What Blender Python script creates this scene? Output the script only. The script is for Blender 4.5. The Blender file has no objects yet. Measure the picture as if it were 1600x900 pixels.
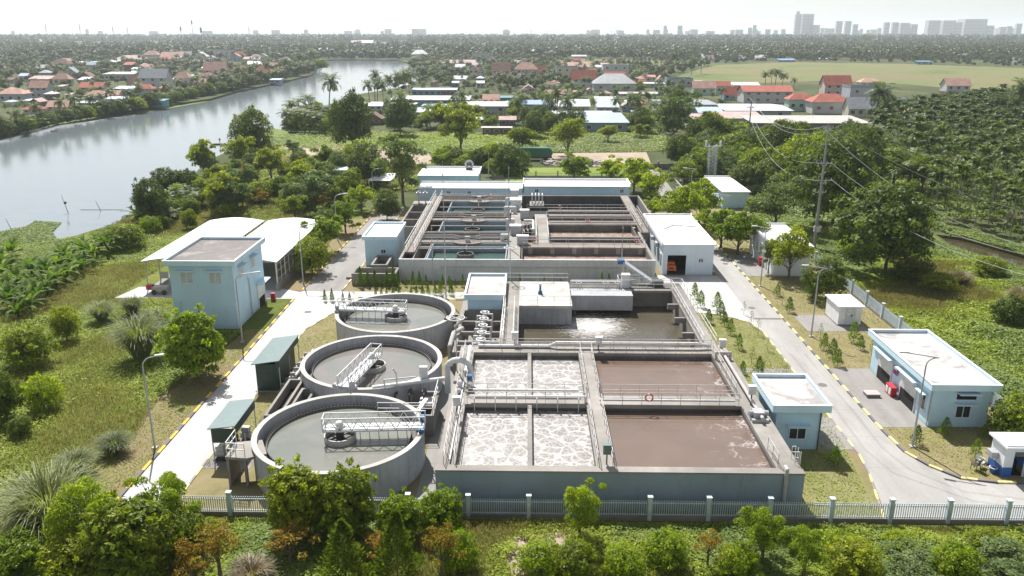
import bpy, bmesh, math, random
import numpy as np
from mathutils import Vector, Matrix
from mathutils.geometry import tessellate_polygon
R = math.radians; random.seed(4)
scene = bpy.context.scene
col = scene.collection

# ------------------------------------------------------------------ camera, sky, sun, exposure
F = 1250.0                                  # focal length in photo pixels (1600 wide)
PITCH = math.atan(400 / F)
CAMZ = 32.0
YAW = math.atan(25 / F * math.cos(PITCH))
cam_d = bpy.data.cameras.new('camera'); cam = bpy.data.objects.new('camera', cam_d); col.objects.link(cam)
cam.location = (0, 0, CAMZ); cam.rotation_euler = (math.pi / 2 - PITCH, 0, YAW)
cam_d.sensor_width = 36; cam_d.lens = F / 1600 * 36
cam_d.clip_start = 0.5; cam_d.clip_end = 60000
scene.camera = cam

SUN_EL, SUN_AZ = R(53), R(-20)              # azimuth from +Y, negative is to the left
world = bpy.data.worlds.new('World'); scene.world = world; world.use_nodes = True
wn = world.node_tree; wn.nodes.clear()
sky = wn.nodes.new('ShaderNodeTexSky'); sky.sky_type = 'NISHITA'; sky.sun_disc = False
sky.sun_elevation = SUN_EL; sky.sun_rotation = SUN_AZ
sky.air_density = 1.0; sky.dust_density = 1.0; sky.ozone_density = 1.0; sky.altitude = 0
bg = wn.nodes.new('ShaderNodeBackground'); bg.inputs[1].default_value = 0.08
wo = wn.nodes.new('ShaderNodeOutputWorld')
hs_ = wn.nodes.new('ShaderNodeHueSaturation'); hs_.inputs['Saturation'].default_value = 0.4
wn.links.new(sky.outputs[0], hs_.inputs['Color']); wn.links.new(hs_.outputs[0], bg.inputs[0]); wn.links.new(bg.outputs[0], wo.inputs[0])
sd = bpy.data.lights.new('sun', 'SUN'); sd.energy = 4.9; sd.angle = R(0.5); sd.color = (1.0, 0.97, 0.93)
sun = bpy.data.objects.new('sun', sd); col.objects.link(sun)
sdir = Vector((math.sin(SUN_AZ) * math.cos(SUN_EL), math.cos(SUN_AZ) * math.cos(SUN_EL), math.sin(SUN_EL)))
sun.rotation_euler = sdir.to_track_quat('Z', 'Y').to_euler(); sun.location = (0, 0, 120)
vs = scene.view_settings
vs.view_transform = 'Standard'; vs.look = 'None'; vs.gamma = 1.0; vs.use_curve_mapping = False
vs.exposure = 0.72
HAZE = 1.2e-4
cy = scene.cycles
cy.max_bounces = 6; cy.diffuse_bounces = 3; cy.glossy_bounces = 3; cy.transmission_bounces = 3
cy.volume_bounces = 2; cy.transparent_max_bounces = 6; cy.caustics_reflective = False; cy.caustics_refractive = False
cy.use_denoising = True; cy.sample_clamp_indirect = 6

# ------------------------------------------------------------------ surveying: photo pixel -> point at height z
_cp, _sp = math.cos(PITCH), math.sin(PITCH)
_cy, _sy = math.cos(YAW), math.sin(YAW)
def G(px, py, z=0.0):
    u = (px - 800) / F; v = (450 - py) / F
    yf = _cp + v * _sp; zz = -_sp + v * _cp
    t = (z - CAMZ) / zz
    return ((u * _cy - yf * _sy) * t, (u * _sy + yf * _cy) * t)
def mpp(y, z=0.0):                           # metres per photo pixel at distance y
    return (y * _cp + (CAMZ - z) * _sp) / F
def HZ(x, y, py):                            # height above (x, y) seen at photo row py
    lo, hi = -10.0, 200.0
    for _ in range(50):
        m = (lo + hi) / 2
        f = y * _cp - (m - CAMZ) * _sp; v = y * _sp + (m - CAMZ) * _cp
        if 450 - F * v / f > py: lo = m
        else: hi = m
    return lo

# ------------------------------------------------------------------ materials
MATS = {}
def nt(name):
    m = bpy.data.materials.new(name); m.use_nodes = True
    n = m.node_tree; n.nodes.clear(); return m, n
def node(n, t, **kw):
    x = n.nodes.new(t)
    for k, v in kw.items():
        if k in x.bl_rna.properties.keys(): setattr(x, k, v)
    return x
def c4(c): return (c[0], c[1], c[2], 1.0)
def noise(n, vec, scale, detail=4, rough=0.6, dist=0.0):
    x = node(n, 'ShaderNodeTexNoise'); x.inputs['Scale'].default_value = scale; x.inputs['Detail'].default_value = detail
    x.inputs['Roughness'].default_value = rough; x.inputs['Distortion'].default_value = dist
    if vec is not None: n.links.new(vec, x.inputs['Vector'])
    return x.outputs['Fac']
def ramp(n, fac, stops):
    x = node(n, 'ShaderNodeValToRGB'); e = x.color_ramp.elements
    while len(e) > 1: e.remove(e[0])
    e[0].position = stops[0][0]; e[0].color = c4(stops[0][1])
    for p, c in stops[1:]:
        q = e.new(p); q.color = c4(c)
    n.links.new(fac, x.inputs[0]); return x.outputs[0]
def mixc(n, fac, a, b, mode='MIX'):
    x = node(n, 'ShaderNodeMix'); x.data_type = 'RGBA'; x.blend_type = mode
    for k, v in ((0, fac), (6, a), (7, b)):
        if isinstance(v, (int, float)): x.inputs[k].default_value = v
        elif isinstance(v, tuple): x.inputs[k].default_value = c4(v)
        else: n.links.new(v, x.inputs[k])
    return x.outputs[2]
def maprange(n, v, a, b, c=0.0, d=1.0):
    x = node(n, 'ShaderNodeMapRange'); x.inputs[1].default_value = a; x.inputs[2].default_value = b
    x.inputs[3].default_value = c; x.inputs[4].default_value = d
    n.links.new(v, x.inputs[0]); return x.outputs[0]
def wpos(n, sx=1, sy=1, sz=1):               # world position, stretched
    g = node(n, 'ShaderNodeNewGeometry'); m = node(n, 'ShaderNodeMapping'); m.vector_type = 'POINT'
    m.inputs['Scale'].default_value = (sx, sy, sz); n.links.new(g.outputs['Position'], m.inputs[0]); return m.outputs[0]
def finish(m, n, colr, rough=0.7, bump=None, bstr=0.3, bdist=0.05, spec=0.5, metal=0.0):
    p = node(n, 'ShaderNodeBsdfPrincipled'); o = node(n, 'ShaderNodeOutputMaterial')
    if isinstance(colr, tuple): p.inputs['Base Color'].default_value = c4(colr)
    else: n.links.new(colr, p.inputs['Base Color'])
    if isinstance(rough, (int, float)): p.inputs['Roughness'].default_value = rough
    else: n.links.new(rough, p.inputs['Roughness'])
    p.inputs['Specular IOR Level'].default_value = spec; p.inputs['Metallic'].default_value = metal
    if bump is not None:
        b = node(n, 'ShaderNodeBump'); b.inputs['Strength'].default_value = bstr; b.inputs['Distance'].default_value = bdist
        n.links.new(bump, b.inputs['Height']); n.links.new(b.outputs[0], p.inputs['Normal'])
    n.links.new(p.outputs[0], o.inputs[0]); return m
def plain(name, c, rough=0.6, var=0.12, scale=1.5, spec=0.4, metal=0.0):
    """painted or metal surface with faint mottling"""
    if name in MATS: return MATS[name]
    m, n = nt(name); w = wpos(n)
    f = noise(n, w, scale, 5, 0.65)
    cc = mixc(n, maprange(n, f, 0.3, 0.7), tuple(x * (1 - var) for x in c), tuple(min(1, x * (1 + var)) for x in c))
    MATS[name] = finish(m, n, cc, rough, f, 0.08, 0.02, spec, metal); return m
def concrete(name, c, stain=0.35, streak=0.0, scale=0.8, patch=None):
    m, n = nt(name)
    w = wpos(n); big = noise(n, w, 0.22 * scale, 5, 0.6, 0.6); fine = noise(n, w, 3.0 * scale, 6, 0.7)
    dk = tuple(x * (1 - stain) for x in c); lt = tuple(min(0.9, x * (1 + 0.35 * stain)) for x in c)
    cc = mixc(n, maprange(n, big, 0.35, 0.65), dk, lt)
    cc = mixc(n, maprange(n, fine, 0.45, 0.75, 0, 0.45), cc, tuple(x * 0.62 for x in c))
    if streak:
        sv = noise(n, wpos(n, 2.2, 2.2, 0.12), 1.6, 5, 0.75)
        cc = mixc(n, maprange(n, sv, 0.52, 0.72, 0, streak), cc, tuple(x * 0.32 for x in c))
    if patch:
        pf = noise(n, w, 0.5 * scale, 6, 0.7, 1.0)
        cc = mixc(n, maprange(n, pf, 0.5, 0.62), cc, patch)
    MATS[name] = finish(m, n, cc, 0.85, fine, 0.25, 0.03, 0.25); return m

concrete('concrete_brown', (0.27, 0.235, 0.205), 0.3, 0.35)
concrete('concrete', (0.28, 0.26, 0.235), 0.3, 0.25)
concrete('concrete_wall', (0.47, 0.475, 0.49), 0.28, 0.6)
concrete('concrete_front', (0.58, 0.59, 0.61), 0.2, 0.4)
concrete('concrete_dark', (0.16, 0.15, 0.14), 0.35, 0.6)
concrete('concrete_deck', (0.31, 0.288, 0.26), 0.3, 0.0)
concrete('concrete_pale', (0.52, 0.50, 0.465), 0.25, 0.0, 0.9, (0.36, 0.335, 0.31))
concrete('roof_stained', (0.52, 0.50, 0.48), 0.25, 0.0, 0.45, (0.29, 0.27, 0.26))
concrete('roof_grey', (0.20, 0.183, 0.172), 0.22, 0.0, 0.5, (0.27, 0.252, 0.238))
concrete('curb_grey', (0.17, 0.16, 0.16), 0.3)
def wall_paint(name, c, dirt=0.35):
    m, n = nt(name)
    sv = noise(n, wpos(n, 1.6, 1.6, 0.2), 1.3, 5, 0.7); big = noise(n, wpos(n), 0.4, 4, 0.6)
    cc = mixc(n, maprange(n, big, 0.3, 0.7), tuple(x * 0.92 for x in c), tuple(min(.9, x * 1.05) for x in c))
    cc = mixc(n, maprange(n, sv, 0.55, 0.8, 0, dirt), cc, tuple(x * 0.6 for x in c))
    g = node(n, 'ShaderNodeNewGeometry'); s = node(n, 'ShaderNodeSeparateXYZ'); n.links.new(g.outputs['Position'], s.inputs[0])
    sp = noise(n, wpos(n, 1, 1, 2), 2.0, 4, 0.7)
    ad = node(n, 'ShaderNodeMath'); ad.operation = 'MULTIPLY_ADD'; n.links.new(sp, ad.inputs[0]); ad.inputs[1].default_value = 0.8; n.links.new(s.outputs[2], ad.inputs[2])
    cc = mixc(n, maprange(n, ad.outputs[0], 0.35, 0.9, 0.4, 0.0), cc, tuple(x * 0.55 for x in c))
    MATS[name] = finish(m, n, cc, 0.8, sv, 0.05, 0.02, 0.25); return m
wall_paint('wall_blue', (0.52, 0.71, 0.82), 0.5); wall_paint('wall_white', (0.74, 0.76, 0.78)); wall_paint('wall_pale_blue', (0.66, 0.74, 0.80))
wall_paint('parapet_blue', (0.60, 0.76, 0.84)); wall_paint('tank_blue', (0.28, 0.34, 0.39), 0.7)
plain('steel', (0.40, 0.41, 0.42), 0.45, 0.15, 2, 0.5, 0.2)
plain('steel_white', (0.60, 0.60, 0.59), 0.45, 0.15, 2)
plain('rail_weathered', (0.44, 0.42, 0.41), 0.6, 0.25, 2)
plain('dark_metal', (0.05, 0.05, 0.055), 0.5); plain('motor_blue', (0.03, 0.12, 0.26), 0.45)
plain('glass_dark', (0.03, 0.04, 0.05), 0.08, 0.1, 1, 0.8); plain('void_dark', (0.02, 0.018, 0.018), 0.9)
plain('shutter', (0.48, 0.52, 0.53), 0.5); plain('fence_white', (0.55, 0.62, 0.68), 0.5, 0.15)
plain('fence_blue', (0.50, 0.57, 0.62), 0.6, 0.2); plain('red', (0.45, 0.03, 0.04), 0.5); plain('red_ring', (0.60, 0.16, 0.10), 0.5)
plain('yellow', (0.70, 0.42, 0.03), 0.7, 0.25, 4); plain('yellow_pale', (0.72, 0.62, 0.26), 0.7, 0.25, 4)
plain('orange', (0.75, 0.16, 0.02), 0.5); plain('cabin_green', (0.022, 0.05, 0.042), 0.5, 0.2); plain('cabin_roof', (0.15, 0.205, 0.20), 0.4, 0.1)
plain('plastic_blue', (0.04, 0.12, 0.38), 0.4); plain('plastic_white', (0.75, 0.75, 0.76), 0.4)
plain('truck_green', (0.02, 0.12, 0.06), 0.4); plain('cream', (0.55, 0.50, 0.36), 0.6)
plain('cable', (0.42, 0.42, 0.42), 0.6); plain('ceramic', (0.45, 0.40, 0.38), 0.4); plain('purple', (0.25, 0.03, 0.2), 0.6)
plain('pole_concrete', (0.30, 0.29, 0.28), 0.8, 0.2)
def sheet_roof(name, c, scale=3.2, var=0.18):
    """corrugated sheet roofing: ribs from the object's own x"""
    m, n = nt(name); tc = node(n, 'ShaderNodeTexCoord')
    wv = node(n, 'ShaderNodeTexWave'); wv.inputs['Scale'].default_value = scale; n.links.new(tc.outputs['Object'], wv.inputs['Vector'])
    f = noise(n, wpos(n), 0.5, 5, 0.7, 0.5)
    cc = mixc(n, maprange(n, f, 0.35, 0.7), tuple(min(.9, x * (1 + var * .5)) for x in c), tuple(x * (1 - var) for x in c))
    MATS[name] = finish(m, n, cc, 0.45, wv.outputs['Fac'], 0.5, 0.05, 0.4); return m
sheet_roof('roof_white', (0.80, 0.80, 0.80), 3, 0.06)
def asphalt(name, a, b, cr=0.5):
    """poured concrete paving with worn wheel tracks and slab joints"""
    m, n = nt(name); w = wpos(n)
    big = noise(n, wpos(n, 1, .25, 1), 0.5, 6, 0.65, 0.4); fine = noise(n, w, 5, 6, 0.7); sp = noise(n, w, 0.9, 8, 0.75, 1.2)
    cc = mixc(n, maprange(n, big, 0.35, 0.65), a, b)
    cc = mixc(n, maprange(n, fine, 0.5, 0.8, 0, 0.4), cc, tuple(x * .7 for x in a))
    cc = mixc(n, maprange(n, sp, 0.62, 0.7, 0, cr), cc, tuple(x * .45 for x in a))
    g = node(n, 'ShaderNodeNewGeometry'); s = node(n, 'ShaderNodeSeparateXYZ'); n.links.new(g.outputs['Position'], s.inputs[0])
    md = node(n, 'ShaderNodeMath'); md.operation = 'PINGPONG'; n.links.new(s.outputs[1], md.inputs[0]); md.inputs[1].default_value = 2.5
    cc = mixc(n, maprange(n, md.outputs[0], 0.0, 0.05, 0.4, 0.0), cc, tuple(x * .45 for x in a))
    MATS[name] = finish(m, n, cc, 0.85, fine, 0.2, 0.02, 0.25); return m
asphalt('tyre_dark', (0.25, 0.24, 0.225), (0.33, 0.32, 0.30)); asphalt('paving_white', (0.40, 0.39, 0.375), (0.52, 0.51, 0.495)); asphalt('paving_grey', (0.22, 0.21, 0.195), (0.29, 0.277, 0.26))
asphalt('paving_road', (0.29, 0.28, 0.262), (0.37, 0.358, 0.338))
def earth(name, stops, scale=0.12, fine=2.5, bump=0.6, bd=0.25):
    m, n = nt(name); w = wpos(n)
    f = noise(n, w, scale, 8, 0.68, 0.5); g = noise(n, w, fine, 6, 0.75)
    mx = node(n, 'ShaderNodeMath'); mx.operation = 'MULTIPLY_ADD'; n.links.new(g, mx.inputs[0]); mx.inputs[1].default_value = 0.45; n.links.new(f, mx.inputs[2])
    cc = ramp(n, maprange(n, mx.outputs[0], 0.42, 1.0), stops)
    MATS[name] = finish(m, n, cc, 0.95, g, bump, bd, 0.15); return m
earth('wild_ground', [(0, (0.035, 0.055, 0.012)), (.35, (0.075, 0.10, 0.02)), (.6, (0.14, 0.17, 0.03)), (1, (0.24, 0.21, 0.08))], 0.06)
earth('plain_ground', [(0, (0.03, 0.042, 0.016)), (.5, (0.06, 0.075, 0.025)), (1, (0.15, 0.14, 0.07))], 0.02, 0.3)
earth('lawn', [(0, (0.14, 0.125, 0.055)), (.45, (0.215, 0.185, 0.09)), (.75, (0.25, 0.21, 0.12)), (1, (0.22, 0.16, 0.09))], 0.35, 5, 0.4, 0.06)
earth('lawn_green', [(0, (0.13, 0.14, 0.045)), (.5, (0.20, 0.195, 0.08)), (1, (0.26, 0.235, 0.12))], 0.5, 6, 0.35, 0.05)
earth('dry_soil', [(0, (0.14, 0.105, 0.055)), (.4, (0.24, 0.185, 0.115)), (.7, (0.19, 0.17, 0.07)), (1, (0.33, 0.275, 0.20))], 0.25, 3, 0.6, 0.12)
earth('dirt', [(0, (0.22, 0.17, 0.12)), (.5, (0.36, 0.29, 0.22)), (1, (0.46, 0.39, 0.31))], 0.2, 3, 0.6, 0.15)
earth('field_grass', [(0, (0.06, 0.09, 0.025)), (.3, (0.115, 0.145, 0.045)), (.5, (0.15, 0.165, 0.065)), (.65, (0.19, 0.145, 0.08)), (.8, (0.12, 0.15, 0.045)), (1, (0.08, 0.11, 0.03))], 0.012, 0.2, 0.3, 0.4)
earth('meadow', [(0, (0.10, 0.15, 0.025)), (.5, (0.17, 0.23, 0.04)), (1, (0.23, 0.26, 0.07))], 0.08, 1.2, 0.7, 0.3)
earth('water_weed', [(0, (0.09, 0.13, 0.035)), (.5, (0.16, 0.21, 0.06)), (1, (0.24, 0.26, 0.11))], 0.3, 2.5, 1, 0.3)
earth('bank', [(0, (0.07, 0.075, 0.03)), (1, (0.16, 0.14, 0.08))], 0.3, 2)
def water(name, c, rough, bump_s, bstr, foam=None, spec=0.5, bdist=0.05, c2=None):
    m, n = nt(name); w = wpos(n)
    f = noise(n, wpos(n, 1, 1.6, 1), bump_s, 4, 0.6)
    lg = noise(n, w, 0.25, 4, 0.6, 0.5)
    cc = mixc(n, maprange(n, lg, 0.35, 0.65), c, c2 or tuple(x * 1.2 for x in c))
    rr = rough
    if foam:
        kind, amt = foam
        wd = node(n, 'ShaderNodeVectorMath'); wd.operation = 'ADD'
        nn = node(n, 'ShaderNodeTexNoise'); nn.inputs['Scale'].default_value = 0.9; nn.inputs['Detail'].default_value = 6; n.links.new(w, nn.inputs['Vector'])
        sc = node(n, 'ShaderNodeVectorMath'); sc.operation = 'SCALE'; sc.inputs[3].default_value = 1.1; n.links.new(nn.outputs['Color'], sc.inputs[0])
        n.links.new(w, wd.inputs[0]); n.links.new(sc.outputs[0], wd.inputs[1])
        v = node(n, 'ShaderNodeTexVoronoi'); v.feature = 'DISTANCE_TO_EDGE'; v.inputs['Scale'].default_value = 0.95
        n.links.new(wd.outputs[0], v.inputs['Vector'])
        v2 = node(n, 'ShaderNodeTexVoronoi'); v2.feature = 'DISTANCE_TO_EDGE'; v2.inputs['Scale'].default_value = 2.7
        n.links.new(wd.outputs[0], v2.inputs['Vector'])
        e1 = maprange(n, v.outputs['Distance'], 0.0, 0.10, 1, 0); e2 = maprange(n, v2.outputs['Distance'], 0.0, 0.10, 0.6, 0)
        mx = node(n, 'ShaderNodeMath'); mx.operation = 'MAXIMUM'; n.links.new(e1, mx.inputs[0]); n.links.new(e2, mx.inputs[1])
        pat = noise(n, w, 0.55, 5, 0.65, 0.6)
        if kind == 'net':
            pm = maprange(n, pat, 0.36, 0.58, 0.4, 1.0)
        elif kind == 'east':                 # foam gathers at the right-hand rear corner of the sludge cells
            g = node(n, 'ShaderNodeNewGeometry'); s = node(n, 'ShaderNodeSeparateXYZ'); n.links.new(g.outputs['Position'], s.inputs[0])
            ex = maprange(n, s.outputs[0], 13.0, 18.0); mm = node(n, 'ShaderNodeMath'); mm.operation = 'MULTIPLY'
            n.links.new(ex, mm.inputs[0]); n.links.new(maprange(n, pat, 0.5, 0.62), mm.inputs[1]); pm = mm.outputs[0]
        else:                                # 'plume': a churning patch in the equalisation pond
            g = node(n, 'ShaderNodeNewGeometry'); dd = node(n, 'ShaderNodeVectorMath'); dd.operation = 'DISTANCE'
            n.links.new(g.outputs['Position'], dd.inputs[0]); dd.inputs[1].default_value = (7.4, 83.8, 0.8)
            pl = maprange(n, dd.outputs['Value'], 0.5, 8.5, 0.36, -0.12); p2 = noise(n, wpos(n, 1, 2.6, 1), 1.5, 8, 0.8, 1.2)
            mm = node(n, 'ShaderNodeMath'); mm.operation = 'ADD'; n.links.new(pl, mm.inputs[0]); n.links.new(p2, mm.inputs[1])
            pm = maprange(n, mm.outputs[0], 0.66, 0.86)
        if kind == 'plume': fo = pm
        else:
            m3 = node(n, 'ShaderNodeMath'); m3.operation = 'MULTIPLY'; n.links.new(mx.outputs[0], m3.inputs[0]); n.links.new(pm, m3.inputs[1]); fo = m3.outputs[0]
        m4 = node(n, 'ShaderNodeMath'); m4.operation = 'MULTIPLY'; n.links.new(fo, m4.inputs[0]); m4.inputs[1].default_value = amt; fo = m4.outputs[0]
        cc = mixc(n, fo, cc, (0.56, 0.54, 0.525)); rr = maprange(n, fo, 0, 0.5, rough, 0.8)
    MATS[name] = finish(m, n, cc, rr, f, bstr, bdist, spec); return m
water('river_water', (0.15, 0.18, 0.20), 0.11, 0.9, 0.16, bdist=0.05, c2=(0.17, 0.195, 0.20))
water('clarifier_water', (0.155, 0.165, 0.145), 0.05, 1.0, 0.015, c2=(0.21, 0.205, 0.175))
water('clarifier_water_brown', (0.22, 0.19, 0.18), 0.05, 1.0, 0.012, c2=(0.16, 0.175, 0.15))
water('foam_water', (0.195, 0.18, 0.165), 0.35, 2.5, 0.3, ('net', 0.95))
water('sludge_water', (0.172, 0.122, 0.095), 0.12, 1.5, 0.03, ('east', 0.9), c2=(0.15, 0.11, 0.086))
water('pond_water', (0.075, 0.065, 0.045), 0.08, 2.2, 0.5, ('plume', 0.95), bdist=0.06)
water('green_water', (0.06, 0.10, 0.085), 0.05, 1.0, 0.02)
water('brown_water', (0.24, 0.15, 0.10), 0.3, 2.5, 0.2, ('net', 0.45))
water('ditch_water', (0.05, 0.04, 0.02), 0.08, 1.5, 0.04)
def leaf_mat(name, a, b, trans=0.35, c=None, hue=0.0, spec=0.35, rough=0.5):
    """foliage: leaf-to-leaf colour from the mesh attribute 'v', tree-to-tree from object random"""
    m, n = nt(name)
    at = node(n, 'ShaderNodeAttribute'); at.attribute_name = 'v'
    oi = node(n, 'ShaderNodeObjectInfo')
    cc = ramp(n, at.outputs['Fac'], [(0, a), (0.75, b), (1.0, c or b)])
    hs = node(n, 'ShaderNodeHueSaturation'); n.links.new(cc, hs.inputs['Color'])
    n.links.new(maprange(n, oi.outputs['Random'], 0, 1, 0.485 - hue, 0.51), hs.inputs['Hue'])
    n.links.new(maprange(n, oi.outputs['Random'], 0, 1, 1.25, 0.75), hs.inputs['Value'])
    cc = hs.outputs[0]
    p = node(n, 'ShaderNodeBsdfPrincipled'); p.inputs['Roughness'].default_value = rough; p.inputs['Specular IOR Level'].default_value = spec
    n.links.new(cc, p.inputs['Base Color'])
    t = node(n, 'ShaderNodeBsdfTranslucent'); tc = mixc(n, 1.0, cc, (1.35, 1.5, 0.55), 'MULTIPLY'); n.links.new(tc, t.inputs[0])
    mx = node(n, 'ShaderNodeMixShader'); mx.inputs[0].default_value = trans
    n.links.new(p.outputs[0], mx.inputs[1]); n.links.new(t.outputs[0], mx.inputs[2])
    o = node(n, 'ShaderNodeOutputMaterial'); n.links.new(mx.outputs[0], o.inputs[0]); MATS[name] = m; return m
leaf_mat('leaf_dark', (0.045, 0.075, 0.008), (0.13, 0.175, 0.014), 0.38, (0.17, 0.215, 0.035), spec=0.2)
leaf_mat('leaf_mid', (0.08, 0.12, 0.008), (0.23, 0.275, 0.014), 0.45, (0.42, 0.44, 0.045), spec=0.2)
leaf_mat('leaf_bright', (0.12, 0.18, 0.008), (0.30, 0.375, 0.014), 0.48, (0.47, 0.50, 0.04), spec=0.2)
leaf_mat('leaf_pale', (0.09, 0.13, 0.045), (0.18, 0.24, 0.08), 0.35, (0.28, 0.33, 0.14), spec=0.2)
leaf_mat('leaf_palm', (0.045, 0.075, 0.02), (0.11, 0.155, 0.035), 0.3, (0.20, 0.21, 0.08), spec=0.22, rough=0.5)
leaf_mat('leaf_areca', (0.025, 0.045, 0.008), (0.10, 0.15, 0.014), 0.35, (0.36, 0.41, 0.07), spec=0.25, rough=0.5)
leaf_mat('leaf_banana', (0.035, 0.075, 0.010), (0.10, 0.17, 0.018), 0.4, (0.26, 0.32, 0.07), spec=0.12, rough=0.6)
leaf_mat('leaf_grass', (0.10, 0.13, 0.04), (0.19, 0.22, 0.09), 0.35, (0.34, 0.34, 0.19))
leaf_mat('leaf_rust', (0.17, 0.11, 0.02), (0.32, 0.21, 0.025), 0.42, (0.30, 0.31, 0.04), spec=0.2)
leaf_mat('leaf_dry', (0.16, 0.12, 0.07), (0.28, 0.23, 0.14), 0.3, (0.38, 0.33, 0.24))
leaf_mat('leaf_far', (0.03, 0.045, 0.018), (0.075, 0.095, 0.03), 0.2, (0.14, 0.155, 0.06), spec=.2)
leaf_mat('leaf_sapling', (0.07, 0.13, 0.012), (0.14, 0.23, 0.02), 0.35, (0.30, 0.34, 0.05), spec=0.2)
plain('bark', (0.13, 0.10, 0.075), 0.9, 0.3, 3); plain('bark_pale', (0.26, 0.23, 0.19), 0.9, 0.3, 3)
def cover_mat():
    m, n = nt('undergrowth_leaves')
    at = node(n, 'ShaderNodeAttribute'); at.attribute_name = 'v'
    at2 = node(n, 'ShaderNodeAttribute'); at2.attribute_name = 'kindv'
    a = ramp(n, at.outputs['Fac'], [(0, (0.17, 0.24, 0.012)), (1, (0.42, 0.50, 0.03))])
    b = ramp(n, at.outputs['Fac'], [(0, (0.12, 0.18, 0.035)), (1, (0.29, 0.37, 0.08))])
    d = ramp(n, at.outputs['Fac'], [(0, (0.20, 0.18, 0.05)), (1, (0.40, 0.36, 0.12))])
    cc = mixc(n, maprange(n, at2.outputs['Fac'], 0.38, 0.5), b, a)
    cc = mixc(n, maprange(n, at2.outputs['Fac'], 0.55, 0.68), cc, d)
    p = node(n, 'ShaderNodeBsdfPrincipled'); p.inputs['Roughness'].default_value = 0.55; p.inputs['Specular IOR Level'].default_value = 0.3
    n.links.new(cc, p.inputs['Base Color'])
    t = node(n, 'ShaderNodeBsdfTranslucent'); n.links.new(cc, t.inputs[0])
    mx = node(n, 'ShaderNodeMixShader'); mx.inputs[0].default_value = 0.4
    n.links.new(p.outputs[0], mx.inputs[1]); n.links.new(t.outputs[0], mx.inputs[2])
    o = node(n, 'ShaderNodeOutputMaterial'); n.links.new(mx.outputs[0], o.inputs[0]); MATS['cover'] = m
cover_mat()

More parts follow.
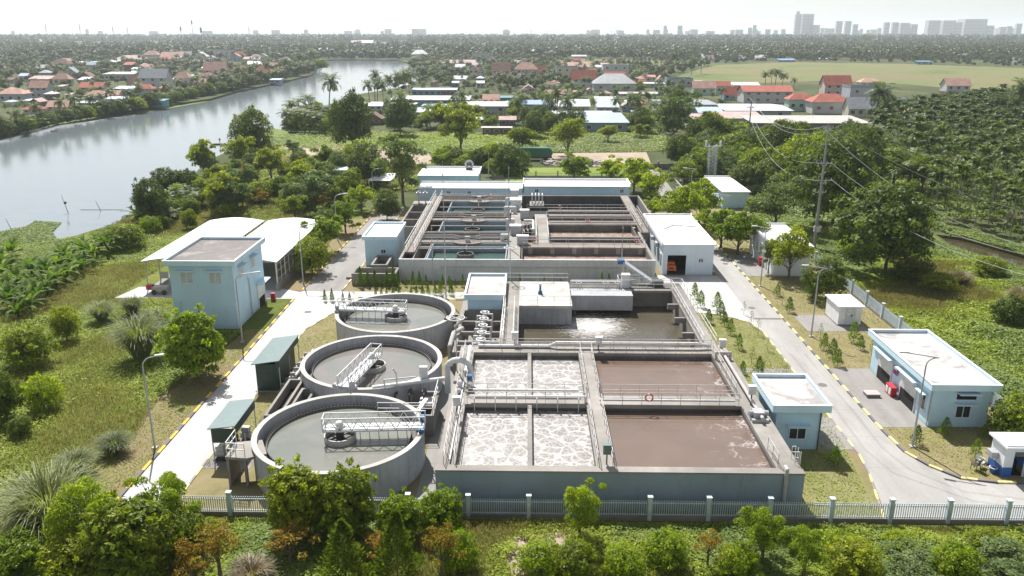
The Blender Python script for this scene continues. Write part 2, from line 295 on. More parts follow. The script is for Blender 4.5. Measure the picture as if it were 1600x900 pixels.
# ------------------------------------------------------------------ mesh building helpers
class MB:
    def __init__(s): s.v = []; s.f = []; s.m = []; s.mi = 0
    def mat(s, i): s.mi = i; return s
    def face(s, pts):
        b = len(s.v); s.v += [tuple(p) for p in pts]; s.f.append(tuple(range(b, b + len(pts)))); s.m.append(s.mi)
    def box(s, x0, x1, y0, y1, z0, z1):
        if x0 > x1: x0, x1 = x1, x0
        if y0 > y1: y0, y1 = y1, y0
        b = len(s.v)
        s.v += [(x0, y0, z0), (x1, y0, z0), (x1, y1, z0), (x0, y1, z0), (x0, y0, z1), (x1, y0, z1), (x1, y1, z1), (x0, y1, z1)]
        for q in ((0, 3, 2, 1), (4, 5, 6, 7), (0, 1, 5, 4), (1, 2, 6, 5), (2, 3, 7, 6), (3, 0, 4, 7)):
            s.f.append(tuple(b + i for i in q)); s.m.append(s.mi)
        return s
    def prism(s, poly, z0, z1):              # poly counter-clockwise
        b = len(s.v); n = len(poly)
        s.v += [(p[0], p[1], z0) for p in poly] + [(p[0], p[1], z1) for p in poly]
        s.f.append(tuple(b + i for i in reversed(range(n)))); s.f.append(tuple(b + n + i for i in range(n))); s.m += [s.mi] * 2
        for i in range(n):
            j = (i + 1) % n; s.f.append((b + i, b + j, b + n + j, b + n + i)); s.m.append(s.mi)
        return s
    def beam(s, p0, p1, w, h=None, up=(0, 0, 1)):    # rectangular bar between two points
        h = h or w; p0, p1 = Vector(p0), Vector(p1); d = (p1 - p0)
        if d.length < 1e-6: return s
        d.normalize(); u = Vector(up)
        if abs(d.dot(u)) > 0.98: u = Vector((1, 0, 0))
        a = d.cross(u).normalized() * (w / 2); c = a.cross(d).normalized() * (h / 2)
        b = len(s.v)
        for p in (p0, p1):
            for q in (-a - c, a - c, a + c, -a + c): s.v.append(tuple(p + q))
        for q in ((0, 3, 2, 1), (4, 5, 6, 7), (0, 1, 5, 4), (1, 2, 6, 5), (2, 3, 7, 6), (3, 0, 4, 7)):
            s.f.append(tuple(b + i for i in reversed(q))); s.m.append(s.mi)
        return s
    def cyl(s, p0, p1, r0, r1=None, n=10, caps=True):
        r1 = r0 if r1 is None else r1
        p0, p1 = Vector(p0), Vector(p1); d = (p1 - p0).normalized(); u = Vector((0, 0, 1)) if abs(d.z) < 0.95 else Vector((1, 0, 0))
        a = d.cross(u).normalized(); c = d.cross(a)
        b = len(s.v)
        for p, r in ((p0, r0), (p1, r1)):
            for i in range(n):
                t = 2 * math.pi * i / n; s.v.append(tuple(p + a * math.cos(t) * r + c * math.sin(t) * r))
        for i in range(n):
            j = (i + 1) % n; s.f.append((b + i, b + n + i, b + n + j, b + j)); s.m.append(s.mi)
        if caps:
            s.f.append(tuple(b + i for i in range(n))); s.f.append(tuple(b + n + i for i in reversed(range(n)))); s.m += [s.mi] * 2
        return s
    def tube(s, pts, r, n=8):                # round pipe through points, with bends kept sharp-ish
        for i in range(len(pts) - 1): s.cyl(pts[i], pts[i + 1], r, r, n)
        for p in pts[1:-1]: s.ball(p, r * 1.02, 6, 8)
        return s
    def ball(s, c, r, nu=6, nv=10, sz=1.0):
        b = len(s.v); c = Vector(c)
        for i in range(nu + 1):
            a = math.pi * i / nu
            for j in range(nv):
                t = 2 * math.pi * j / nv; s.v.append((c.x + r * math.sin(a) * math.cos(t), c.y + r * math.sin(a) * math.sin(t), c.z + r * sz * math.cos(a)))
        for i in range(nu):
            for j in range(nv):
                k = (j + 1) % nv; s.f.append((b + i * nv + j, b + (i + 1) * nv + j, b + (i + 1) * nv + k, b + i * nv + k)); s.m.append(s.mi)
        return s
    def ring(s, cx, cy_, r0, r1, z0, z1, n=72, a0=0, a1=360):      # annular wall
        b = len(s.v); full = abs(a1 - a0) >= 360; k = n if full else n + 1
        for i in range(k):
            t = R(a0 + (a1 - a0) * i / n); ct, st = math.cos(t), math.sin(t)
            s.v += [(cx + r0 * ct, cy_ + r0 * st, z0), (cx + r1 * ct, cy_ + r1 * st, z0), (cx + r1 * ct, cy_ + r1 * st, z1), (cx + r0 * ct, cy_ + r0 * st, z1)]
        for i in range(n):
            p = b + 4 * i; q = b + 4 * ((i + 1) % k)
            for x, y in ((0, 1), (1, 2), (2, 3), (3, 0)):
                s.f.append((p + x, q + x, q + y, p + y)); s.m.append(s.mi)
        return s
    def disc(s, cx, cy_, r, z, n=64):
        s.face([(cx + r * math.cos(2 * math.pi * i / n), cy_ + r * math.sin(2 * math.pi * i / n), z) for i in range(n)]); return s
    def rail(s, pts, h=1.1, step=1.5, r=0.03, rails=(0.55, 1.0), z=None):
        """a pipe handrail along points: posts and rails"""
        for i in range(len(pts) - 1):
            a, b = Vector(pts[i]), Vector(pts[i + 1]); L = (b - a).length; k = max(1, round(L / step))
            for j in range(k + 1):
                if j == 0 and i > 0: continue
                p = a.lerp(b, j / k); s.beam(p, p + Vector((0, 0, h)), r * 1.6)
            for q in rails:
                s.beam(a + Vector((0, 0, h * q)), b + Vector((0, 0, h * q)), r * 1.8)
        return s
    def build(s, name, mats, parent=None, world=True, smooth=False, org=None):
        me = bpy.data.meshes.new(name)
        off = Vector((0, 0, 0))
        if parent is not None and world:
            q = parent; off = Vector((0, 0, 0))
            while q is not None: off += q.location; q = q.parent
        elif org is not None: off = Vector(org)
        ox, oy, oz = off
        me.from_pydata([(x - ox, y - oy, z - oz) for x, y, z in s.v], [], s.f)
        if isinstance(mats, str): mats = [mats]
        for k in mats: me.materials.append(MATS[k])
        if len(mats) > 1: me.polygons.foreach_set('material_index', s.m)
        if smooth: me.polygons.foreach_set('use_smooth', [True] * len(me.polygons))
        me.update()
        o = bpy.data.objects.new(name, me); col.objects.link(o)
        if parent is not None: o.parent = parent
        elif org is not None: o.location = org
        return o
def tag(o, label=None, cat=None, group=None, kind=None):
    if label: o['label'] = label
    if cat: o['category'] = cat
    if group: o['group'] = group
    if kind: o['kind'] = kind
    return o
def empty(name, loc, rz=0.0):
    o = bpy.data.objects.new(name, None); col.objects.link(o); o.location = loc; o.rotation_euler = (0, 0, rz); o.empty_display_size = 0.3; return o
def thing(name, loc, label, cat, group=None, rz=0.0): return tag(empty(name, loc, rz), label, cat, group)
def structure(o): o['kind'] = 'structure'; return o
def copy_tree(o, parent=None):
    c = o.copy(); col.objects.link(c); c.parent = parent
    for ch in o.children: copy_tree(ch, c)
    return c
ORD = ['first', 'second', 'third', 'fourth', 'fifth', 'sixth', 'seventh', 'eighth', 'ninth', 'tenth', 'eleventh', 'twelfth', 'thirteenth', 'fourteenth', 'fifteenth', 'sixteenth', 'seventeenth', 'eighteenth', 'nineteenth', 'twentieth']
def sheet(name, poly, z, mat, kind='structure'):
    mb = MB()
    tri = tessellate_polygon([[Vector((p[0], p[1], 0)) for p in poly]])
    me_v = [(p[0], p[1], z) for p in poly]
    for t in tri:
        a, b, c = [me_v[i] for i in t]
        if (b[0] - a[0]) * (c[1] - a[1]) - (b[1] - a[1]) * (c[0] - a[0]) < 0: a, c = c, a
        mb.face([a, b, c])
    o = mb.build(name, mat); o['kind'] = kind; return o
def rect(x0, x1, y0, y1): return [(x0, y0), (x1, y0), (x1, y1), (x0, y1)]

# ------------------------------------------------------------------ ground with the river and the ditch cut into it
RIVER = [(-110, 114), (-84, 119.7), (-77.7, 121.7), (-74.5, 127), (-72.2, 136), (-73.2, 145), (-78, 158), (-76.6, 168), (-75.6, 177.5), (-80, 192), (-83.5, 209.7), (-84.6, 227), (-79.3, 250), (-77, 262),
         (-82, 276), (-86.5, 290), (-83.2, 324), (-87, 380), (-91.6, 442), (-82, 480), (-75.2, 523), (-78, 600), (-93, 687), (-115, 800), (-130, 900), (-157, 997),
         (-205, 1010), (-252, 995), (-215, 860), (-190, 740), (-170.5, 655), (-166, 560), (-165.7, 465), (-160, 410), (-168.8, 359), (-179.2, 311), (-175, 285), (-173, 262), (-188, 238), (-260, 205), (-420, 150), (-420, 90), (-200, 90)]
DITCH = [G(1462, 366), G(1500, 371), G(1560, 388), G(1610, 402), G(1700, 428), G(1700, 445), G(1600, 417), G(1540, 400), G(1490, 385)]
def ground():
    outer = [(-24000, -300), (24000, -300), (24000, 26000), (-24000, 26000)]
    loops = [outer, RIVER, DITCH]
    tri = tessellate_polygon([[Vector((p[0], p[1], 0)) for p in L] for L in loops])
    fl = [p for L in loops for p in L]
    mb = MB()
    for t in tri:
        a, b, c = [(fl[i][0], fl[i][1], 0.0) for i in t]
        if (b[0] - a[0]) * (c[1] - a[1]) - (b[1] - a[1]) * (c[0] - a[0]) < 0: a, c = c, a
        mb.face([a, b, c])
    for L in (RIVER, DITCH):
        for i in range(len(L)):
            p, q = L[i], L[(i + 1) % len(L)]
            mb.face([(p[0], p[1], 0), (q[0], q[1], 0), (q[0], q[1], -1.6), (p[0], p[1], -1.6)])
    structure(mb.build('ground', 'plain_ground'))
ground()
mb = MB(); mb.face([(-430, 80, -1), (-40, 80, -1), (-40, 1020, -1), (-430, 1020, -1)]); structure(mb.build('river', 'river_water'))
sheet('ditch_water', [(G(1450, 360)[0] - 2, G(1450, 360)[1] + 3), (G(1450, 360)[0] - 2, G(1700, 450)[1] - 3), (G(1700, 450)[0] + 6, G(1700, 450)[1] - 3), (G(1700, 450)[0] + 6, G(1450, 360)[1] + 3)], -0.45, 'ditch_water')
# land cover sheets
sheet('wild_land', [(-29.6, 20), (-29.6, 150), (-60, 196), (-78, 200), (-75.2, 177.5), (-76.2, 168), (-77.6, 158), (-72.8, 145), (-71.8, 136), (-74.1, 127), (-77.5, 121.3), (-84, 119.3), (-110, 113.5), (-120, 20)], 0.008, 'wild_ground')
sheet('front_land', rect(-29.6, 70, 20, 47.5), 0.008, 'wild_ground')
sheet('side_land', [(42, 47.5), (150, 47.5), (150, 84), (G(1600, 421)[0], G(1600, 421)[1]), (G(1490, 389)[0], G(1490, 389)[1]), (G(1455, 366)[0], G(1455, 366)[1]), (42, 150)], 0.008, 'wild_ground')
sheet('dry_verge', [(-29.4, 45), (-29.4, 84), (-31.5, 84), (-32.5, 74), (-34, 66), (-32.5, 58), (-33.5, 50), (-32, 45)], 0.016, 'dry_soil')
sheet('clearing', [G(400, 232), G(520, 222), G(660, 232), G(675, 262), G(560, 262), G(430, 262)], 0.012, 'dirt')
sheet('dirt_lot', [G(590, 240), G(670, 240), G(680, 255), G(600, 258)], 0.02, 'dirt')
sheet('dirt_yard', [G(845, 240), G(1010, 238), G(1020, 262), G(990, 262), G(860, 258)], 0.012, 'dirt')
sheet('dirt_track', [G(990, 255), G(1018, 255), G(1042, 285), G(1060, 310), G(1040, 315), G(1020, 290)], 0.02, 'paving_grey')
sheet('meadow_grass', [G(425, 212), G(560, 207), G(790, 208), G(800, 236), G(700, 240), G(430, 230)], 0.01, 'meadow')
sheet('meadow_beyond_block', [G(790, 262), G(990, 262), G(995, 285), G(790, 285)], 0.01, 'meadow')
sheet('scrub_meadow', [G(890, 205), G(1020, 200), G(1060, 235), G(900, 240)], 0.01, 'field_grass')
sheet('field', [G(1040, 126), G(1080, 112), G(1120, 101), G(1250, 97), G(1420, 100), G(1640, 108), G(1700, 140), G(1560, 145), G(1420, 132), G(1300, 126), G(1180, 130), G(1100, 132)], 0.05, 'field_grass')
sheet('far_field', [G(800, 97), G(900, 92), G(1000, 93), G(1120, 100), G(1080, 104), G(940, 102)], 0.05, 'field_grass')
sheet('distant_field', [G(560, 66), G(640, 67), G(660, 73), G(520, 74)], 0.05, 'field_grass')
sheet('left_distant_field', [G(30, 68), G(250, 66), G(330, 72), G(60, 74)], 0.05, 'field_grass')
# site ground and lawns
sheet('site_ground', rect(-29.0, 41.5, 47.6, 150), 0.012, 'dry_soil')
sheet('bund_lawn', rect(-25.0, -6.6, 47.9, 53), 0.016, 'lawn')
sheet('clarifier_lawn', [(-25.0, 53), (-8, 53), (-7, 90), (-19, 93), (-23.4, 89), (-25.0, 84)], 0.018, 'lawn')
sheet('east_lawn', [(19.6, 48.0), (24.6, 48.0), (25.6, 55.1), (26.5, 62), (26.5, 84), (25.6, 87.5), (23, 89.8), (20.2, 90.6), (19.6, 90.6)], 0.018, 'lawn_green')
sheet('verge_lawn', [(30.2, 61), (30.2, 150), (41.5, 150), (41.5, 48.2), (39.0, 53.4), (35.1, 53.0), (32.6, 53.6), (31.1, 55.4), (30.3, 57.5)], 0.018, 'lawn')
sheet('tree_strip_lawn', [(-29.0, 96.5), (-29.0, 140), (-33.4, 140), (-33.4, 96.5)], 0.02, 'dry_soil')
sheet('planting_bed', rect(-18.6, 18.0, 95.2, 102.9), 0.02, 'lawn')
# paving
sheet('left_road', [(-29.1, 42), (-25.0, 42), (-25.0, 84), (-23.2, 89.5), (-19.5, 93.2), (-12, 94.8), (-7.4, 94.8), (-7.4, 98.0), (-23.3, 98.0), (-29.1, 98.0)], 0.03, 'paving_white')
sheet('left_service_road', [(-29.0, 98.0), (-24.0, 98.0), (-23.6, 112), (-23.4, 150), (-28, 150)], 0.03, 'paving_grey')
sheet('tower_forecourt', [(-38, 94.9), (-29.1, 94.9), (-29.1, 97.6), (-31.8, 99), (-51, 99.5), (-52, 94.9)], 0.026, 'paving_white')
sheet('right_road', [(26.6, 57), (26.2, 54), (24.9, 47.9), (43, 47.9), (43, 53.0), (37.0, 52.8), (35.1, 52.8), (32.6, 53.4), (31.1, 55.2), (30.15, 57.4), (29.9, 61.2), (29.9, 135), (30.6, 160), (26.5, 160), (26.3, 96), (26.6, 84)], 0.03, 'paving_road')
sheet('workshop_yard', [(17.4, 95.2), (18.5, 91.2), (20.4, 90.8), (23.4, 89.9), (25.8, 87.6), (26.6, 84), (26.6, 101.5), (26.2, 106), (17.4, 106)], 0.034, 'paving_white')
sheet('garage_apron', [(30.0, 61.7), (34.1, 61.7), (34.1, 74.2), (30.0, 74.2)], 0.034, 'paving_grey')
sheet('kiosk_apron', rect(31.6, 38.4, 84.6, 90.0), 0.034, 'paving_grey')
sheet('office_apron', rect(30.0, 33.8, 105.9, 117), 0.034, 'paving_grey')
sheet('lab_apron', rect(24.0, 26.5, 57.8, 63.6), 0.034, 'paving_grey')
sheet('footpath', rect(18.8, 26.5, 73.0, 74.0), 0.034, 'paving_grey')
sheet('path_between_tanks', rect(-7.9, -6.4, 48.6, 95), 0.03, 'paving_grey')
sheet('cabin_pad', rect(-25.0, -21.2, 53.9, 56.6), 0.034, 'roof_grey')
sheet('foul_drain_slab', rect(-23, -19, 61.6, 62.8), 0.03, 'concrete_dark')
sheet('drain_grate', rect(26.7, 29.8, 88.4, 88.9), 0.038, 'concrete_dark')
# the low far bank weeds and floating mats
sheet('floating_weed', [(-91.5, 131.5), (-84, 121.5), (-78.5, 123), (-79, 129), (-82, 133), (-84.5, 140.5), (-90, 141.5), (-89, 137)], -0.93, 'water_weed', 'stuff')
sheet('bank_weed', [(-181, 305), (-176.2, 292), (-171, 312), (-163, 352), (-159, 400), (-162, 430), (-168, 400), (-172, 359)], -0.9, 'water_weed', 'stuff')
sheet('inlet_weed', [(-85.4, 262), (-80, 250), (-76, 254), (-77, 268), (-83, 282), (-92, 290), (-90, 276)], -0.9, 'water_weed', 'stuff')
for o_, t_ in (('floating_weed', 'green water hyacinth mat floating by the near river bank'), ('bank_weed', 'green weeds floating along the far bank below the village'), ('inlet_weed', 'green weeds at the mouth of the inlet by the palms')):
    tag(bpy.data.objects[o_], t_, 'water weed')

for o_, z_ in ((0.0, .036), (1.5, .036)):
    L1 = [(29.2 - o_, 78), (29.1 - o_, 64), (28.9 - o_, 58), (29.6 - o_, 54.8 - o_ * .35), (32, 51.9 - o_ * .8), (36, 50.9 - o_ * .9), (41, 50.7 - o_ * .9)]
    sheet('tyre_track', L1 + [(x - .0, y - .26) if x > 29.7 else (x - .24, y) for x, y in reversed(L1)], z_, 'tyre_dark')
for x_, y_ in ((28.2, 70.2), (27.4, 92.5), (-27.4, 66.5), (-26.2, 90.0), (28.8, 112.0)):
    mb = MB(); mb.cyl((x_, y_, .03), (x_, y_, .045), .42, None, 18); tag(mb.build('manhole_cover', 'curb_grey', org=(x_, y_, .03)), 'round dark manhole cover in the %s, %s' % (('right-hand road', 'between laboratory and kiosk pad') if (x_, y_) == (28.2, 70.2) else ('right-hand road', 'at the workshop yard') if y_ == 92.5 else ('left road', 'beside the green cabin') if y_ == 66.5 else ('left road', 'at the bend before the planting bed') if y_ == 90.0 else ('right-hand road', 'beside the long white building')), 'manhole cover', 'manhole covers')
def curb(name, pts, mats, w=0.22, h=0.15, seg=1.25):
    mb = MB(); acc = 0.0; k = 0
    for i in range(len(pts) - 1):
        a, b = Vector((*pts[i], 0)), Vector((*pts[i + 1], 0)); L = (b - a).length; t = 0.0; n = max(1, round(L / seg))
        cuts = [0.0] + [(j + random.uniform(-.14, .14)) / n for j in range(1, n)] + [1.0]
        for j in range(n):
            p = a.lerp(b, cuts[j]); q = a.lerp(b, cuts[j + 1] - (.012 / max(L, .01) if j < n - 1 else 0))
            mb.mat(k % 2); k += 1
            mb.beam((p.x, p.y, h / 2), (q.x, q.y, h / 2), w, h)
    structure(mb.build(name, mats))
curb('left_road_kerb', [(-29.22, 46), (-29.22, 94.6)], ['yellow', 'curb_grey'])
curb('left_road_inner_kerb', [(-24.95, 47.9), (-24.95, 84), (-23.1, 89.6), (-19.4, 93.0), (-12, 94.7), (-7.6, 94.7)], ['yellow_pale', 'concrete_deck'], 0.15, 0.08)
curb('planting_bed_kerb', [(-18.7, 95.6), (-18.7, 95.1), (-7.7, 95.1)], ['yellow_pale', 'concrete_deck'], 0.18, 0.12)
curb('planting_bed_side_kerb', [(-22.6, 98.2), (-21.2, 95.6), (-18.9, 95.2)], ['concrete_deck', 'yellow_pale'], 0.16, 0.12)
curb('left_service_kerb', [(-29.1, 98.4), (-28.9, 113), (-28.2, 148)], ['yellow', 'curb_grey'], 0.2, 0.13)
curb('left_service_inner_kerb', [(-23.9, 98.4), (-23.5, 112), (-23.3, 148)], ['concrete_deck', 'yellow_pale'], 0.16, 0.1)
curb('right_road_kerb', [(30.45, 158), (30.02, 135), (30.02, 61.2), (30.28, 57.4), (31.2, 55.35), (32.7, 53.55), (35.15, 53.0), (37.6, 52.95)], ['yellow_pale', 'curb_grey'])
curb('right_road_inner_kerb', [(24.75, 48.2), (26.1, 54), (26.5, 57), (26.5, 84), (25.7, 87.5), (23.1, 89.8), (20.4, 90.7)], ['yellow_pale', 'concrete_deck'], 0.15, 0.08)
curb('right_road_far_kerb', [(26.2, 106.2), (26.2, 135), (26.6, 158)], ['concrete_deck', 'yellow_pale'], 0.16, 0.1)

# ------------------------------------------------------------------ fences
def fence(t, posts, wall_h=0.28, h=1.5, mat_post='fence_blue', mat_bar='fence_white', bar_step=0.16):
    for i, p in enumerate(posts):
        m = MB(); m.box(p[0] - .14, p[0] + .14, p[1] - .14, p[1] + .14, 0, h + .3); m.box(p[0] - .18, p[0] + .18, p[1] - .18, p[1] + .18, h + .3, h + .37)
        m.build('post', mat_post, t)
        if i == len(posts) - 1: break
        q = posts[i + 1]; a = Vector((p[0], p[1], 0)); b = Vector((q[0], q[1], 0)); d = (b - a).normalized()
        a2 = a + d * .15; b2 = b - d * .15
        m = MB(); m.beam(a2 + Vector((0, 0, wall_h / 2)), b2 + Vector((0, 0, wall_h / 2)), .18, wall_h); m.build('base_wall', 'concrete', t)
        m = MB(); L = (b2 - a2).length; k = int(L / bar_step)
        for j in range(k + 1):
            c = a2.lerp(b2, (j + .5) / (k + 1)); m.beam(c + Vector((0, 0, wall_h + .04)), c + Vector((0, 0, h)), .055, .05)
        for z in (wall_h + .12, h - .22): m.beam(a2 + Vector((0, .04, z)), b2 + Vector((0, .04, z)), .05, .06)
        m.build('railing_panel', mat_bar, t)
ft = thing('boundary_fence', (8, 47.8, 0), 'long pale blue picket fence with square posts across the foreground', 'fence')
fence(ft, [(q, 47.8) for q in (-24.6, -20.45, -16.3, -12.2, -8.06, -3.92, .24, 4.4, 8.53, 12.54, 16.7, 20.89, 24.92, 28.83, 32.78, 36.7, 40.6)])
ft = thing('boundary_fence', (41.7, 95, 0), 'white picket fence running back along the right side of the site', 'fence')
fence(ft, [(41.7, 47.8 + 4.6 * i) for i in range(1, 15)])
ft = thing('rear_fence', (0, 170, 0), 'low weathered wall with rails behind the rear plant room', 'fence')
fence(ft, [(-8 + 5 * i, 182) for i in range(9)], 0.7, 1.5, 'concrete', 'rail_weathered', 0.3)
ft = thing('rear_fence', (40, 196, 0), 'brownish boundary wall far back near the lattice mast', 'fence')
m = MB(); m.box(27, 52, 196, 196.3, 0, 1.4); m.build('base_wall', 'roof_grey', ft)
for i in range(6):
    m = MB(); m.box(27 + 5 * i - .2, 27 + 5 * i + .2, 195.8, 196.5, 0, 2.0); m.build('post', 'concrete', ft)

# ------------------------------------------------------------------ round clarifiers
CL = [(-14.3, 55.0), (-14.35, 68.7), (-14.3, 82.3)]
def clarifier(cx, cy_, label, ang, inner, watermat, zw=2.05):
    t = thing('clarifier', (cx, cy_, 0), label, 'clarifier', 'round settling tanks')
    m = MB(); m.ring(cx, cy_, 6.15, 6.45, 0, 2.8, 96); m.build('tank_wall', 'concrete_wall', t)
    m = MB(); m.ring(cx, cy_, 6.1, 6.52, 2.803, 2.9, 96); m.build('coping', 'concrete_pale', t)
    m = MB(); m.ring(cx, cy_, 5.42, 5.5, 1.7, 2.28, 96)       # launder lip with v-notches
    for i in range(120):
        a = R(3 * i); m.beam((cx + 5.5 * math.cos(a), cy_ + 5.5 * math.sin(a), 2.36), (cx + 5.5 * math.cos(a + .028), cy_ + 5.5 * math.sin(a + .028), 2.36), .03, .13)
    m.ring(cx, cy_, 5.5, 6.15, 1.5, 1.6, 72)
    m.build('launder', 'concrete_dark', t)
    m = MB(); m.disc(cx, cy_, 5.45, zw); m.build('water', watermat, t)
    # centre well
    m = MB(); m.ring(cx, cy_, 1.12, 1.22, 1.4, zw + .45, 40); m.build('centre_well', 'rail_weathered', t)
    m = MB(); m.cyl((cx, cy_, 1.5), (cx, cy_, 3.0), .32, .3, 14)
    for k in range(4):
        a = R(ang + 45 + 90 * k); m.beam((cx, cy_, zw + .3), (cx + 1.2 * math.cos(a), cy_ + 1.2 * math.sin(a), zw + .3), .12, .1)
    m.build('centre_column', 'dark_metal', t)
    # half bridge: deck, two truss sides, posts
    c, s = math.cos(R(ang)), math.sin(R(ang))
    def P(u, v, z): return (cx + u * c - v * s, cy_ + u * s + v * c, z)
    br = thing('bridge', (cx, cy_, 0), None, None); br.parent = t; br.location = (0, 0, 0)
    m = MB(); u0, u1 = -1.2 if inner else -1.2, 6.55
    m.beam(P(u0, 0, 3.12), P(u1, 0, 3.12), 0.95, 0.05); m.build('deck', 'steel', br)
    for sd in (-.52, .52):
        m = MB(); n = 7; L = u1 - u0
        m.beam(P(u0, sd, 3.0), P(u1, sd, 3.0), .08, .14); m.beam(P(u0, sd, 4.05), P(u1, sd, 4.05), .07, .07)
        for k in range(n):
            a = u0 + L * k / n; b = u0 + L * (k + .5) / n; d = u0 + L * (k + 1) / n
            m.beam(P(a, sd, 3.05), P(b, sd, 4.05), .055); m.beam(P(b, sd, 4.05), P(d, sd, 3.05), .055)
        for k in (0, n): m.beam(P(u0 + L * k / n, sd, 3.0), P(u0 + L * k / n, sd, 4.08), .07)
        m.build('truss', 'steel_white', br)
    m = MB(); m.beam(P(u0, -.52, 4.05), P(u0, .52, 4.05), .06); m.beam(P(u0, -.52, 3.55), P(u0, .52, 3.55), .05)
    m.build('end_rail', 'steel_white', br)
    m = MB(); m.ball(P(0, 0, 3.38), .32, 8, 12, .8); m.cyl(P(0, 0, 3.1), P(0, 0, 3.3), .42, .42, 14); m.build('drive_head', 'steel_white', br)
    m = MB()
    for k in range(7):
        u = 1.5 + k * .72; m.beam(P(u, .25, 1.9), P(u, .25, 3.05), .05)
    m.build('scraper_arm', 'rail_weathered', br)
    # end carriage on the rim
    m = MB(); m.beam(P(6.3, -1.0, 3.02), P(6.3, 1.0, 3.02), .35, .22); m.beam(P(6.3, .7, 3.1), P(6.3, .7, 3.6), .35, .35)
    m.cyl(P(6.12, -.9, 3.08), P(6.5, -.9, 3.08), .17, None, 12); m.cyl(P(6.12, .95, 3.08), P(6.5, .95, 3.08), .17, None, 12)
    m.build('end_carriage', 'motor_blue' if inner else 'steel', br)
    return t
clarifier(*CL[0], 'nearest round settling tank, its truss bridge pointing right', 4, True, 'clarifier_water')
clarifier(*CL[1], 'middle round settling tank with brownish scum and bridge pointing to the front', -101, False, 'clarifier_water_brown')
clarifier(*CL[2], 'farthest round settling tank, its truss bridge pointing left', 176, False, 'clarifier_water')
# access platform at the near clarifier
t = thing('access_platform', (-21.3, 52.4, 0), 'small concrete landing with handrail on the left of the nearest round tank', 'platform')
m = MB(); m.prism([(-21.9, 51.4), (-20.3, 51.2), (-19.0, 51.9), (-20.0, 54.0), (-21.9, 53.6)], 2.3, 2.5); m.box(-21.9, -21.7, 51.5, 53.4, 0, 2.3); m.box(-20.6, -20.4, 51.4, 51.6, 0, 2.3); m.build('landing', 'concrete_deck', t)
m = MB(); m.rail([(-20.4, 51.3, 2.5), (-21.8, 51.5, 2.5), (-21.8, 53.5, 2.5)], step=.7); m.build('handrail', 'steel_white', t)

# channels and valve pits between the clarifiers
def openbox(m, x0, x1, y0, y1, z0, z1, w=.25, floor=None):
    m.box(x0, x1, y0, y0 + w, z0, z1); m.box(x0, x1, y1 - w, y1, z0, z1); m.box(x0, x0 + w, y0 + w, y1 - w, z0, z1); m.box(x1 - w, x1, y0 + w, y1 - w, z0, z1)
    if floor is not None: m.box(x0 + w, x1 - w, y0 + w, y1 - w, floor - .1, floor)
for lab, x0, x1, y0, y1, z, in (('long open concrete channel beside the middle round tank', -21.6, -20.2, 59.2, 66.5, 1.9), ('short open channel where the front and middle round tanks meet', -19.9, -18.6, 60.2, 64.6, 1.9)):
    t = thing('channel', (x0, y0, 0), lab, 'channel')
    m = MB(); openbox(m, x0, x1, y0, y1, 0, z, .22, .6); m.build('channel_wall', 'concrete', t)
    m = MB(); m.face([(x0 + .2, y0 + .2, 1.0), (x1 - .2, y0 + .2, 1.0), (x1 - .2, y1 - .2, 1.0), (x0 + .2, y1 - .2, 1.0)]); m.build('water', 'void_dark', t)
t = thing('valve_pit', (-9.5, 62, 0), 'open concrete pit of pumps between the front and middle round tanks', 'pit')
m = MB(); openbox(m, -12.3, -7.6, 59.4, 64.2, 0, 1.9, .25, .15); m.box(-12.0, -7.9, 61.6, 61.8, 1.5, 1.7); m.build('pit_wall', 'concrete', t)
for i in range(3):
    x = -11.3 + i * 1.25
    m = MB(); m.cyl((x, 62.7, .15), (x, 62.7, 1.1), .28, None, 12); m.build('pump', 'motor_blue', t)
    m = MB(); m.tube([(x, 62.7, 1.1), (x, 62.7, 2.2), (x, 63.9, 2.2)], .09); m.cyl((x - .2, 63.2, 2.2), (x + .2, 63.2, 2.2), .2, None, 12); m.build('valve', 'dark_metal', t)
m = MB(); m.rail([(-12.2, 59.5, 1.9), (-7.7, 59.5, 1.9), (-7.7, 64.1, 1.9)], step=1.1); m.build('handrail', 'steel_white', t)
m = MB(); m.box(-9.2, -8.0, 62.2, 63.6, 1.5, 1.62); m.build('cover_plate', 'steel_white', t)
t = thing('duct', (-8, 60, 0), 'pale sloping duct over the pump pit next to the front round tank', 'duct')
m = MB(); m.beam((-9.0, 59.2, 2.1), (-8.4, 61.4, 2.4), .35, .3); m.build('duct_body', 'steel_white', t)
# long pipe into the inverted U by the aeration basin
t = thing('return_pipe', (-10, 64, 0), 'long pale pipe running right from the middle round tank into a tall arch', 'pipe')
m = MB(); m.tube([(-13.2, 62.6, 2.9), (-7.2, 64.5, 2.95), (-6.9, 64.5, 2.95)], .19, 12); m.build('pipe_run', 'steel_white', t)
m = MB()
arc = [(-6.9, 64.5, 1.6), (-6.9, 64.5, 3.8)] + [(-5.9 - 1.0 * math.cos(R(a)), 64.5, 4.0 + .75 * math.sin(R(a))) for a in range(0, 181, 20)] + [(-4.9, 64.5, 3.4), (-4.9, 62.4, 3.2)]
m.tube(arc, .26, 12); m.build('arch', 'steel_white', t)
m = MB(); m.cyl((-4.9, 63.2, 3.0), (-4.9, 63.2, 3.9), .28, .28, 14); m.build('pump_motor', 'motor_blue', t)
m = MB(); m.tube([(-11.2, 63.3, 2.9), (-11.2, 63.3, 3.9), (-11.5, 63.3, 4.4)], .07); m.tube([(-12.2, 62.9, 2.9), (-12.2, 62.9, 3.5), (-9.6, 63.6, 3.5)], .07); m.build('small_pipe', 'steel_white', t)
t = thing('control_box', (-9.0, 64.4, 0), 'grey cabinet on a post between the middle round tank and the arch pipe', 'cabinet')
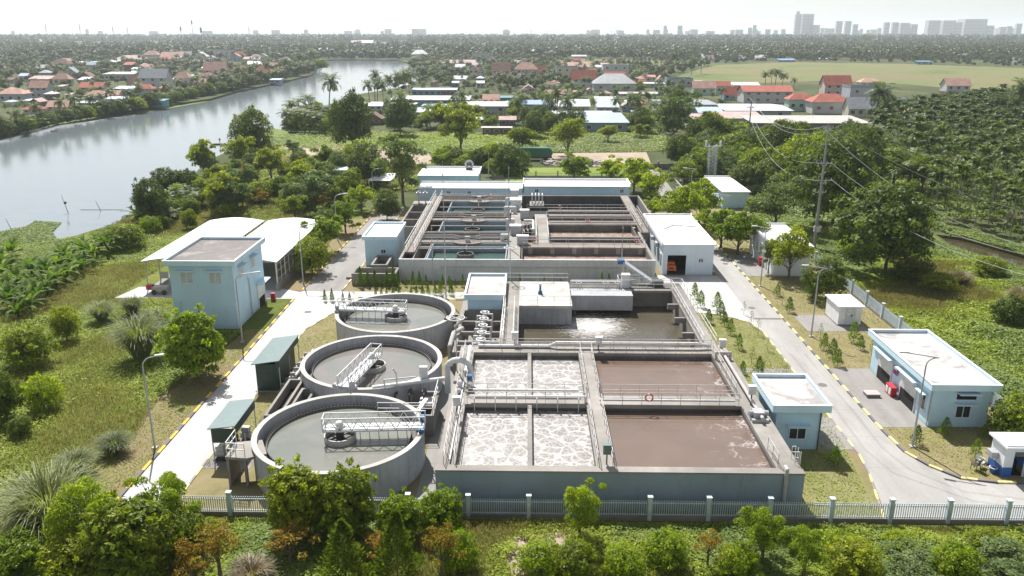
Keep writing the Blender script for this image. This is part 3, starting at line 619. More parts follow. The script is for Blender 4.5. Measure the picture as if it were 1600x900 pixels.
m = MB(); m.cyl((-9.0, 64.5, 0), (-9.0, 64.5, 3.1), .05, None, 8); m.build('post', 'steel', t)
m = MB(); m.box(-9.35, -8.65, 64.3, 64.7, 3.1, 4.1); m.build('cabinet', 'steel_white', t)
t = thing('roof_fan_mast', (-6.4, 66.2, 0), 'thin mast with a ring of lamps beside the middle round tank', 'mast')
m = MB(); m.cyl((-6.2, 65.9, 0), (-6.2, 65.9, 8.2), .07, .05, 10); m.build('mast_pole', 'steel', t)
m = MB(); m.ring(-6.2, 65.9, .75, .82, 8.1, 8.17, 24)
for k in range(4):
    a = R(45 + 90 * k); m.beam((-6.2, 65.9, 8.13), (-6.2 + .8 * math.cos(a), 65.9 + .8 * math.sin(a), 8.13), .05)
m.build('lamp_ring', 'steel_white', t)
for k in range(4):
    a = R(90 * k); m = MB(); m.box(-6.2 + .85 * math.cos(a) - .15, -6.2 + .85 * math.cos(a) + .15, 65.9 + .85 * math.sin(a) - .12, 65.9 + .85 * math.sin(a) + .12, 7.95, 8.15); m.build('flood_lamp', 'dark_metal', t)

# ------------------------------------------------------------------ aeration basin (front, four cells)
ab = thing('aeration_basin', (6.4, 60, 0), 'large front concrete basin, foaming cells on the left and brown cells on the right', 'basin')
H = 3.0
m = MB()
m.box(-6.25, 19.2, 48.8, 49.2, 0, H); m.box(-6.25, -5.85, 49.2, 71.8, 0, H - .003); m.box(18.8, 19.2, 49.2, 71.8, 0, H - .003); m.box(-5.85, 18.8, 71.4, 71.8, 0, H - .003)
m.build('outer_wall', 'tank_blue', ab)
m = MB(); m.box(-6.28, 19.23, 48.77, 49.5, H + .003, H + .13); m.box(-6.28, -5.82, 49.5, 71.83, H + .002, H + .07); m.box(18.77, 19.23, 49.5, 71.83, H + .002, H + .07); m.box(-5.82, 18.77, 71.38, 71.83, H + .002, H + .07); m.build('coping', 'concrete_deck', ab)
m = MB(); m.box(-5.85, -4.95, 49.5, 71.4, H - .25, H + .06); m.build('left_walkway', 'concrete_deck', ab)
m = MB(); m.box(4.95, 6.2, 49.5, 70.4, H - .25, H + .06); m.build('middle_walkway', 'concrete_deck', ab)
m = MB(); m.box(17.5, 18.8, 49.5, 71.4, H - .25, H + .055); m.build('right_walkway', 'concrete_deck', ab)
m = MB(); m.box(-4.95, 17.5, 70.4, 71.4, H - .25, H + .05); m.build('rear_walkway', 'concrete_deck', ab)
m = MB(); m.box(-4.95, 4.95, 59.3, 61.1, H - .25, H + .05); m.box(6.2, 17.5, 59.3, 61.1, H - .25, H + .05); m.build('cross_walkway', 'concrete_deck', ab)
m = MB(); m.box(-5.0, -4.95, 49.5, 70.4, .3, H - .25); m.box(4.95, 5.2, 49.5, 70.4, .3, H - .25); m.box(5.95, 6.2, 49.5, 70.4, .3, H - .25); m.box(17.5, 17.6, 49.5, 70.4, .3, H - .25)
m.box(-4.95, 17.5, 70.4, 70.6, .3, H - .25); m.box(-4.95, 4.95, 59.5, 59.8, .3, H - .25); m.box(-4.95, 4.95, 60.8, 61.0, .3, H - .25); m.box(6.2, 17.5, 59.5, 59.8, .3, H - .25); m.box(6.2, 17.5, 60.8, 61.0, .3, H - .25)
m.build('inner_wall', 'concrete_dark', ab)
m = MB(); m.box(.15, .48, 49.5, 59.3, .3, H + .02); m.box(.15, .48, 61.1, 70.4, .3, H + .02); m.build('dividing_wall', 'concrete', ab)
zw = 2.42
for x0, x1, y0, y1, mt in ((-4.95, .15, 49.5, 59.5, 'foam_water'), (.48, 4.95, 49.5, 59.5, 'foam_water'), (-4.95, .15, 61.0, 70.4, 'foam_water'), (.48, 4.95, 61.0, 70.4, 'foam_water'), (6.2, 17.5, 49.5, 59.5, 'sludge_water'), (6.2, 17.5, 61.0, 70.4, 'sludge_water')):
    m = MB(); m.face([(x0, y0, zw), (x1, y0, zw), (x1, y1, zw), (x0, y1, zw)]); m.build('water', mt, ab)
zd = H + .06
for pts in ([(-5.75, 49.6, zd), (-5.75, 71.0, zd)], [(-5.05, 49.8, zd), (-5.05, 59.2, zd)], [(-5.05, 61.2, zd), (-5.05, 70.2, zd)], [(5.05, 49.6, zd), (5.05, 59.2, zd)], [(5.05, 61.2, zd), (5.05, 70.4, zd)],
            [(6.1, 49.6, zd), (6.1, 59.2, zd)], [(6.1, 61.2, zd), (6.1, 70.4, zd)], [(6.3, 61.0, zd), (17.3, 61.0, zd)], [(6.3, 59.4, zd), (17.3, 59.4, zd)], [(-4.8, 61.0, zd), (4.8, 61.0, zd)], [(-4.8, 59.4, zd), (4.8, 59.4, zd)],
            [(-4.0, 70.5, zd), (4.6, 70.5, zd)], [(6.4, 70.5, zd), (17.2, 70.5, zd)], [(-4.0, 71.3, zd), (17.6, 71.3, zd)], [(17.6, 61.5, zd), (17.6, 70.2, zd)], [(17.6, 49.7, zd), (17.6, 52.2, zd)]):
    m = MB(); m.rail(pts, 1.05, 1.6, .024); m.build('handrail', 'rail_weathered', ab)
# air pipes on the basin
m = MB(); m.tube([(-4.6, 59.75, 3.55), (4.9, 59.75, 3.55), (4.9, 59.75, 2.6)], .11, 10); m.tube([(-4.4, 60.85, 3.6), (4.4, 60.85, 3.6)], .1, 10)
for i in range(6): m.tube([(-4.2 + 1.7 * i, 59.75, 3.55), (-4.2 + 1.7 * i, 59.3, 3.5), (-4.2 + 1.7 * i, 59.3, 2.4)], .045, 6)
m.build('air_pipe', 'steel_white', ab)
m = MB(); m.tube([(6.0, 59.55, 3.4), (17.0, 59.55, 3.4)], .1, 10); m.tube([(-4.6, 71.55, 3.25), (2.2, 71.55, 3.25), (2.9, 71.55, 3.6), (16.3, 71.55, 3.6), (17.6, 71.55, 3.4)], .17, 12); m.build('air_pipe', 'steel_white', ab)
m = MB(); m.tube([(18.35, 71.2, 3.5), (18.35, 68.2, 3.5), (18.35, 56.2, 3.5)], .14, 10); m.tube([(17.6, 69.0, 3.1), (17.6, 69.0, 3.75), (18.9, 69.0, 3.75), (18.9, 69.0, 3.1)], .13, 10); m.build('air_pipe', 'ceramic', ab)
m = MB(); m.tube([(-5.35, 49.9, 3.3), (-5.35, 63.0, 3.3)], .07, 8); m.tube([(-5.35, 65.0, 3.4), (-5.35, 71.0, 3.4)], .16, 10); m.build('air_pipe', 'steel_white', ab)
m = MB(); m.box(17.6, 18.9, 56.4, 57.9, 3.06, 3.3); m.cyl((17.5, 57.1, 3.55), (19.0, 57.1, 3.55), .22, None, 12); m.box(17.8, 18.6, 56.7, 57.6, 3.3, 3.75); m.build('gate_drive', 'steel', ab)
m = MB(); m.tube([(17.9, 49.1, 3.5), (17.9, 48.65, 3.5), (17.9, 48.65, .2)], .13, 10); m.build('drain_pipe', 'concrete_pale', ab)
m = MB(); m.rail([(18.9, 50.9, 3.06), (19.15, 50.9, 3.06)], 1.0, .3, .025); m.rail([(18.9, 50.1, 3.06), (19.15, 50.1, 3.06)], 1.0, .3, .025)
for i in range(9): m.beam((19.3, 50.2, .3 + .32 * i), (19.3, 50.8, .3 + .32 * i), .035)
m.beam((19.3, 50.2, 0), (19.3, 50.2, 4.0), .05); m.beam((19.3, 50.8, 0), (19.3, 50.8, 4.0), .05); m.build('ladder', 'steel_white', ab)
def lifering(x, y, z, label, axis='y'):
    m = MB(); n, k = 20, 8; b = []
    for i in range(n):
        a = 2 * math.pi * i / n
        row = []
        for j in range(k):
            q = 2 * math.pi * j / k; rr = .30 + .07 * math.cos(q)
            row.append((x + rr * math.cos(a), y + .06 * math.sin(q), z + rr * math.sin(a)))
        b.append(row)
    for i in range(n):
        m.mat(1 if (i % 5) == 0 else 0)
        for j in range(k): m.face([b[i][j], b[(i + 1) % n][j], b[(i + 1) % n][(j + 1) % k], b[i][(j + 1) % k]])
    o = m.build('life_ring', ['red_ring', 'plastic_white'], org=(x, y, z)); tag(o, label, 'life ring', 'life rings hung on the handrails')
lifering(10.0, 59.3, 3.75, 'red life ring hung on the cross walkway of the front basin')
def ctrl(x, y, z, label, mat='steel_white', h=1.35):
    t = thing('control_box', (x, y, z), label, 'cabinet')
    m = MB(); m.beam((x, y, z), (x, y, z + h - .6), .09); m.build('stand', 'dark_metal', t)
    m = MB(); m.box(x - .28, x + .28, y - .16, y + .16, z + h - .7, z + h); m.box(x - .33, x + .33, y - .22, y + .2, z + h, z + h + .05); m.build('cabinet', mat, t)
ctrl(5.7, 49.9, 3.1, 'small grey control cabinet at the front end of the middle walkway', 'cabin_roof', 1.5)
ctrl(6.9, 71.0, 3.05, 'white control cabinet on the rear walkway of the front basin')
ctrl(18.3, 59.5, 3.06, 'white control cabinet halfway along the right walkway of the front basin', h=1.7)
ctrl(-5.4, 56.8, 3.06, 'white control cabinet on the left walkway nearest the arch pipe', h=1.8)
ctrl(-1.1, 72.2, 3.05, 'white control cabinet at the left front corner of the pond')
ctrl(18.5, 70.6, 3.06, 'white control cabinet at the right rear corner of the front basin')
t = thing('valve_group', (-5.6, 62.6, 3.05), 'cluster of white valves and a motor on the left walkway below the arch', 'pump')
m = MB(); m.cyl((-5.6, 61.9, 3.05), (-5.6, 61.9, 3.7), .2, None, 12); m.cyl((-5.6, 61.2, 3.3), (-5.6, 62.4, 3.3), .16, None, 10); m.ball((-5.6, 61.9, 3.75), .22); m.build('valve_body', 'steel_white', t)

# ------------------------------------------------------------------ equalisation pond
ep = thing('equalisation_pond', (8, 82, 0), 'open pond tank of churning brown water behind the front basin', 'basin')
m = MB(); m.box(-1.2, -.8, 71.85, 93.2, 0, H); m.box(17.1, 17.5, 71.85, 91, 0, H - .2); m.box(-.8, 17.1, 90.6, 91, 0, H - .2); m.box(-.8, 17.1, 71.85, 72.0, 0, H - .05); m.build('pond_wall', 'concrete', ep)
m = MB(); m.face([(-.8, 72, .8), (17.1, 72, .8), (17.1, 90.6, .8), (-.8, 90.6, .8)]); m.build('water', 'pond_water', ep)
m = MB(); m.box(-.8, 5.05, 84.2, 84.5, .3, H - .3); m.box(4.75, 5.05, 84.5, 90.6, .3, H - .3); m.build('chamber_wall', 'concrete_wall', ep)
m = MB(); m.box(-.8, 5.1, 84.15, 93.2, H - .3, H + .02); m.box(-.8, 5.1, 91, 93.2, 0, H - .3); m.build('chamber_roof', 'concrete_pale', ep)
m = MB(); m.box(5.2, 12.3, 87.9, 88.2, 1.2, H); m.box(5.2, 12.3, 88.2, 90.6, H - .25, H - .003); m.box(12.0, 12.3, 88.2, 90.6, 1.2, H - .25); m.build('hanging_channel', 'concrete_wall', ep)
m = MB(); m.box(12.3, 17.1, 89.9, 90.6, H - .3, H - .01); m.build('rear_ledge', 'concrete', ep)
m = MB(); m.box(17.05, 18.5, 71.9, 91.4, H - .18, H + .02); m.build('side_walkway', 'concrete', ep)
m = MB()
for y in (76.5, 81.0, 85.5): m = MB(); m.prism([(15.9, y), (17.1, y), (17.1, y + .3), (15.9, y + .3)], 2.2, H - .2); m.box(16.8, 17.1, y, y + .3, .8, 2.2); m.build('buttress', 'concrete', ep)
m = MB(); m.box(-2.4, -1.2, 71.9, 93.2, H - .2, H + .01); m.build('left_walkway', 'concrete_deck', ep)
z3 = H + .02
for pts in ([(17.15, 72.4, z3), (17.15, 90.8, z3)], [(18.4, 72.4, z3), (18.4, 91.2, z3)], [(-.6, 84.3, z3), (4.9, 84.3, z3)], [(-2.3, 93.0, z3), (5.0, 93.0, z3)], [(-1.3, 72.2, z3), (-1.3, 84.0, z3)], [(-2.3, 72.2, z3), (-2.3, 83.4, z3)],
            [(5.3, 90.5, z3 - .02), (17.0, 90.5, z3 - .02)], [(12.4, 91.3, z3), (18.3, 91.3, z3)]):
    m = MB(); m.rail(pts, 1.1, 1.8, .025); m.build('handrail', 'steel_white', ep)
m = MB(); m.box(-.8, 18.5, 91.0, 92.4, H - .3, H - .02) if False else m.box(5.1, 18.5, 91.0, 93.0, H - .3, H - .02); m.box(5.1, 18.5, 92.7, 93.0, 0, H - .3); m.box(18.2, 18.5, 91.0, 92.7, 0, H - .3); m.build('rear_channel', 'concrete_dark', ep)
m = MB(); m.tube([(5.3, 92.6, 3.2), (12.0, 92.6, 3.2), (12.0, 92.6, 2.6)], .16, 10); m.build('rear_pipe', 'steel_white', ep)
for i, (x, lab) in enumerate(((6.2, 'left'), (9.4, 'middle'), (10.8, 'right'))):
    m = MB(); m.beam((x, 90.9, 2.98), (x, 90.9, 3.8), .1); m.ring(x, 90.9, .28, .34, 3.6, 3.65, 16); m.beam((x + .35, 90.9, 2.98), (x + .35, 90.9, 3.5), .08); m.build('gate_wheel', 'ceramic', ep)
t = thing('vent_pipe', (1.6, 88.4, H), 'short dark vent with white cap on the pale chamber roof', 'vent')
m = MB(); m.cyl((1.6, 88.4, H), (1.6, 88.4, H + 1.1), .14, .12, 12); m.box(1.35, 1.85, 88.2, 88.6, H, H + .35); m.build('vent_body', 'motor_blue', t)
m = MB(); m.cyl((1.6, 88.4, H + 1.1), (1.6, 88.4, H + 1.3), .2, .2, 12); m.build('cap', 'plastic_white', t)
t = thing('mechanical_screen', (13.0, 92, 3), 'inclined grey screen conveyor rising left behind the pond', 'conveyor')
m = MB(); m.beam((15.6, 91.8, 3.1), (11.6, 94.2, 5.4), .75, .3); m.build('conveyor_trough', 'steel', t)
m = MB(); m.box(15.0, 16.3, 91.3, 92.3, 2.99, 3.7); m.build('drive_housing', 'dark_metal', t)
m = MB(); m.beam((12.3, 93.8, 0), (12.3, 93.8, 4.9), .1); m.beam((11.8, 94.1, 0), (11.8, 94.1, 5.1), .1); m.build('support', 'steel_white', t)
m = MB(); m.box(11.1, 11.9, 93.7, 94.6, 5.1, 5.6); m.build('head', 'motor_blue', t)
t = thing('gate_hoist', (12.1, 90, 3), 'white boxed hoist standing left of the screen conveyor', 'hoist')
m = MB(); m.box(11.3, 12.3, 90.9, 91.8, 2.98, 4.6); m.build('hoist_box', 'steel_white', t)
m = MB(); m.rail([(10.9, 90.8, 2.98), (10.9, 92.3, 2.98), (13.6, 92.3, 2.98)], 1.2, 1.2, .03); m.build('handrail', 'steel_white', t)

# blue inlet pump house with its open valve pit
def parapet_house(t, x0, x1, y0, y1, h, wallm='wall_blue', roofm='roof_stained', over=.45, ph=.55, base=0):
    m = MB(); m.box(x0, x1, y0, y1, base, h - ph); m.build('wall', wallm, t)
    m = MB(); a0, a1, b0, b1 = x0 - over, x1 + over, y0 - over, y1 + over; w = .16
    m.box(a0, a1, b0, b0 + w, h - ph, h); m.box(a0, a1, b1 - w, b1, h - ph, h); m.box(a0, a0 + w, b0 + w, b1 - w, h - ph, h); m.box(a1 - w, a1, b0 + w, b1 - w, h - ph, h)
    m.build('parapet', 'parapet_blue', t)
    m = MB(); m.box(a0 + w, a1 - w, b0 + w, b1 - w, h - ph + .002, h - .28); m.build('roof', roofm, t)
    m = MB(); c = .03
    for bx in ((a0 - c, a1 + c, b0 - c, b0 + w + c), (a0 - c, a1 + c, b1 - w - c, b1 + c), (a0 - c, a0 + w + c, b0 + w + c, b1 - w - c), (a1 - w - c, a1 + c, b0 + w + c, b1 - w - c)): m.box(*bx, h, h + .04)
    m.build('parapet_cap', 'wall_white', t)
def window(t, x, y, z, w, h, face='front', canopy=True, mat='glass_dark', frame='wall_white'):
    """window with frame, mullion, sill and a slab canopy, on the -y (front) or -x (left) face"""
    if face == 'front': B = lambda m, a0, a1, d0, d1, z0, z1: m.box(x + a0, x + a1, y - d1, y - d0, z0, z1)
    else: B = lambda m, a0, a1, d0, d1, z0, z1: m.box(x - d1, x - d0, y + a0, y + a1, z0, z1)
    f = MB(); hw = w / 2
    B(f, -hw - .06, hw + .06, .003, .07, z + h, z + h + .06); B(f, -hw - .06, -hw, .003, .07, z, z + h); B(f, hw, hw + .06, .003, .07, z, z + h); B(f, -.03, .03, .003, .07, z, z + h); B(f, -hw - .1, hw + .1, .003, .12, z - .08, z)
    fo = f.build('window', frame, t)
    g = MB(); B(g, -hw, -.03, .003, .03, z, z + h); B(g, .03, hw, .003, .03, z, z + h); g.build('pane', mat, fo)
    if canopy:
        c = MB(); B(c, -hw - .3, hw + .3, .003, .55, z + h + .2, z + h + .28); c.build('canopy', 'parapet_blue', t)
t = thing('inlet_house', (-4.8, 88, 0), 'blue flat-roofed pump house standing left of the pond chamber', 'building')
parapet_house(t, -6.6, -2.75, 84.9, 92.6, 4.1, 'wall_blue', 'roof_stained', .35, .6)
t = thing('valve_chamber', (-4.8, 78, 0), 'open pit in front of the blue pump house with a column of valves', 'pit')
m = MB(); openbox(m, -7.2, -2.45, 72.2, 84.8, 0, 2.3, .3, .1); m.build('pit_wall', 'concrete_deck', t)
m = MB()
for y in (75.4, 78.2, 81.4): m = MB(); m.box(-6.9, -2.75, y, y + .3, 1.7, 2.1); m.build('beam', 'concrete', t)
for i in range(5):
    y = 73.8 + 2.0 * i
    m = MB(); m.cyl((-4.5, y, 1.4), (-4.5, y, 2.9), .25, .2, 12); m.ring(-4.5, y, .4, .5, 3.0, 3.08, 16); m.ball((-4.5, y, 3.05), .2, 6, 10, .6); m.tube([(-5.3, y - .3, 1.2), (-5.3, y - .3, 2.7), (-4.5, y - .3, 2.7)], .1, 8); m.tube([(-3.7, y + .3, 1.2), (-3.7, y + .3, 2.7), (-4.5, y + .3, 2.7)], .1, 8)
    m.build('valve', 'steel_white', t)
m = MB(); m.tube([(-4.5, 73.0, 1.5), (-4.5, 84.2, 1.5)], .28, 12); m.build('header_pipe', 'steel', t)
m = MB(); m.tube([(-7.6, 74.0, .2), (-7.6, 74.0, 2.2), (-7.4, 76.2, 2.75), (-6.6, 77.6, 2.75)], .24, 10); m.tube([(-7.5, 80.0, .2), (-7.5, 80.0, 2.0), (-6.9, 80.6, 2.6)], .24, 10); m.build('bypass_pipe', 'concrete_pale', t)
m = MB(); m.rail([(-7.0, 72.4, 2.3), (-2.6, 72.4, 2.3)], 1.1, 1.1, .03); m.rail([(-2.5, 72.4, 3.02), (-2.5, 84.6, 3.02)], 1.05, 1.6, .03); m.build('handrail', 'steel_white', t)

# ------------------------------------------------------------------ rear treatment block (membrane basins)
rb = thing('treatment_block', (0, 103.2, 0), 'large rear concrete basin block with blue-lined ponds and brown sludge channels', 'basin')
H = 3.0
m = MB(); m.box(-17.2, 17.2, 103.0, 103.35, 0, H); m.build('front_wall', 'concrete_front', rb)
m = MB(); m.box(-17.2, -16.85, 103.35, 147.5, 0, H - .003); m.box(16.85, 17.2, 103.35, 119, 0, H - .003); m.box(17.2, 20.8, 118.7, 119.0, 0, H - .003); m.box(20.5, 20.8, 119, 147.5, 0, H - .003); m.box(-16.85, 20.5, 147.2, 147.5, 0, H - .003); m.build('side_wall', 'concrete', rb)
m = MB(); m.beam((-11.5, 102.9, 1.95), (16.6, 102.9, 1.95), .12, .1); m.build('cable_tray', 'rail_weathered', rb)
m = MB(); m.box(-16.9, -15.5, 106.5, 146, H - .25, H + .05); m.build('left_walkway', 'concrete_brown', rb)
m = MB(); m.box(-2.6, -.9, 103.35, 147.2, H - .35, H + .04); m.build('centre_walkway', 'concrete_deck', rb)
def basin(x0, x1, y0, y1, z, mat, lin):
    m = MB(); m.face([(x0, y0, z), (x1, y0, z), (x1, y1, z), (x0, y1, z)]); m.build('water', mat, rb)
    m = MB(); m.box(x0, x1, y1, y1 + .15, z - .3, H - .05); m.box(x0 - .15, x0, y0, y1, z - .3, H - .05); m.box(x1, x1 + .15, y0, y1, z - .3, H - .05); m.build('basin_lining', lin, rb)
for y0, y1 in ((103.6, 111.8), (118.9, 126.0), (132.6, 141.4)):
    basin(-13.4, -2.9, y0, y1, 1.7, 'green_water', 'tank_blue')
    m = MB(); m.box(-15.4, -2.7, y1 + .2, y1 + 1.5, H - .3, H + .05); m.prism([(-9.6, y1 - .6), (-7.6, y1 - .6), (-6.4, y1 + .2), (-10.8, y1 + .2)], H - .25, H + .045); m.build('cross_walkway', 'concrete_brown', rb)
    cx, cc = -8.6, (y0 + y1) / 2 + .2
    m = MB(); m.ring(cx, cc, 1.05, 1.2, 1.4, 2.5, 32); m.build('centre_well', 'concrete_dark', rb)
    m = MB(); m.cyl((cx, cc, 1.5), (cx, cc, 3.2), .12, None, 8); m.beam((cx - 1.1, cc, 2.3), (cx + 1.1, cc, 2.3), .1); m.beam((cx, cc - 1.1, 2.3), (cx, cc + 3.6, 2.9), .1); m.build('centre_column', 'dark_metal', rb)
    m = MB(); m.cyl((cx, y1 + .6, H + .05), (cx, y1 + .6, H + .6), .4, .25, 12); m.box(cx - .35, cx + .35, y1 + .3, y1 + .9, H + .55, H + .85); m.build('drive_head', 'ceramic', rb)
    m = MB(); m.rail([(-15.2, y1 + 1.45, H + .05), (-2.8, y1 + 1.45, H + .05)], 1.1, 2.0, .03); m.build('handrail', 'rail_weathered', rb)
    m = MB(); m.rail([(-15.2, y1 + .3, H + .05), (-10.6, y1 + .3, H + .05), (-9.6, y1 - .5, H + .05), (-7.6, y1 - .5, H + .05), (-6.6, y1 + .3, H + .05), (-2.8, y1 + .3, H + .05)], 1.1, 2.0, .03); m.build('handrail', 'rail_weathered', rb)
for y0, y1 in ((113.4, 118.5), (127.6, 132.2), (143.0, 147.0)):
    m = MB(); m.box(-15.4, -2.7, y1 + .02, y1 + .3, .6, H); m.box(-15.4, -2.7, (y0 + y1) / 2, (y0 + y1) / 2 + .2, .6, H - .2); m.build('channel_wall', 'concrete', rb)
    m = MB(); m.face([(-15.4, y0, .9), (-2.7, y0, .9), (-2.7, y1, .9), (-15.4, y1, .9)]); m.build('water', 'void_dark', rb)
for y in (107.2, 108.0, 120.8, 134.6):
    m = MB(); m.tube([(-14.9, y, 3.4), (-3.1, y, 3.4)], .07, 8); m.build('air_pipe', 'rail_weathered', rb)
# left edge channel: dark cells and rails
m = MB(); openbox(m, -20.3, -17.25, 122.2, 139, 0, 2.9, .3, .3); m.box(-20, -17.5, 127.5, 127.8, 1.8, 2.85); m.box(-20, -17.5, 133, 133.3, 1.8, 2.85); m.build('side_channel', 'concrete', rb)
m = MB(); m.box(-20.3, -15.5, 139.02, 141.5, 2.6, 3.04); m.build('side_deck', 'concrete_deck', rb)
m = MB(); openbox(m, -15.4, -13.65, 103.36, 111.8, 0, 2.95, .12); m.build('inlet_channel', 'concrete', rb)
for x in (-16.8, -15.6):
    m = MB(); m.rail([(x, 106.6, H + .05), (x, 145.6, H + .05)], 1.15, 2.4, .035); m.build('handrail', 'steel_white', rb)
# right half: brown sludge channels
basin(-.6, 16.7, 103.6, 109.3, 1.9, 'brown_water', 'concrete_dark')
m = MB(); m.box(-.8, 16.85, 109.45, 111.9, H - .3, H + .04); m.build('cross_walkway', 'concrete_brown', rb)
basin(3.4, 16.4, 112.2, 115.6, 2.2, 'brown_water', 'concrete_dark'); basin(-.6, 1.2, 112.2, 115.4, 2.0, 'brown_water', 'concrete_dark')
basin(3.4, 16.4, 116.2, 123.3, 1.9, 'brown_water', 'concrete_dark'); basin(-.6, 1.2, 116.4, 123.3, 1.3, 'void_dark', 'concrete_dark')
m = MB(); m.box(-.8, 16.85, 115.75, 116.1, 1.2, H - .02); m.build('dividing_wall', 'concrete', rb)
m = MB(); m.box(-.8, 18.5, 123.45, 125.8, H - .3, H + .04); m.build('cross_walkway', 'concrete_brown', rb)
m = MB(); m.box(1.3, 3.25, 111.9, 131, H - .31, H + .036); m.build('spine_walkway', 'concrete_deck', rb)
for y0, y1 in ((126.0, 128.0), (128.6, 130.8), (131.4, 133.0)): basin(3.4, 17.5, y0, y1, 1.9, 'brown_water', 'concrete_dark')
for y in (128.15, 130.95, 133.2): m = MB(); m.box(3.3, 18.5, y, y + .35, H - .5, H); m.build('dividing_wall', 'concrete_deck', rb)
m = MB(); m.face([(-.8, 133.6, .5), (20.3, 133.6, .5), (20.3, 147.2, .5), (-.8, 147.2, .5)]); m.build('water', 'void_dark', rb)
m = MB(); m.box(-.8, 20.4, 147.0, 147.18, .3, H - .05); m.box(18.6, 18.8, 133.5, 147, .3, H - .02); m.build('rear_lining', 'concrete_dark', rb)
m = MB(); m.box(17.3, 18.6, 119.05, 147.0, H - .3, H + .03); m.build('right_walkway', 'concrete_brown', rb)
for y, x0, x1 in ((109.55, -.6, 16.7), (111.8, 3.5, 16.7), (123.55, 3.5, 18.2), (125.7, 3.5, 18.2), (131.1, 3.5, 18.2), (133.5, 0, 18.2), (115.7, -.6, 1.2), (111.8, -.6, 1.2)):
    m = MB(); m.rail([(x0, y, H + .04), (x1, y, H + .04)], 1.1, 2.2, .03); m.build('handrail', 'rail_weathered', rb)
for x in (1.4, 3.15):
    m = MB(); m.rail([(x, 112.0, H + .04), (x, 123.3, H + .04)], 1.1, 1.9, .035); m.build('handrail', 'steel_white', rb)
for x in (17.4, 18.5):
    m = MB(); m.rail([(x, 119.2, H + .04), (x, 133.0, H + .04)], 1.1, 2.2, .035); m.build('handrail', 'rail_weathered', rb)
m = MB(); m.tube([(-.5, 124.6, 3.4), (1.0, 124.6, 3.4), (1.0, 118.5, 3.4), (1.0, 118.5, 2.2)], .2, 8); m.build('air_pipe', 'steel_white', rb)
for y in (124.0, 128.4, 132.6):
    m = MB(); m.tube([(3.6, y, 3.3), (17.2, y, 3.3)], .13, 8); m.build('air_pipe', 'ceramic', rb)
for i in range(6):
    m = MB(); m.box(.2 + 3.1 * i, .8 + 3.1 * i, 109.2, 109.5, 2.1, 3.1); m.build('corbel', 'concrete_deck', rb)
lifering(1.0, 111.7, 3.6, 'life ring left of the spine walkway on the rear block')
lifering(15.7, 111.7, 3.6, 'life ring at the right end of the rear block front walkway')
lifering(9.6, 124.0, 3.7, 'life ring on the middle cross walkway of the rear block')
lifering(-10.6, 127.4, 3.7, 'life ring on the second blue pond of the rear block')
lifering(-6.5, 143.0, 3.7, 'life ring at the farthest blue pond of the rear block')
lifering(5.6, 133.4, 3.7, 'life ring beside the farthest dark basin of the rear block')
# equipment along the spine
for i, (x, y, w, d, h, lab) in enumerate([(-2.2, 140.5, 1.3, 2.2, 2.4, 'tallest white equipment box at the far end of the rear block spine'), (-1.9, 134.5, 1.7, 2.4, 1.9, 'broad white equipment box on the rear block spine'),
                                          (-1.7, 117.0, 1.6, 1.2, 1.4, 'low grey equipment box halfway down the rear block spine'), (-.6, 111.0, 1.6, .8, 1.3, 'pair of grey cabinets near the front of the rear block spine'),
                                          (-.4, 127.5, 1.4, 1.0, 1.5, 'blue-grey cabinet beside the pipes of the rear block spine')]):
    t = thing('equipment_box', (x, y, H), lab, 'equipment', 'white machine boxes on the rear block')
    m = MB(); m.box(x - w / 2, x + w / 2, y - d / 2, y + d / 2, H + .05, H + h); m.build('housing', 'steel_white' if i < 2 else 'steel', t)
    m = MB(); m.box(x - w / 2 - .08, x + w / 2 + .08, y - d / 2 - .08, y + d / 2 + .08, H + h, H + h + .08); m.build('lid', 'plastic_white', t)
    m = MB(); m.box(x - w / 4, x + w / 4, y - d / 2 - .04, y - d / 2 - .003, H + .3, H + h * .6); m.build('door', 'steel', t)
t = thing('pipe_cluster', (-3.2, 123, 3), 'cluster of fat white pipes rising at the middle of the rear block', 'pipe')
for pts in ([(-3.5, 137, 2.0), (-3.5, 137, 4.4), (-2.4, 137, 4.4)], [(-3.6, 131.5, 1.5), (-3.6, 131.5, 4.0), (-2.0, 131.5, 4.0), (-2.0, 131.5, 3)], [(-3.0, 122.4, 2.0), (-3.0, 122.4, 4.2)], [(-2.2, 122.4, 2.0), (-2.2, 122.4, 4.2)], [(-3.6, 113.2, 1.6), (-3.6, 113.2, 3.8), (-2.5, 113.2, 3.8)]):
    m = MB(); m.tube(pts, .3, 10); m.build('pipe', 'steel_white', t)
t = thing('valve_bank', (-1, 119.5, 3), 'tangle of weathered valves and motors left of the spine walkway', 'valves')
for i in range(6):
    x = -2.2 + .55 * i; y = 119.2 + .6 * (i % 3)
    m = MB(); m.cyl((x, y, 3.0), (x, y, 4.0), .14, None, 8); m.ring(x, y, .2, .28, 3.9, 3.96, 12); m.tube([(x, y, 3.3), (x + .2, y - 1.6, 3.3), (x + .2, y - 1.6, 2)], .09, 6); m.build('valve', 'ceramic', t)
t = thing('valve_stand', (-18.7, 140, 3), 'two grey valve heads on the side deck left of the rear block', 'valves')
for x in (-19.3, -18.1):
    m = MB(); m.cyl((x, 140.2, 3.04), (x, 140.2, 4.6), .12, None, 8); m.cyl((x - .4, 140.2, 4.6), (x + .4, 140.2, 4.6), .3, None, 12); m.cyl((x, 140.2, 4.6), (x, 140.2, 5.1), .25, .2, 10); m.build('valve_head', 'steel', t)
t = thing('air_valve_rack', (.8, 141, 3), 'rack of white pipes at the left end of the farthest dark basin', 'pipe')
m = MB(); m.box(.5, 3.0, 138, 142, H - .3, H)
m.build('platform', 'concrete', t)
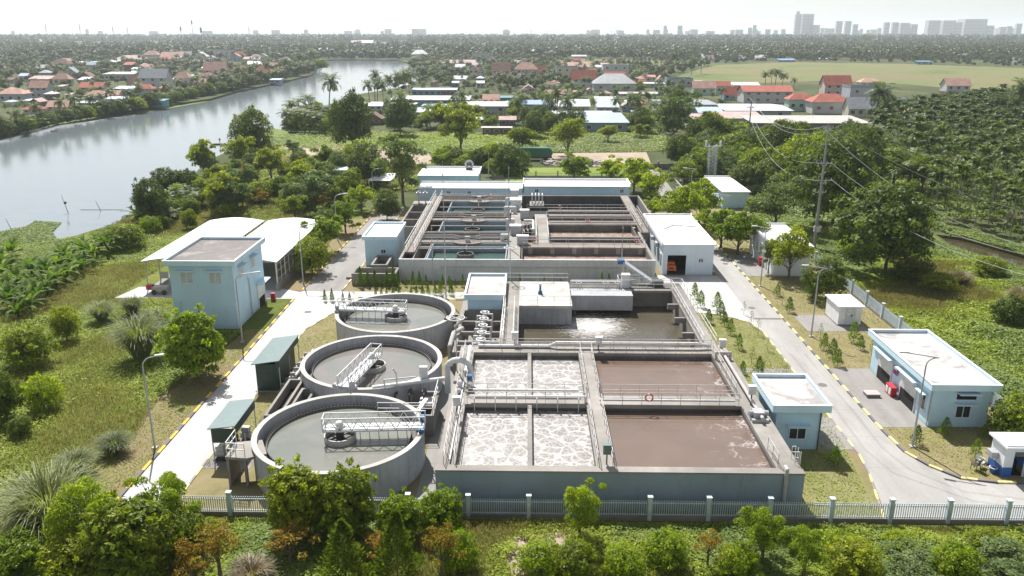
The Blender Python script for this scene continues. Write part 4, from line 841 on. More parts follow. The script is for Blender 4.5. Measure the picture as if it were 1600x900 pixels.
for i in range(4):
    m = MB(); m.tube([(.9 + .6 * i, 141, H), (.9 + .6 * i, 141, 4.6), (.9 + .6 * i, 139, 4.6), (.9 + .6 * i, 139, H)], .11, 8); m.build('pipe', 'steel_white', t)

# L-shaped outfall channel left of the block
t = thing('outfall_channel', (-22, 104.5, 0), 'low concrete outlet channel in front of the small blue cube house', 'channel')
m = MB(); openbox(m, -23.2, -17.3, 101.0, 104.0, 0, 1.55, .3, .7); openbox(m, -21.2, -18.9, 104.02, 109.0, 0, 1.9, .3, .8); m.build('channel_wall', 'concrete', t)
m = MB(); m.face([(-20.9, 104.3, 1.1), (-19.2, 104.3, 1.1), (-19.2, 108.7, 1.1), (-20.9, 108.7, 1.1)]); m.build('water', 'green_water', t)
m = MB(); m.box(-24.5, -23.2, 103.4, 103.6, 0, .3); m.build('side_slab', 'roof_grey', t)

# ------------------------------------------------------------------ plant buildings
def house_box(name, label, x0, x1, y0, y1, h, **k):
    t = thing(name, ((x0 + x1) / 2, (y0 + y1) / 2, 0), label, 'building'); parapet_house(t, x0, x1, y0, y1, h, **k); return t
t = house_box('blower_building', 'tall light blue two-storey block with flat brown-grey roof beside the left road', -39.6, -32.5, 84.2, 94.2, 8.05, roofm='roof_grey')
for x in (-37.7, -34.5): window(t, x, 84.2, 5.4, 1.3, 1.25, 'front', True, 'shutter')
for y, z in ((86.6, 5.4), (90.6, 5.4)):     # right-hand wall openings face the road: build them on the +x side
    f = MB(); f.box(-32.497, -32.42, y - .7, y + .7, z, z + 1.2); fo = f.build('window', 'wall_white', t)
    g = MB(); g.box(-32.42, -32.39, y - .6, y + .6, z + .08, z + 1.12); g.build('pane', 'shutter', fo)
    c = MB(); c.box(-32.497, -31.9, y - .9, y + .9, z + 1.4, z + 1.48); c.build('canopy', 'parapet_blue', t)
m = MB(); m.box(-32.497, -32.4, 91.2, 93.6, 0.02, 2.9); do = m.build('door', 'wall_white', t)
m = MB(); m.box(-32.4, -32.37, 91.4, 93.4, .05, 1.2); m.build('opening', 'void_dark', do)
m = MB(); m.box(-32.497, -31.6, 90.9, 93.9, 3.1, 3.2); m.build('canopy', 'parapet_blue', t)
m = MB(); m.tube([(-32.38, 88.6, .1), (-32.38, 88.6, 4.6), (-32.38, 88.3, 4.75)], .06, 8); m.build('cable_conduit', 'steel', t)
m = MB(); m.tube([(-38.9, 84.1, .1), (-38.9, 84.1, 3.2), (-38.7, 84.1, 3.3)], .07, 8); m.build('drain_pipe', 'parapet_blue', t)
t = thing('extinguisher_box', (-31.6, 94.3, 0), 'red extinguisher box by the corner of the tall blue block', 'extinguisher')
m = MB(); m.box(-31.9, -31.4, 94.1, 94.5, 0, .9); m.build('cabinet', 'red', t); m = MB(); m.box(-31.92, -31.38, 94.08, 94.52, .9, .98); m.build('lid', 'red', t)
t = house_box('cube_house', 'small blue cube-shaped house with white flat roof left of the rear block', -23.0, -18.7, 109.7, 118.4, 4.45, over=.3, ph=.5, roofm='roof_white')
window(t, -20.4, 109.7, 2.0, .6, .5, 'front', False)
# sheet-roofed workshop
t = thing('workshop', (22, 115, 0), 'white and pale blue workshop with open doorway and an orange machine inside', 'building')
m = MB(); x0, x1, y0, y1 = 18.7, 25.6, 106.2, 124.4
m.box(x0, 19.35, y0, y0 + .2, 0, 4.3); m.box(21.9, x1, y0, y0 + .2, 0, 4.3); m.box(19.35, 21.9, y0, y0 + .2, 2.85, 4.3)
m.box(x0, x0 + .2, y0 + .2, y1 - .2, 0, 4.3); m.box(x1 - .2, x1, y0 + .2, y1 - .2, 0, 4.3); m.box(x0, x1, y1 - .2, y1, 0, 4.3); m.build('wall', 'wall_pale_blue', t)
m = MB(); m.box(x0 - .1, x1 + .1, y0 - .15, y1, 4.3, 4.42); m.build('roof', 'roof_white', t)
m = MB(); m.box(x0 - .3, x0 - .1, y0 - .15, y1 + .2, 4.2, 4.65); m.box(x0 - .1, x1 + .3, y1, y1 + .2, 4.2, 4.65); m.box(x1 + .1, x1 + .3, y0 - .15, y1, 4.2, 4.5); m.build('parapet', 'wall_white', t)
m = MB(); m.box(x0 + .2, x1 - .2, y0 + .2, y1 - .2, .02, .06); m.build('floor', 'concrete_dark', t)
window(t, 23.9, 106.2, 1.9, .55, .45, 'front', False)
m = MB(); m.beam((20.2, 115, 4.5), (21.9, 117.4, 4.5), .12, .1); m.beam((21.9, 117.4, 4.5), (25.2, 116.2, 4.5), .12, .1); m.build('lightning_strip', 'rail_weathered', t)
for y in (108, 110.5, 113):
    m = MB(); m.box(x0 - .09, x0 - .003, y - .5, y + .5, 1.3, 2.7); m.build('window', 'shutter', t)
m = MB(); m.box(x0 - .5, x0 - .1, 110, 111.2, 3.0, 3.6); m.box(x0 - .5, x0 - .1, 114, 115, 3.0, 3.5); m.build('vent_unit', 'steel', t)
t = thing('orange_machine', (20, 107.4, 0), 'orange wheeled machine parked in the dark workshop doorway', 'machine')
m = MB(); m.prism([(19.5, 106.8), (20.7, 106.8), (20.6, 108.6), (19.6, 108.6)], .45, 1.2); m.box(19.6, 20.6, 107.4, 108.4, 1.2, 1.55); m.build('body', 'orange', t)
for x in (19.45, 20.6):
    m = MB(); m.cyl((x, 107.1, .35), (x + .15, 107.1, .35), .33, None, 12); m.build('wheel', 'dark_metal', t)
m = MB(); m.box(19.75, 20.4, 106.76, 106.8, .7, .95); m.build('grille', 'dark_metal', t)
# site office at the right
t = thing('office', (36.4, 111.5, 0), 'white long building behind a bushy tree, right of the rear road', 'building')
m = MB(); m.box(33.9, 38.7, 106.0, 118.6, 0, 4.2); m.build('wall', 'wall_white', t)
m = MB(); m.box(33.6, 39.0, 105.7, 118.9, 4.2, 4.32); m.box(33.6, 33.75, 105.7, 118.9, 4.32, 4.55); m.box(33.75, 39.0, 118.7, 118.9, 4.32, 4.55); m.build('roof', 'roof_white', t)
for y in (112.6, 114.4, 116.4): window(t, 33.9, y, 1.6, 1.0, 1.4, 'left', False)
m = MB(); m.box(33.82, 33.897, 109.2, 110.4, 0.03, 2.2); m.build('door', 'shutter', t)
t = thing('extinguisher_box', (33.6, 111.2, 0), 'red extinguisher box against the sunlit wall of the long white building', 'extinguisher')
m = MB(); m.box(33.3, 33.8, 110.9, 111.4, 0.03, 1.2); m.build('cabinet', 'red', t); m = MB(); m.box(33.28, 33.82, 110.88, 111.42, 1.2, 1.28); m.build('lid', 'red', t)
# rear right store
t = thing('store_room', (40, 158, 0), 'small white-roofed blue store far back right of the road', 'building')
m = MB(); m.box(37.2, 42.0, 150.5, 166.5, 0, 3.1); m.build('wall', 'wall_blue', t); m = MB(); m.box(36.9, 42.3, 150.2, 166.8, 3.1, 3.25); m.box(36.9, 42.3, 166.6, 166.8, 3.25, 3.5); m.build('roof', 'roof_white', t)
for y in (153, 157, 161): window(t, 37.2, y, 1.2, .9, .9, 'left', False)
t = thing('tank_farm', (33, 160, 0), 'grey machinery cage beside the rear store', 'machinery')
m = MB(); m.rail([(30.5, 156, 0), (36, 156, 0), (36, 166, 0), (30.5, 166, 0), (30.5, 156, 0)], 3.0, 1.6, .08, (.3, .6, 1)); m.build('cage', 'rail_weathered', t)
for i in range(3):
    m = MB(); m.cyl((32 + 1.4 * i, 160, 0), (32 + 1.4 * i, 160, 2.5), .6, None, 14); m.build('vessel', 'steel', t)
# transformer kiosk
t = thing('transformer_kiosk', (36.9, 88.6, 0), 'small white transformer kiosk with a sheet-metal door on a grey pad', 'kiosk')
m = MB(); m.box(35.6, 38.2, 86.6, 90.6, 0.15, 2.25); m.build('housing', 'plastic_white', t); m = MB(); m.box(35.5, 38.3, 86.5, 90.7, 0.04, .15); m.build('plinth', 'concrete', t)
m = MB(); m.box(35.4, 38.4, 86.35, 90.85, 2.25, 2.36); m.box(35.8, 38.0, 88.3, 90.2, 2.36, 2.44); m.build('roof', 'roof_white', t)
m = MB(); m.box(36.3, 37.5, 86.56, 86.597, .25, 2.1); d = m.build('door', 'steel_white', t); m = MB(); m.box(37.0, 37.12, 86.5, 86.56, 1.1, 1.35); m.build('handle', 'dark_metal', d)
m = MB(); m.box(36.55, 36.85, 86.535, 86.56, 1.2, 1.5); m.build('warning_plate', 'plastic_white', d)
# garage building on the right
t = house_box('garage', 'light blue flat-roofed garage with two roller doors facing the right-hand road', 34.2, 39.0, 61.9, 74.0, 4.1, over=.5, ph=.55)
for y in (66.0, 70.9):
    m = MB(); m.box(34.12, 34.197, y - 1.5, y + 1.5, .03, 2.7); do = m.build('roller_door', 'steel_white', t)
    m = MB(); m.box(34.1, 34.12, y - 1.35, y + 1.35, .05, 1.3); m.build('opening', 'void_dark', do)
    m = MB(); m.box(33.55, 34.197, y - 1.8, y + 1.8, 2.95, 3.05); m.build('canopy', 'parapet_blue', t)
window(t, 34.2, 63.4, 1.1, 1.1, 1.3, 'left', True); window(t, 36.9, 61.9, .95, 1.15, 1.05, 'front', True)
m = MB(); m.box(36.2, 37.8, 61.84, 61.897, 2.6, 3.2); m.build('louvre', 'void_dark', t); m = MB(); m.box(36.1, 37.9, 61.2, 61.897, 3.22, 3.3); m.build('canopy', 'parapet_blue', t)
m = MB(); m.tube([(34.12, 62.05, .05), (34.12, 62.05, 3.5)], .05, 6); m.build('drain_pipe', 'steel', t)
t = thing('notice_board', (34.1, 68.6, 0), 'purple and white safety notice on the garage wall between the doors', 'sign')
m = MB(); m.box(34.05, 34.09, 68.2, 69.0, 1.9, 2.7); m.build('board', 'purple', t); m = MB(); m.box(34.03, 34.05, 68.3, 68.9, 2.35, 2.6); m.build('panel', 'plastic_white', t)
t = thing('extinguisher_rack', (33.8, 68.2, 0), 'magenta extinguisher rack on the ground between the garage doors', 'extinguisher')
m = MB(); m.box(33.5, 34.0, 67.6, 68.9, .03, .95); m.build('cabinet', 'red', t)
for i in range(2):
    m = MB(); m.box(33.47, 33.5, 67.75 + .6 * i, 68.15 + .6 * i, .2, .8); m.build('door', 'plastic_white', t)
t = thing('kerb_block', (31.9, 67.9, 0), 'low dark sump cover in the middle of the garage apron', 'hatch')
m = MB(); m.box(31.3, 32.5, 67.5, 68.4, .03, .3); m.build('hatch_frame', 'roof_grey', t); m = MB(); m.box(31.25, 32.55, 67.45, 68.45, .3, .36); m.build('lid', 'ceramic', t)
# laboratory beside the front basin
t = house_box('laboratory', 'light blue flat-roofed hut between the front basin and the right-hand road', 19.9, 23.5, 57.8, 63.0, 4.1, over=.5, ph=.6)
window(t, 21.7, 57.8, 1.0, 1.25, .95, 'front', True)
for y in (59.2, 61.4): window(t, 19.9, y, 1.2, .9, .9, 'left', False)
m = MB(); m.tube([(23.4, 57.72, .05), (23.4, 57.72, 3.4)], .05, 6); m.build('drain_pipe', 'dark_metal', t)
# rear halls
t = thing('rear_plant_room', (9.2, 151, 0), 'long low blue hall with white roof behind the dark rear basin', 'building')
m = MB(); m.box(-.6, 19.3, 149.2, 155.4, 0, 4.25); m.build('wall', 'wall_blue', t); m = MB(); m.box(-.8, 19.5, 149.0, 155.6, 4.25, 4.4); m.box(-.8, 19.5, 155.4, 155.6, 4.4, 4.8); m.box(-.8, -.6, 149, 155.4, 4.4, 4.9); m.box(19.3, 19.5, 149, 155.4, 4.4, 4.9); m.build('roof', 'roof_white', t)
for x in (1.8, 17.8): window(t, x, 149.2, 3.2, .6, .6, 'front', False)
t = thing('rear_plant_room', (-10.5, 151, 0), 'long low blue hall with white roof behind the blue-lined ponds', 'building')
m = MB(); m.box(-20.4, -.9, 149.0, 154.2, 0, 3.9); m.build('wall', 'wall_blue', t); m = MB(); m.box(-20.6, -.85, 148.8, 154.6, 3.9, 4.05); m.box(-20.6, -.85, 154.4, 154.6, 4.05, 4.35); m.build('roof', 'roof_white', t)
for x in (-14.8, -10.9): window(t, x, 149.0, 2.9, .6, .5, 'front', False)
t = thing('rear_hall', (-16.5, 171, 0), 'white-roofed blue hall farthest back in the plant, with a logo circle on its roof edge', 'building')
m = MB(); m.box(-22.8, -10.2, 166.2, 176, 0, 3.3); m.build('wall', 'wall_blue', t); m = MB(); m.box(-23, -10, 166, 176.2, 3.3, 3.45); m.box(-23, -10, 176, 176.2, 3.45, 3.8); m.box(-10.2, -10, 166, 176, 3.45, 3.8); m.build('roof', 'roof_white', t)
for x in (-17.2, -15.4, -14.2, -12.2): m = MB(); m.box(x - .18, x + .18, 165.9, 166.197, 1.9, 2.2); m.build('vent', 'dark_metal', t)
t = thing('roof_fan', (-12.6, 173.5, 3.5), 'round grey extractor standing on the farthest plant roof', 'fan')
m = MB(); m.ring(-12.6, 0, 0, 0, 0, 0, 3) if False else None
for i in range(16):
    a, b = R(22.5 * i), R(22.5 * (i + 1)); m.beam((-12.6 + .75 * math.cos(a), 173.5, 4.6 + .75 * math.sin(a)), (-12.6 + .75 * math.cos(b), 173.5, 4.6 + .75 * math.sin(b)), .1, .5)
m.build('fan_ring', 'steel', t)
m = MB(); m.cyl((-12.6, 173.3, 4.6), (-12.6, 173.7, 4.6), .25, None, 12); m.beam((-13.2, 173.5, 4.2), (-12.0, 173.5, 5.0), .1); m.beam((-13.2, 173.5, 5.0), (-12.0, 173.5, 4.2), .1); m.box(-13.3, -11.9, 173.2, 173.8, 3.45, 3.8); m.build('hub', 'dark_metal', t)
t = thing('guard_hut', (-41, 175, 0), 'tiny pale blue hut among bushes behind the left trees', 'hut')
x, y = G(527, 286); m = MB(); m.box(x - 2, x + 2, y, y + 4, 0, 2.8); m.build('wall', 'wall_blue', t); m = MB(); m.box(x - 2.3, x + 2.3, y - .3, y + 4.3, 2.8, 2.95); m.build('roof', 'roof_white', t); window(t, x + .8, y, 1.3, .8, .7, 'front', False)
t = thing('car_port', (-31, 158, 0), 'low grey shelter roof between trees left of the rear halls', 'shelter')
x, y = G(594, 300); m = MB(); m.face([(x - 2.5, y, 2.4), (x + 2.2, y, 2.4), (x + 3.2, y + 7, 2.8), (x - 2.2, y + 7, 2.8)]); m.face([(x - 2.2, y + 7, 2.72), (x + 3.2, y + 7, 2.72), (x + 2.2, y, 2.32), (x - 2.5, y, 2.32)]); m.build('roof', 'roof_white', t)
m = MB()
for a, b in ((-2.3, .2), (2, .2), (-2, 6.6), (2.8, 6.6)): m.beam((x + a, y + b, 0), (x + a, y + b, 2.4), .12)
m.build('post', 'steel', t)

# ------------------------------------------------------------------ two open storage sheds with curved white roofs
def shed(label, x0, x1, y0, y1, eave, rise, slope=0.0):
    t = thing('storage_shed', ((x0 + x1) / 2, y0, 0), label, 'shed', 'white curved-roof sheds')
    n = 10; m = MB(); prof = []
    for i in range(n + 1):
        u = i / n; prof.append((x0 + (x1 - x0) * u, eave + rise * math.sin(math.pi * u)))
    for i in range(n):
        (xa, za), (xb, zb) = prof[i], prof[i + 1]
        m.face([(xa, y0, za), (xb, y0, zb), (xb, y1, zb), (xa, y1, za)]); m.face([(xa, y1, za - .1), (xb, y1, zb - .1), (xb, y0, zb - .1), (xa, y0, za - .1)])
        m.face([(xa, y0, za - .1), (xb, y0, zb - .1), (xb, y0, zb), (xa, y0, za)])
    m.build('roof', 'roof_white', t)
    k = 6
    for j in range(k + 1):
        y = y0 + .4 + (y1 - y0 - .8) * j / k
        m = MB(); m.beam((x0 + .3, y, 0), (x0 + .3, y, eave), .12); m.beam((x1 - .3, y, 0), (x1 - .3, y, eave), .12)
        m.beam((x0 + .3, y, eave - .1), (x1 - .3, y, eave - .1), .08)
        for i in range(n): m.beam((prof[i][0], y, eave - .1), (prof[i + 1][0], y, prof[i + 1][1] - .15), .05) if i % 2 else m.beam((prof[i][0], y, prof[i][1] - .15), (prof[i + 1][0], y, eave - .1), .05)
        m.build('roof_frame', 'cream', t)
    m = MB()
    for z in (1.4, 2.5, 3.4): m.beam((x1 - .25, y0 + .4, z), (x1 - .25, y1 - .4, z), .06)
    for j in range(14): y = y0 + .4 + (y1 - y0 - .8) * j / 13; m.beam((x1 - .2, y, 1.0), (x1 - .2, y, eave), .06)
    m.build('side_rails', 'cream', t)
    m = MB(); m.box(x1 - .4, x1 - .1, y0, y1, 0, 1.0); m.build('side_wall', 'concrete', t)
    m = MB(); m.box(x0 + .2, x1 - .4, y0 + .2, y1, .03, .1); m.build('floor', 'paving_grey', t)
    return t
shed('left curved white shed roof behind the tall blue block, open at the front', -49.6, -41.0, 98.0, 121.5, 3.95, .48)
shed('right curved white shed roof behind the tall blue block, beside the tree-lined road', -40.4, -32.0, 98.0, 121.5, 3.95, .48)
t = thing('handcart', (-47.0, 96.6, 0), 'maroon handcart parked before the left curved shed', 'cart')
m = MB(); m.prism([(-47.8, 96.2), (-45.9, 96.2), (-45.9, 97.2), (-47.8, 97.2)], .5, 1.05); m.build('tub', 'ceramic', t)
m = MB(); m.box(-48.6, -47.8, 96.4, 97.1, .6, 1.2); m.build('engine', 'red', t)
for x in (-47.5, -46.2):
    m = MB(); m.cyl((x, 96.1, .35), (x, 96.2, .35), .33, None, 12); m.build('wheel', 'dark_metal', t)
t = thing('notice_sheet', (-46.6, 98, 1.5), 'pale pink notice sheet hung at the left shed entrance', 'sign')
m = MB(); m.box(-47.3, -46.2, 97.9, 97.94, 1.7, 2.6); m.build('sheet', 'ceramic', t); m = MB(); m.beam((-47.3, 97.92, .1), (-47.3, 97.92, 2.7), .06); m.beam((-46.2, 97.92, .1), (-46.2, 97.92, 2.7), .06); m.build('frame', 'cream', t)

# ------------------------------------------------------------------ green cabins
t = thing('machine_cabin', (-24, 68.5, 0), 'closed dark green cabin with sloping roof beside the middle round tank', 'cabin')
m = MB(); m.box(-25.05, -23.1, 67.8, 73.6, .1, 2.75); m.build('body', 'cabin_green', t)
m = MB(); m.box(-25.2, -22.9, 67.6, 73.8, .02, .1); m.build('plinth', 'concrete_deck', t)
def slab(m, q, th=.08):
    m.face(q); m.face([(x, y, z - th) for x, y, z in reversed(q)])
    for i in range(4):
        a, b = q[i], q[(i + 1) % 4]; m.face([(a[0], a[1], a[2] - th), (b[0], b[1], b[2] - th), b, a])
m = MB(); slab(m, [(-25.35, 67.5, 2.85), (-22.7, 67.5, 3.25), (-22.7, 74.2, 3.25), (-25.35, 74.2, 2.85)]); m.build('roof', 'cabin_roof', t)
m = MB(); m.box(-23.1, -22.75, 67.55, 74.1, 2.55, 3.12); m.build('fascia', 'cabin_green', t)
m = MB()
for y in (67.7, 70.8, 74.0): m.beam((-22.8, y, 0), (-22.8, y, 3.1), .07)
m.build('post', 'steel', t)
t = thing('pipe_manifold', (-22, 70.5, 0), 'tangle of pipes and valves between the green cabin and the middle round tank', 'pipe')
for i in range(5):
    y = 68.2 + 1.2 * i
    m = MB(); m.tube([(-22.9, y, .6), (-21.9, y, .6), (-21.9, y, 1.7), (-21.3, y, 1.7)], .1, 8); m.cyl((-22.1, y, 1.2), (-21.7, y, 1.2), .2, None, 10); m.build('valve', 'rail_weathered', t)
m = MB(); m.tube([(-21.3, 67.6, 1.7), (-21.3, 74.0, 1.7)], .13, 10); m.tube([(-21.6, 67.6, .5), (-21.6, 74.0, .5)], .14, 10); m.build('header_pipe', 'steel', t)
t = thing('machine_canopy', (-23.4, 56, 0), 'open dark green canopy on posts over machines beside the nearest round tank', 'canopy')
m = MB(); slab(m, [(-24.45, 54.7, 3.0), (-22.3, 54.7, 3.25), (-22.3, 59.6, 3.25), (-24.45, 59.6, 3.0)]); m.build('roof', 'cabin_roof', t)
m = MB(); m.box(-24.2, -22.35, 54.8, 54.84, 1.75, 2.98); m.box(-22.39, -22.35, 54.84, 59.5, 2.45, 3.12); m.build('side_sheet', 'cabin_green', t)
m = MB()
for x, y in ((-24.2, 54.85), (-22.4, 54.85), (-24.2, 59.4), (-22.4, 59.4)): m.beam((x, y, 0), (x, y, 3.0), .07)
m.build('post', 'steel', t)
for i, (x, y, mt, lab) in enumerate(((-23.9, 55.4, 'steel', 'grey pump box at the front of the open green canopy'), (-23.4, 57.0, 'dark_metal', 'dark pump set in the middle under the open green canopy'), (-22.9, 58.4, 'steel', 'pump set at the back of the open green canopy'))):
    t = thing('pump', (x, y, 0), lab, 'pump', 'pumps under the green canopy')
    m = MB(); m.box(x - .5, x + .5, y - .4, y + .4, .04, .18); m.build('base', 'dark_metal', t)
    m = MB(); m.cyl((x - .4, y, .55), (x + .35, y, .55), .3, None, 14); m.box(x - .3, x + .3, y - .25, y + .25, .85, 1.25); m.build('motor', mt, t)
    m = MB(); m.tube([(x + .4, y, .5), (x + .9, y, .5), (x + .9, y, 1.4)], .08, 8); m.build('pipe', 'ceramic', t)

# ------------------------------------------------------------------ street lamps
def lamp(x, y, label, h=7.9, arm=2.0, ang=0):
    t = thing('street_lamp', (x, y, 0), label, 'street lamp', 'curved street lamps', 0)
    c, s = math.cos(R(ang)), math.sin(R(ang))
    m = MB(); m.cyl((x, y, 0), (x, y, h - .8), .09, .06, 10); m.build('pole', 'steel', t)
    m = MB(); pts = [(x, y, h - .8)]
    for k in range(1, 6):
        a = R(18 * k); pts.append((x + c * .8 * (1 - math.cos(a)), y + s * .8 * (1 - math.cos(a)), h - .8 + .8 * math.sin(a)))
    pts.append((x + c * arm, y + s * arm, h + .12)); m.tube(pts, .05, 8); m.build('arm', 'steel', t)
    m = MB(); m.beam((x + c * (arm - .1), y + s * (arm - .1), h + .1), (x + c * (arm + .6), y + s * (arm + .6), h + .16), .22, .12); m.build('lamp_head', 'steel_white', t)
    m = MB(); m.box(x - .2, x + .2, y - .2, y + .2, 0, .12); m.build('base_plate', 'concrete_pale', t)
lamp(-29.9, 57.0, 'curved grey street lamp nearest the camera on the left, arching over weeds', 7.9, 1.1, 10)
lamp(-30.7, 80.1, 'curved grey street lamp before the tall blue block', 7.7, 2.0, 10)
lamp(-29.8, 101.4, 'curved street lamp beside the right curved shed', 8.0, 1.6, 10)
lamp(-30.6, 125.0, 'curved street lamp among the bushy trees left of the cube house', 7.4, 1.5, 10)
lamp(-29.3, 150.0, 'curved street lamp far back by the left rear trees', 7.4, 1.8, 10)
lamp(31.3, 58.4, 'curved grey street lamp nearest the camera on the right, in front of the garage', 7.9, -1.9, -20)
lamp(31.4, 83.0, 'curved grey street lamp standing by the transformer kiosk pad', 7.9, -1.7, -20)
lamp(30.9, 101.4, 'curved street lamp in front of the long white building', 7.9, -1.7, -20)
lamp(31.1, 124.5, 'curved street lamp among the light green trees on the right', 7.6, -1.6, -20)
lamp(31.0, 150.5, 'farthest curved street lamp on the right, by the rear store', 7.5, -1.6, -20)
def mast(name, x, y, h, label, r=.08):
    t = thing(name, (x, y, 0), label, 'mast')
    m = MB(); m.cyl((x, y, 0), (x, y, h * .6), r * 1.3, r, 10); m.build('lower_pole', 'steel', t); m = MB(); m.cyl((x, y, h * .6), (x, y, h), r * .8, r * .35, 8); m.build('upper_pole', 'steel', t)
    m = MB(); m.cyl((x, y, h), (x, y, h + .35), r * 1.2, .02, 8); m.build('tip', 'steel', t)
mast('lightning_mast', *G(697, 466), 15.6, 'tall thin lightning mast rising in front of the rear block pond')
mast('lightning_mast', *G(795, 420), 14.2, 'tall thin lightning mast at the rear block spine')
mast('flood_mast', *G(677, 445), 7.6, 'short thin mast left of the tall lightning mast')
mast('flood_mast', *G(970, 438), 7.2, 'short thin mast in front of the brown rear channel')
mast('flag_pole', *G(764, 300), 8.0, 'white pole standing behind the left rear hall')
t = thing('area_lamp', (-1.6, 94.5, 0), 'post with a ring of lamps between the pump house and pond chamber', 'lamp')
x, y = -2.0, 93.6
m = MB(); m.cyl((x, y, 0), (x, y, 7.2), .08, .06, 10); m.build('pole', 'steel', t)
m = MB(); m.ring(x, y, .7, .78, 7.1, 7.2, 24)
for k in range(3): m.beam((x + .75 * math.cos(2.1 * k), y + .75 * math.sin(2.1 * k), 7.15), (x - .75 * math.cos(2.1 * k), y - .75 * math.sin(2.1 * k), 7.15), .05)
m.build('lamp_ring', 'steel_white', t)

# ------------------------------------------------------------------ power poles, lattice mast and cables
def power_pole(x, y, h, label, arms):
    t = thing('power_pole', (x, y, 0), label, 'power pole', 'concrete power poles')
    m = MB(); m.cyl((x, y, 0), (x, y, h), .26, .12, 12); m.build('pole', 'pole_concrete', t)
    for z, w in arms:
        m = MB(); m.beam((x - w, y, z), (x + w, y, z), .1, .12); m.beam((x - w * .5, y, z - .02), (x, y, z - .7), .06); m.beam((x + w * .5, y, z - .02), (x, y, z - .7), .06)
        f = m.build('cross_arm', 'steel', t)
        for q in (-1, -.4, .4, 1):
            m = MB(); m.cyl((x + w * q, y, z + .05), (x + w * q, y, z + .4), .07, .05, 8); m.build('insulator', 'ceramic', f)
    return (x, y, h)
p1 = power_pole(44.6, 121.1, 18.9, 'tall concrete power pole in front of the palm grove, wires running right', ((18.4, .7), (13.2, 1.1), (10.6, 1.4), (8.8, .8)))
m = MB(); 
for i in range(7): m.ring(44.6, 120.6, .5, .56, 2.8 + .13 * i, 2.85 + .13 * i, 16)
tag(m.build('cable_coil', 'cable', org=(44.6, 120.6, 2.8)), 'grey coil of spare cable hanging low on the tall power pole', 'cable coil')
p2 = power_pole(*G(1165, 262), 17.5, 'concrete power pole farther back, left of the grove before the pink roofs', ((16.8, 1.2), (14.6, 1.0)))
p3 = (95.0, 66.0, 11.0)
def cable(name, a, b, sag, label, r=.03):
    m = MB(); n = 18; pts = []
    for i in range(n + 1):
        u = i / n; p = Vector(a).lerp(Vector(b), u); p.z -= sag * 4 * u * (1 - u); pts.append(p)
    for i in range(n): m.beam(pts[i], pts[i + 1], r * 2)
    tag(m.build(name, 'cable', org=a), label, 'cable', 'overhead cables')
for i, (z, q, sg) in enumerate(((18.8, .3, 1.6), (18.4, -.6, 2.6), (13.3, 1.0, 2.2), (10.8, 1.3, 1.8))):
    e = ((1640, 340), (1640, 395), (1640, 405), (1640, 440))[i]; gx, gy = G(e[0], e[1], 8.0)
    cable('overhead_cable', (44.6 + q, 121.1, z), (gx, gy, 8.0), sg, ['topmost', 'second', 'third', 'lowest'][i] + ' cable sloping right from the tall power pole over the grove', .02)
for i, (z, q) in enumerate(((18.7, -.4), (18.3, .5), (13.3, -1.0), (10.7, -1.2))):
    cable('overhead_cable', (44.6 + q, 121.1, z), (p2[0] + q, p2[1], 16.9 - .6 * i), 3.0 + .5 * i, ['uppermost', 'second', 'third', 'lowest'][i] + ' sagging cable between the two concrete power poles', .02)
# lattice telecom mast
x, y = G(1110, 290); t = thing('lattice_mast', (x, y, 0), 'short grey steel lattice mast by the track behind the plant', 'mast'); m = MB(); hh = HZ(x, y, 226)
for dx, dy in ((-.8, -.8), (.8, -.8), (.8, .8), (-.8, .8)): m.beam((x + dx, y + dy, 0), (x + dx, y + dy, hh), .16)
m.build('leg', 'steel', t); m = MB()
for k in range(12):
    z0, z1 = hh * k / 12, hh * (k + 1) / 12
    for sx, sy, ex, ey in ((-.8, -.8, .8, -.8), (.8, -.8, .8, .8), (-.8, -.8, -.8, .8), (-.8, .8, .8, .8)):
        m.beam((x + sx, y + sy, z0), (x + ex, y + ey, z1), .09); m.beam((x + ex, y + ey, z0), (x + sx, y + sy, z1), .09)
m.build('bracing', 'steel', t)
m = MB(); m.box(x - 1.7, x + 1.7, y - .1, y + .1, hh - .4, hh - .2); m.box(x - 1.7, x - 1.4, y - .3, y + .3, hh - .4, hh + .9); m.box(x + 1.4, x + 1.7, y - .3, y + .3, hh - .4, hh + .9); m.build('cross_arm', 'steel_white', t)
# slender radio masts across the river
for i, (px, yb, yt, lab) in enumerate(((304, 75, 31, 'tallest thin radio mast over the far left village'), (318, 85, 42, 'thin radio mast rightmost over the far left village'), (286, 78, 41, 'thin radio mast leftmost over the far left village'))):
    x, y = G(px, yb); h = HZ(x, y, yt); t = thing('radio_mast', (x, y, 0), lab, 'mast'); w = 1.0
    m = MB(); m.cyl((x, y, 0), (x, y, h), .8, .45, 6); m.build('mast_body', 'rail_weathered', t); m = MB(); m.cyl((x, y, h - 8), (x, y, h - 1), 1.8, 1.5, 8); m.build('antenna_ring', 'steel', t)

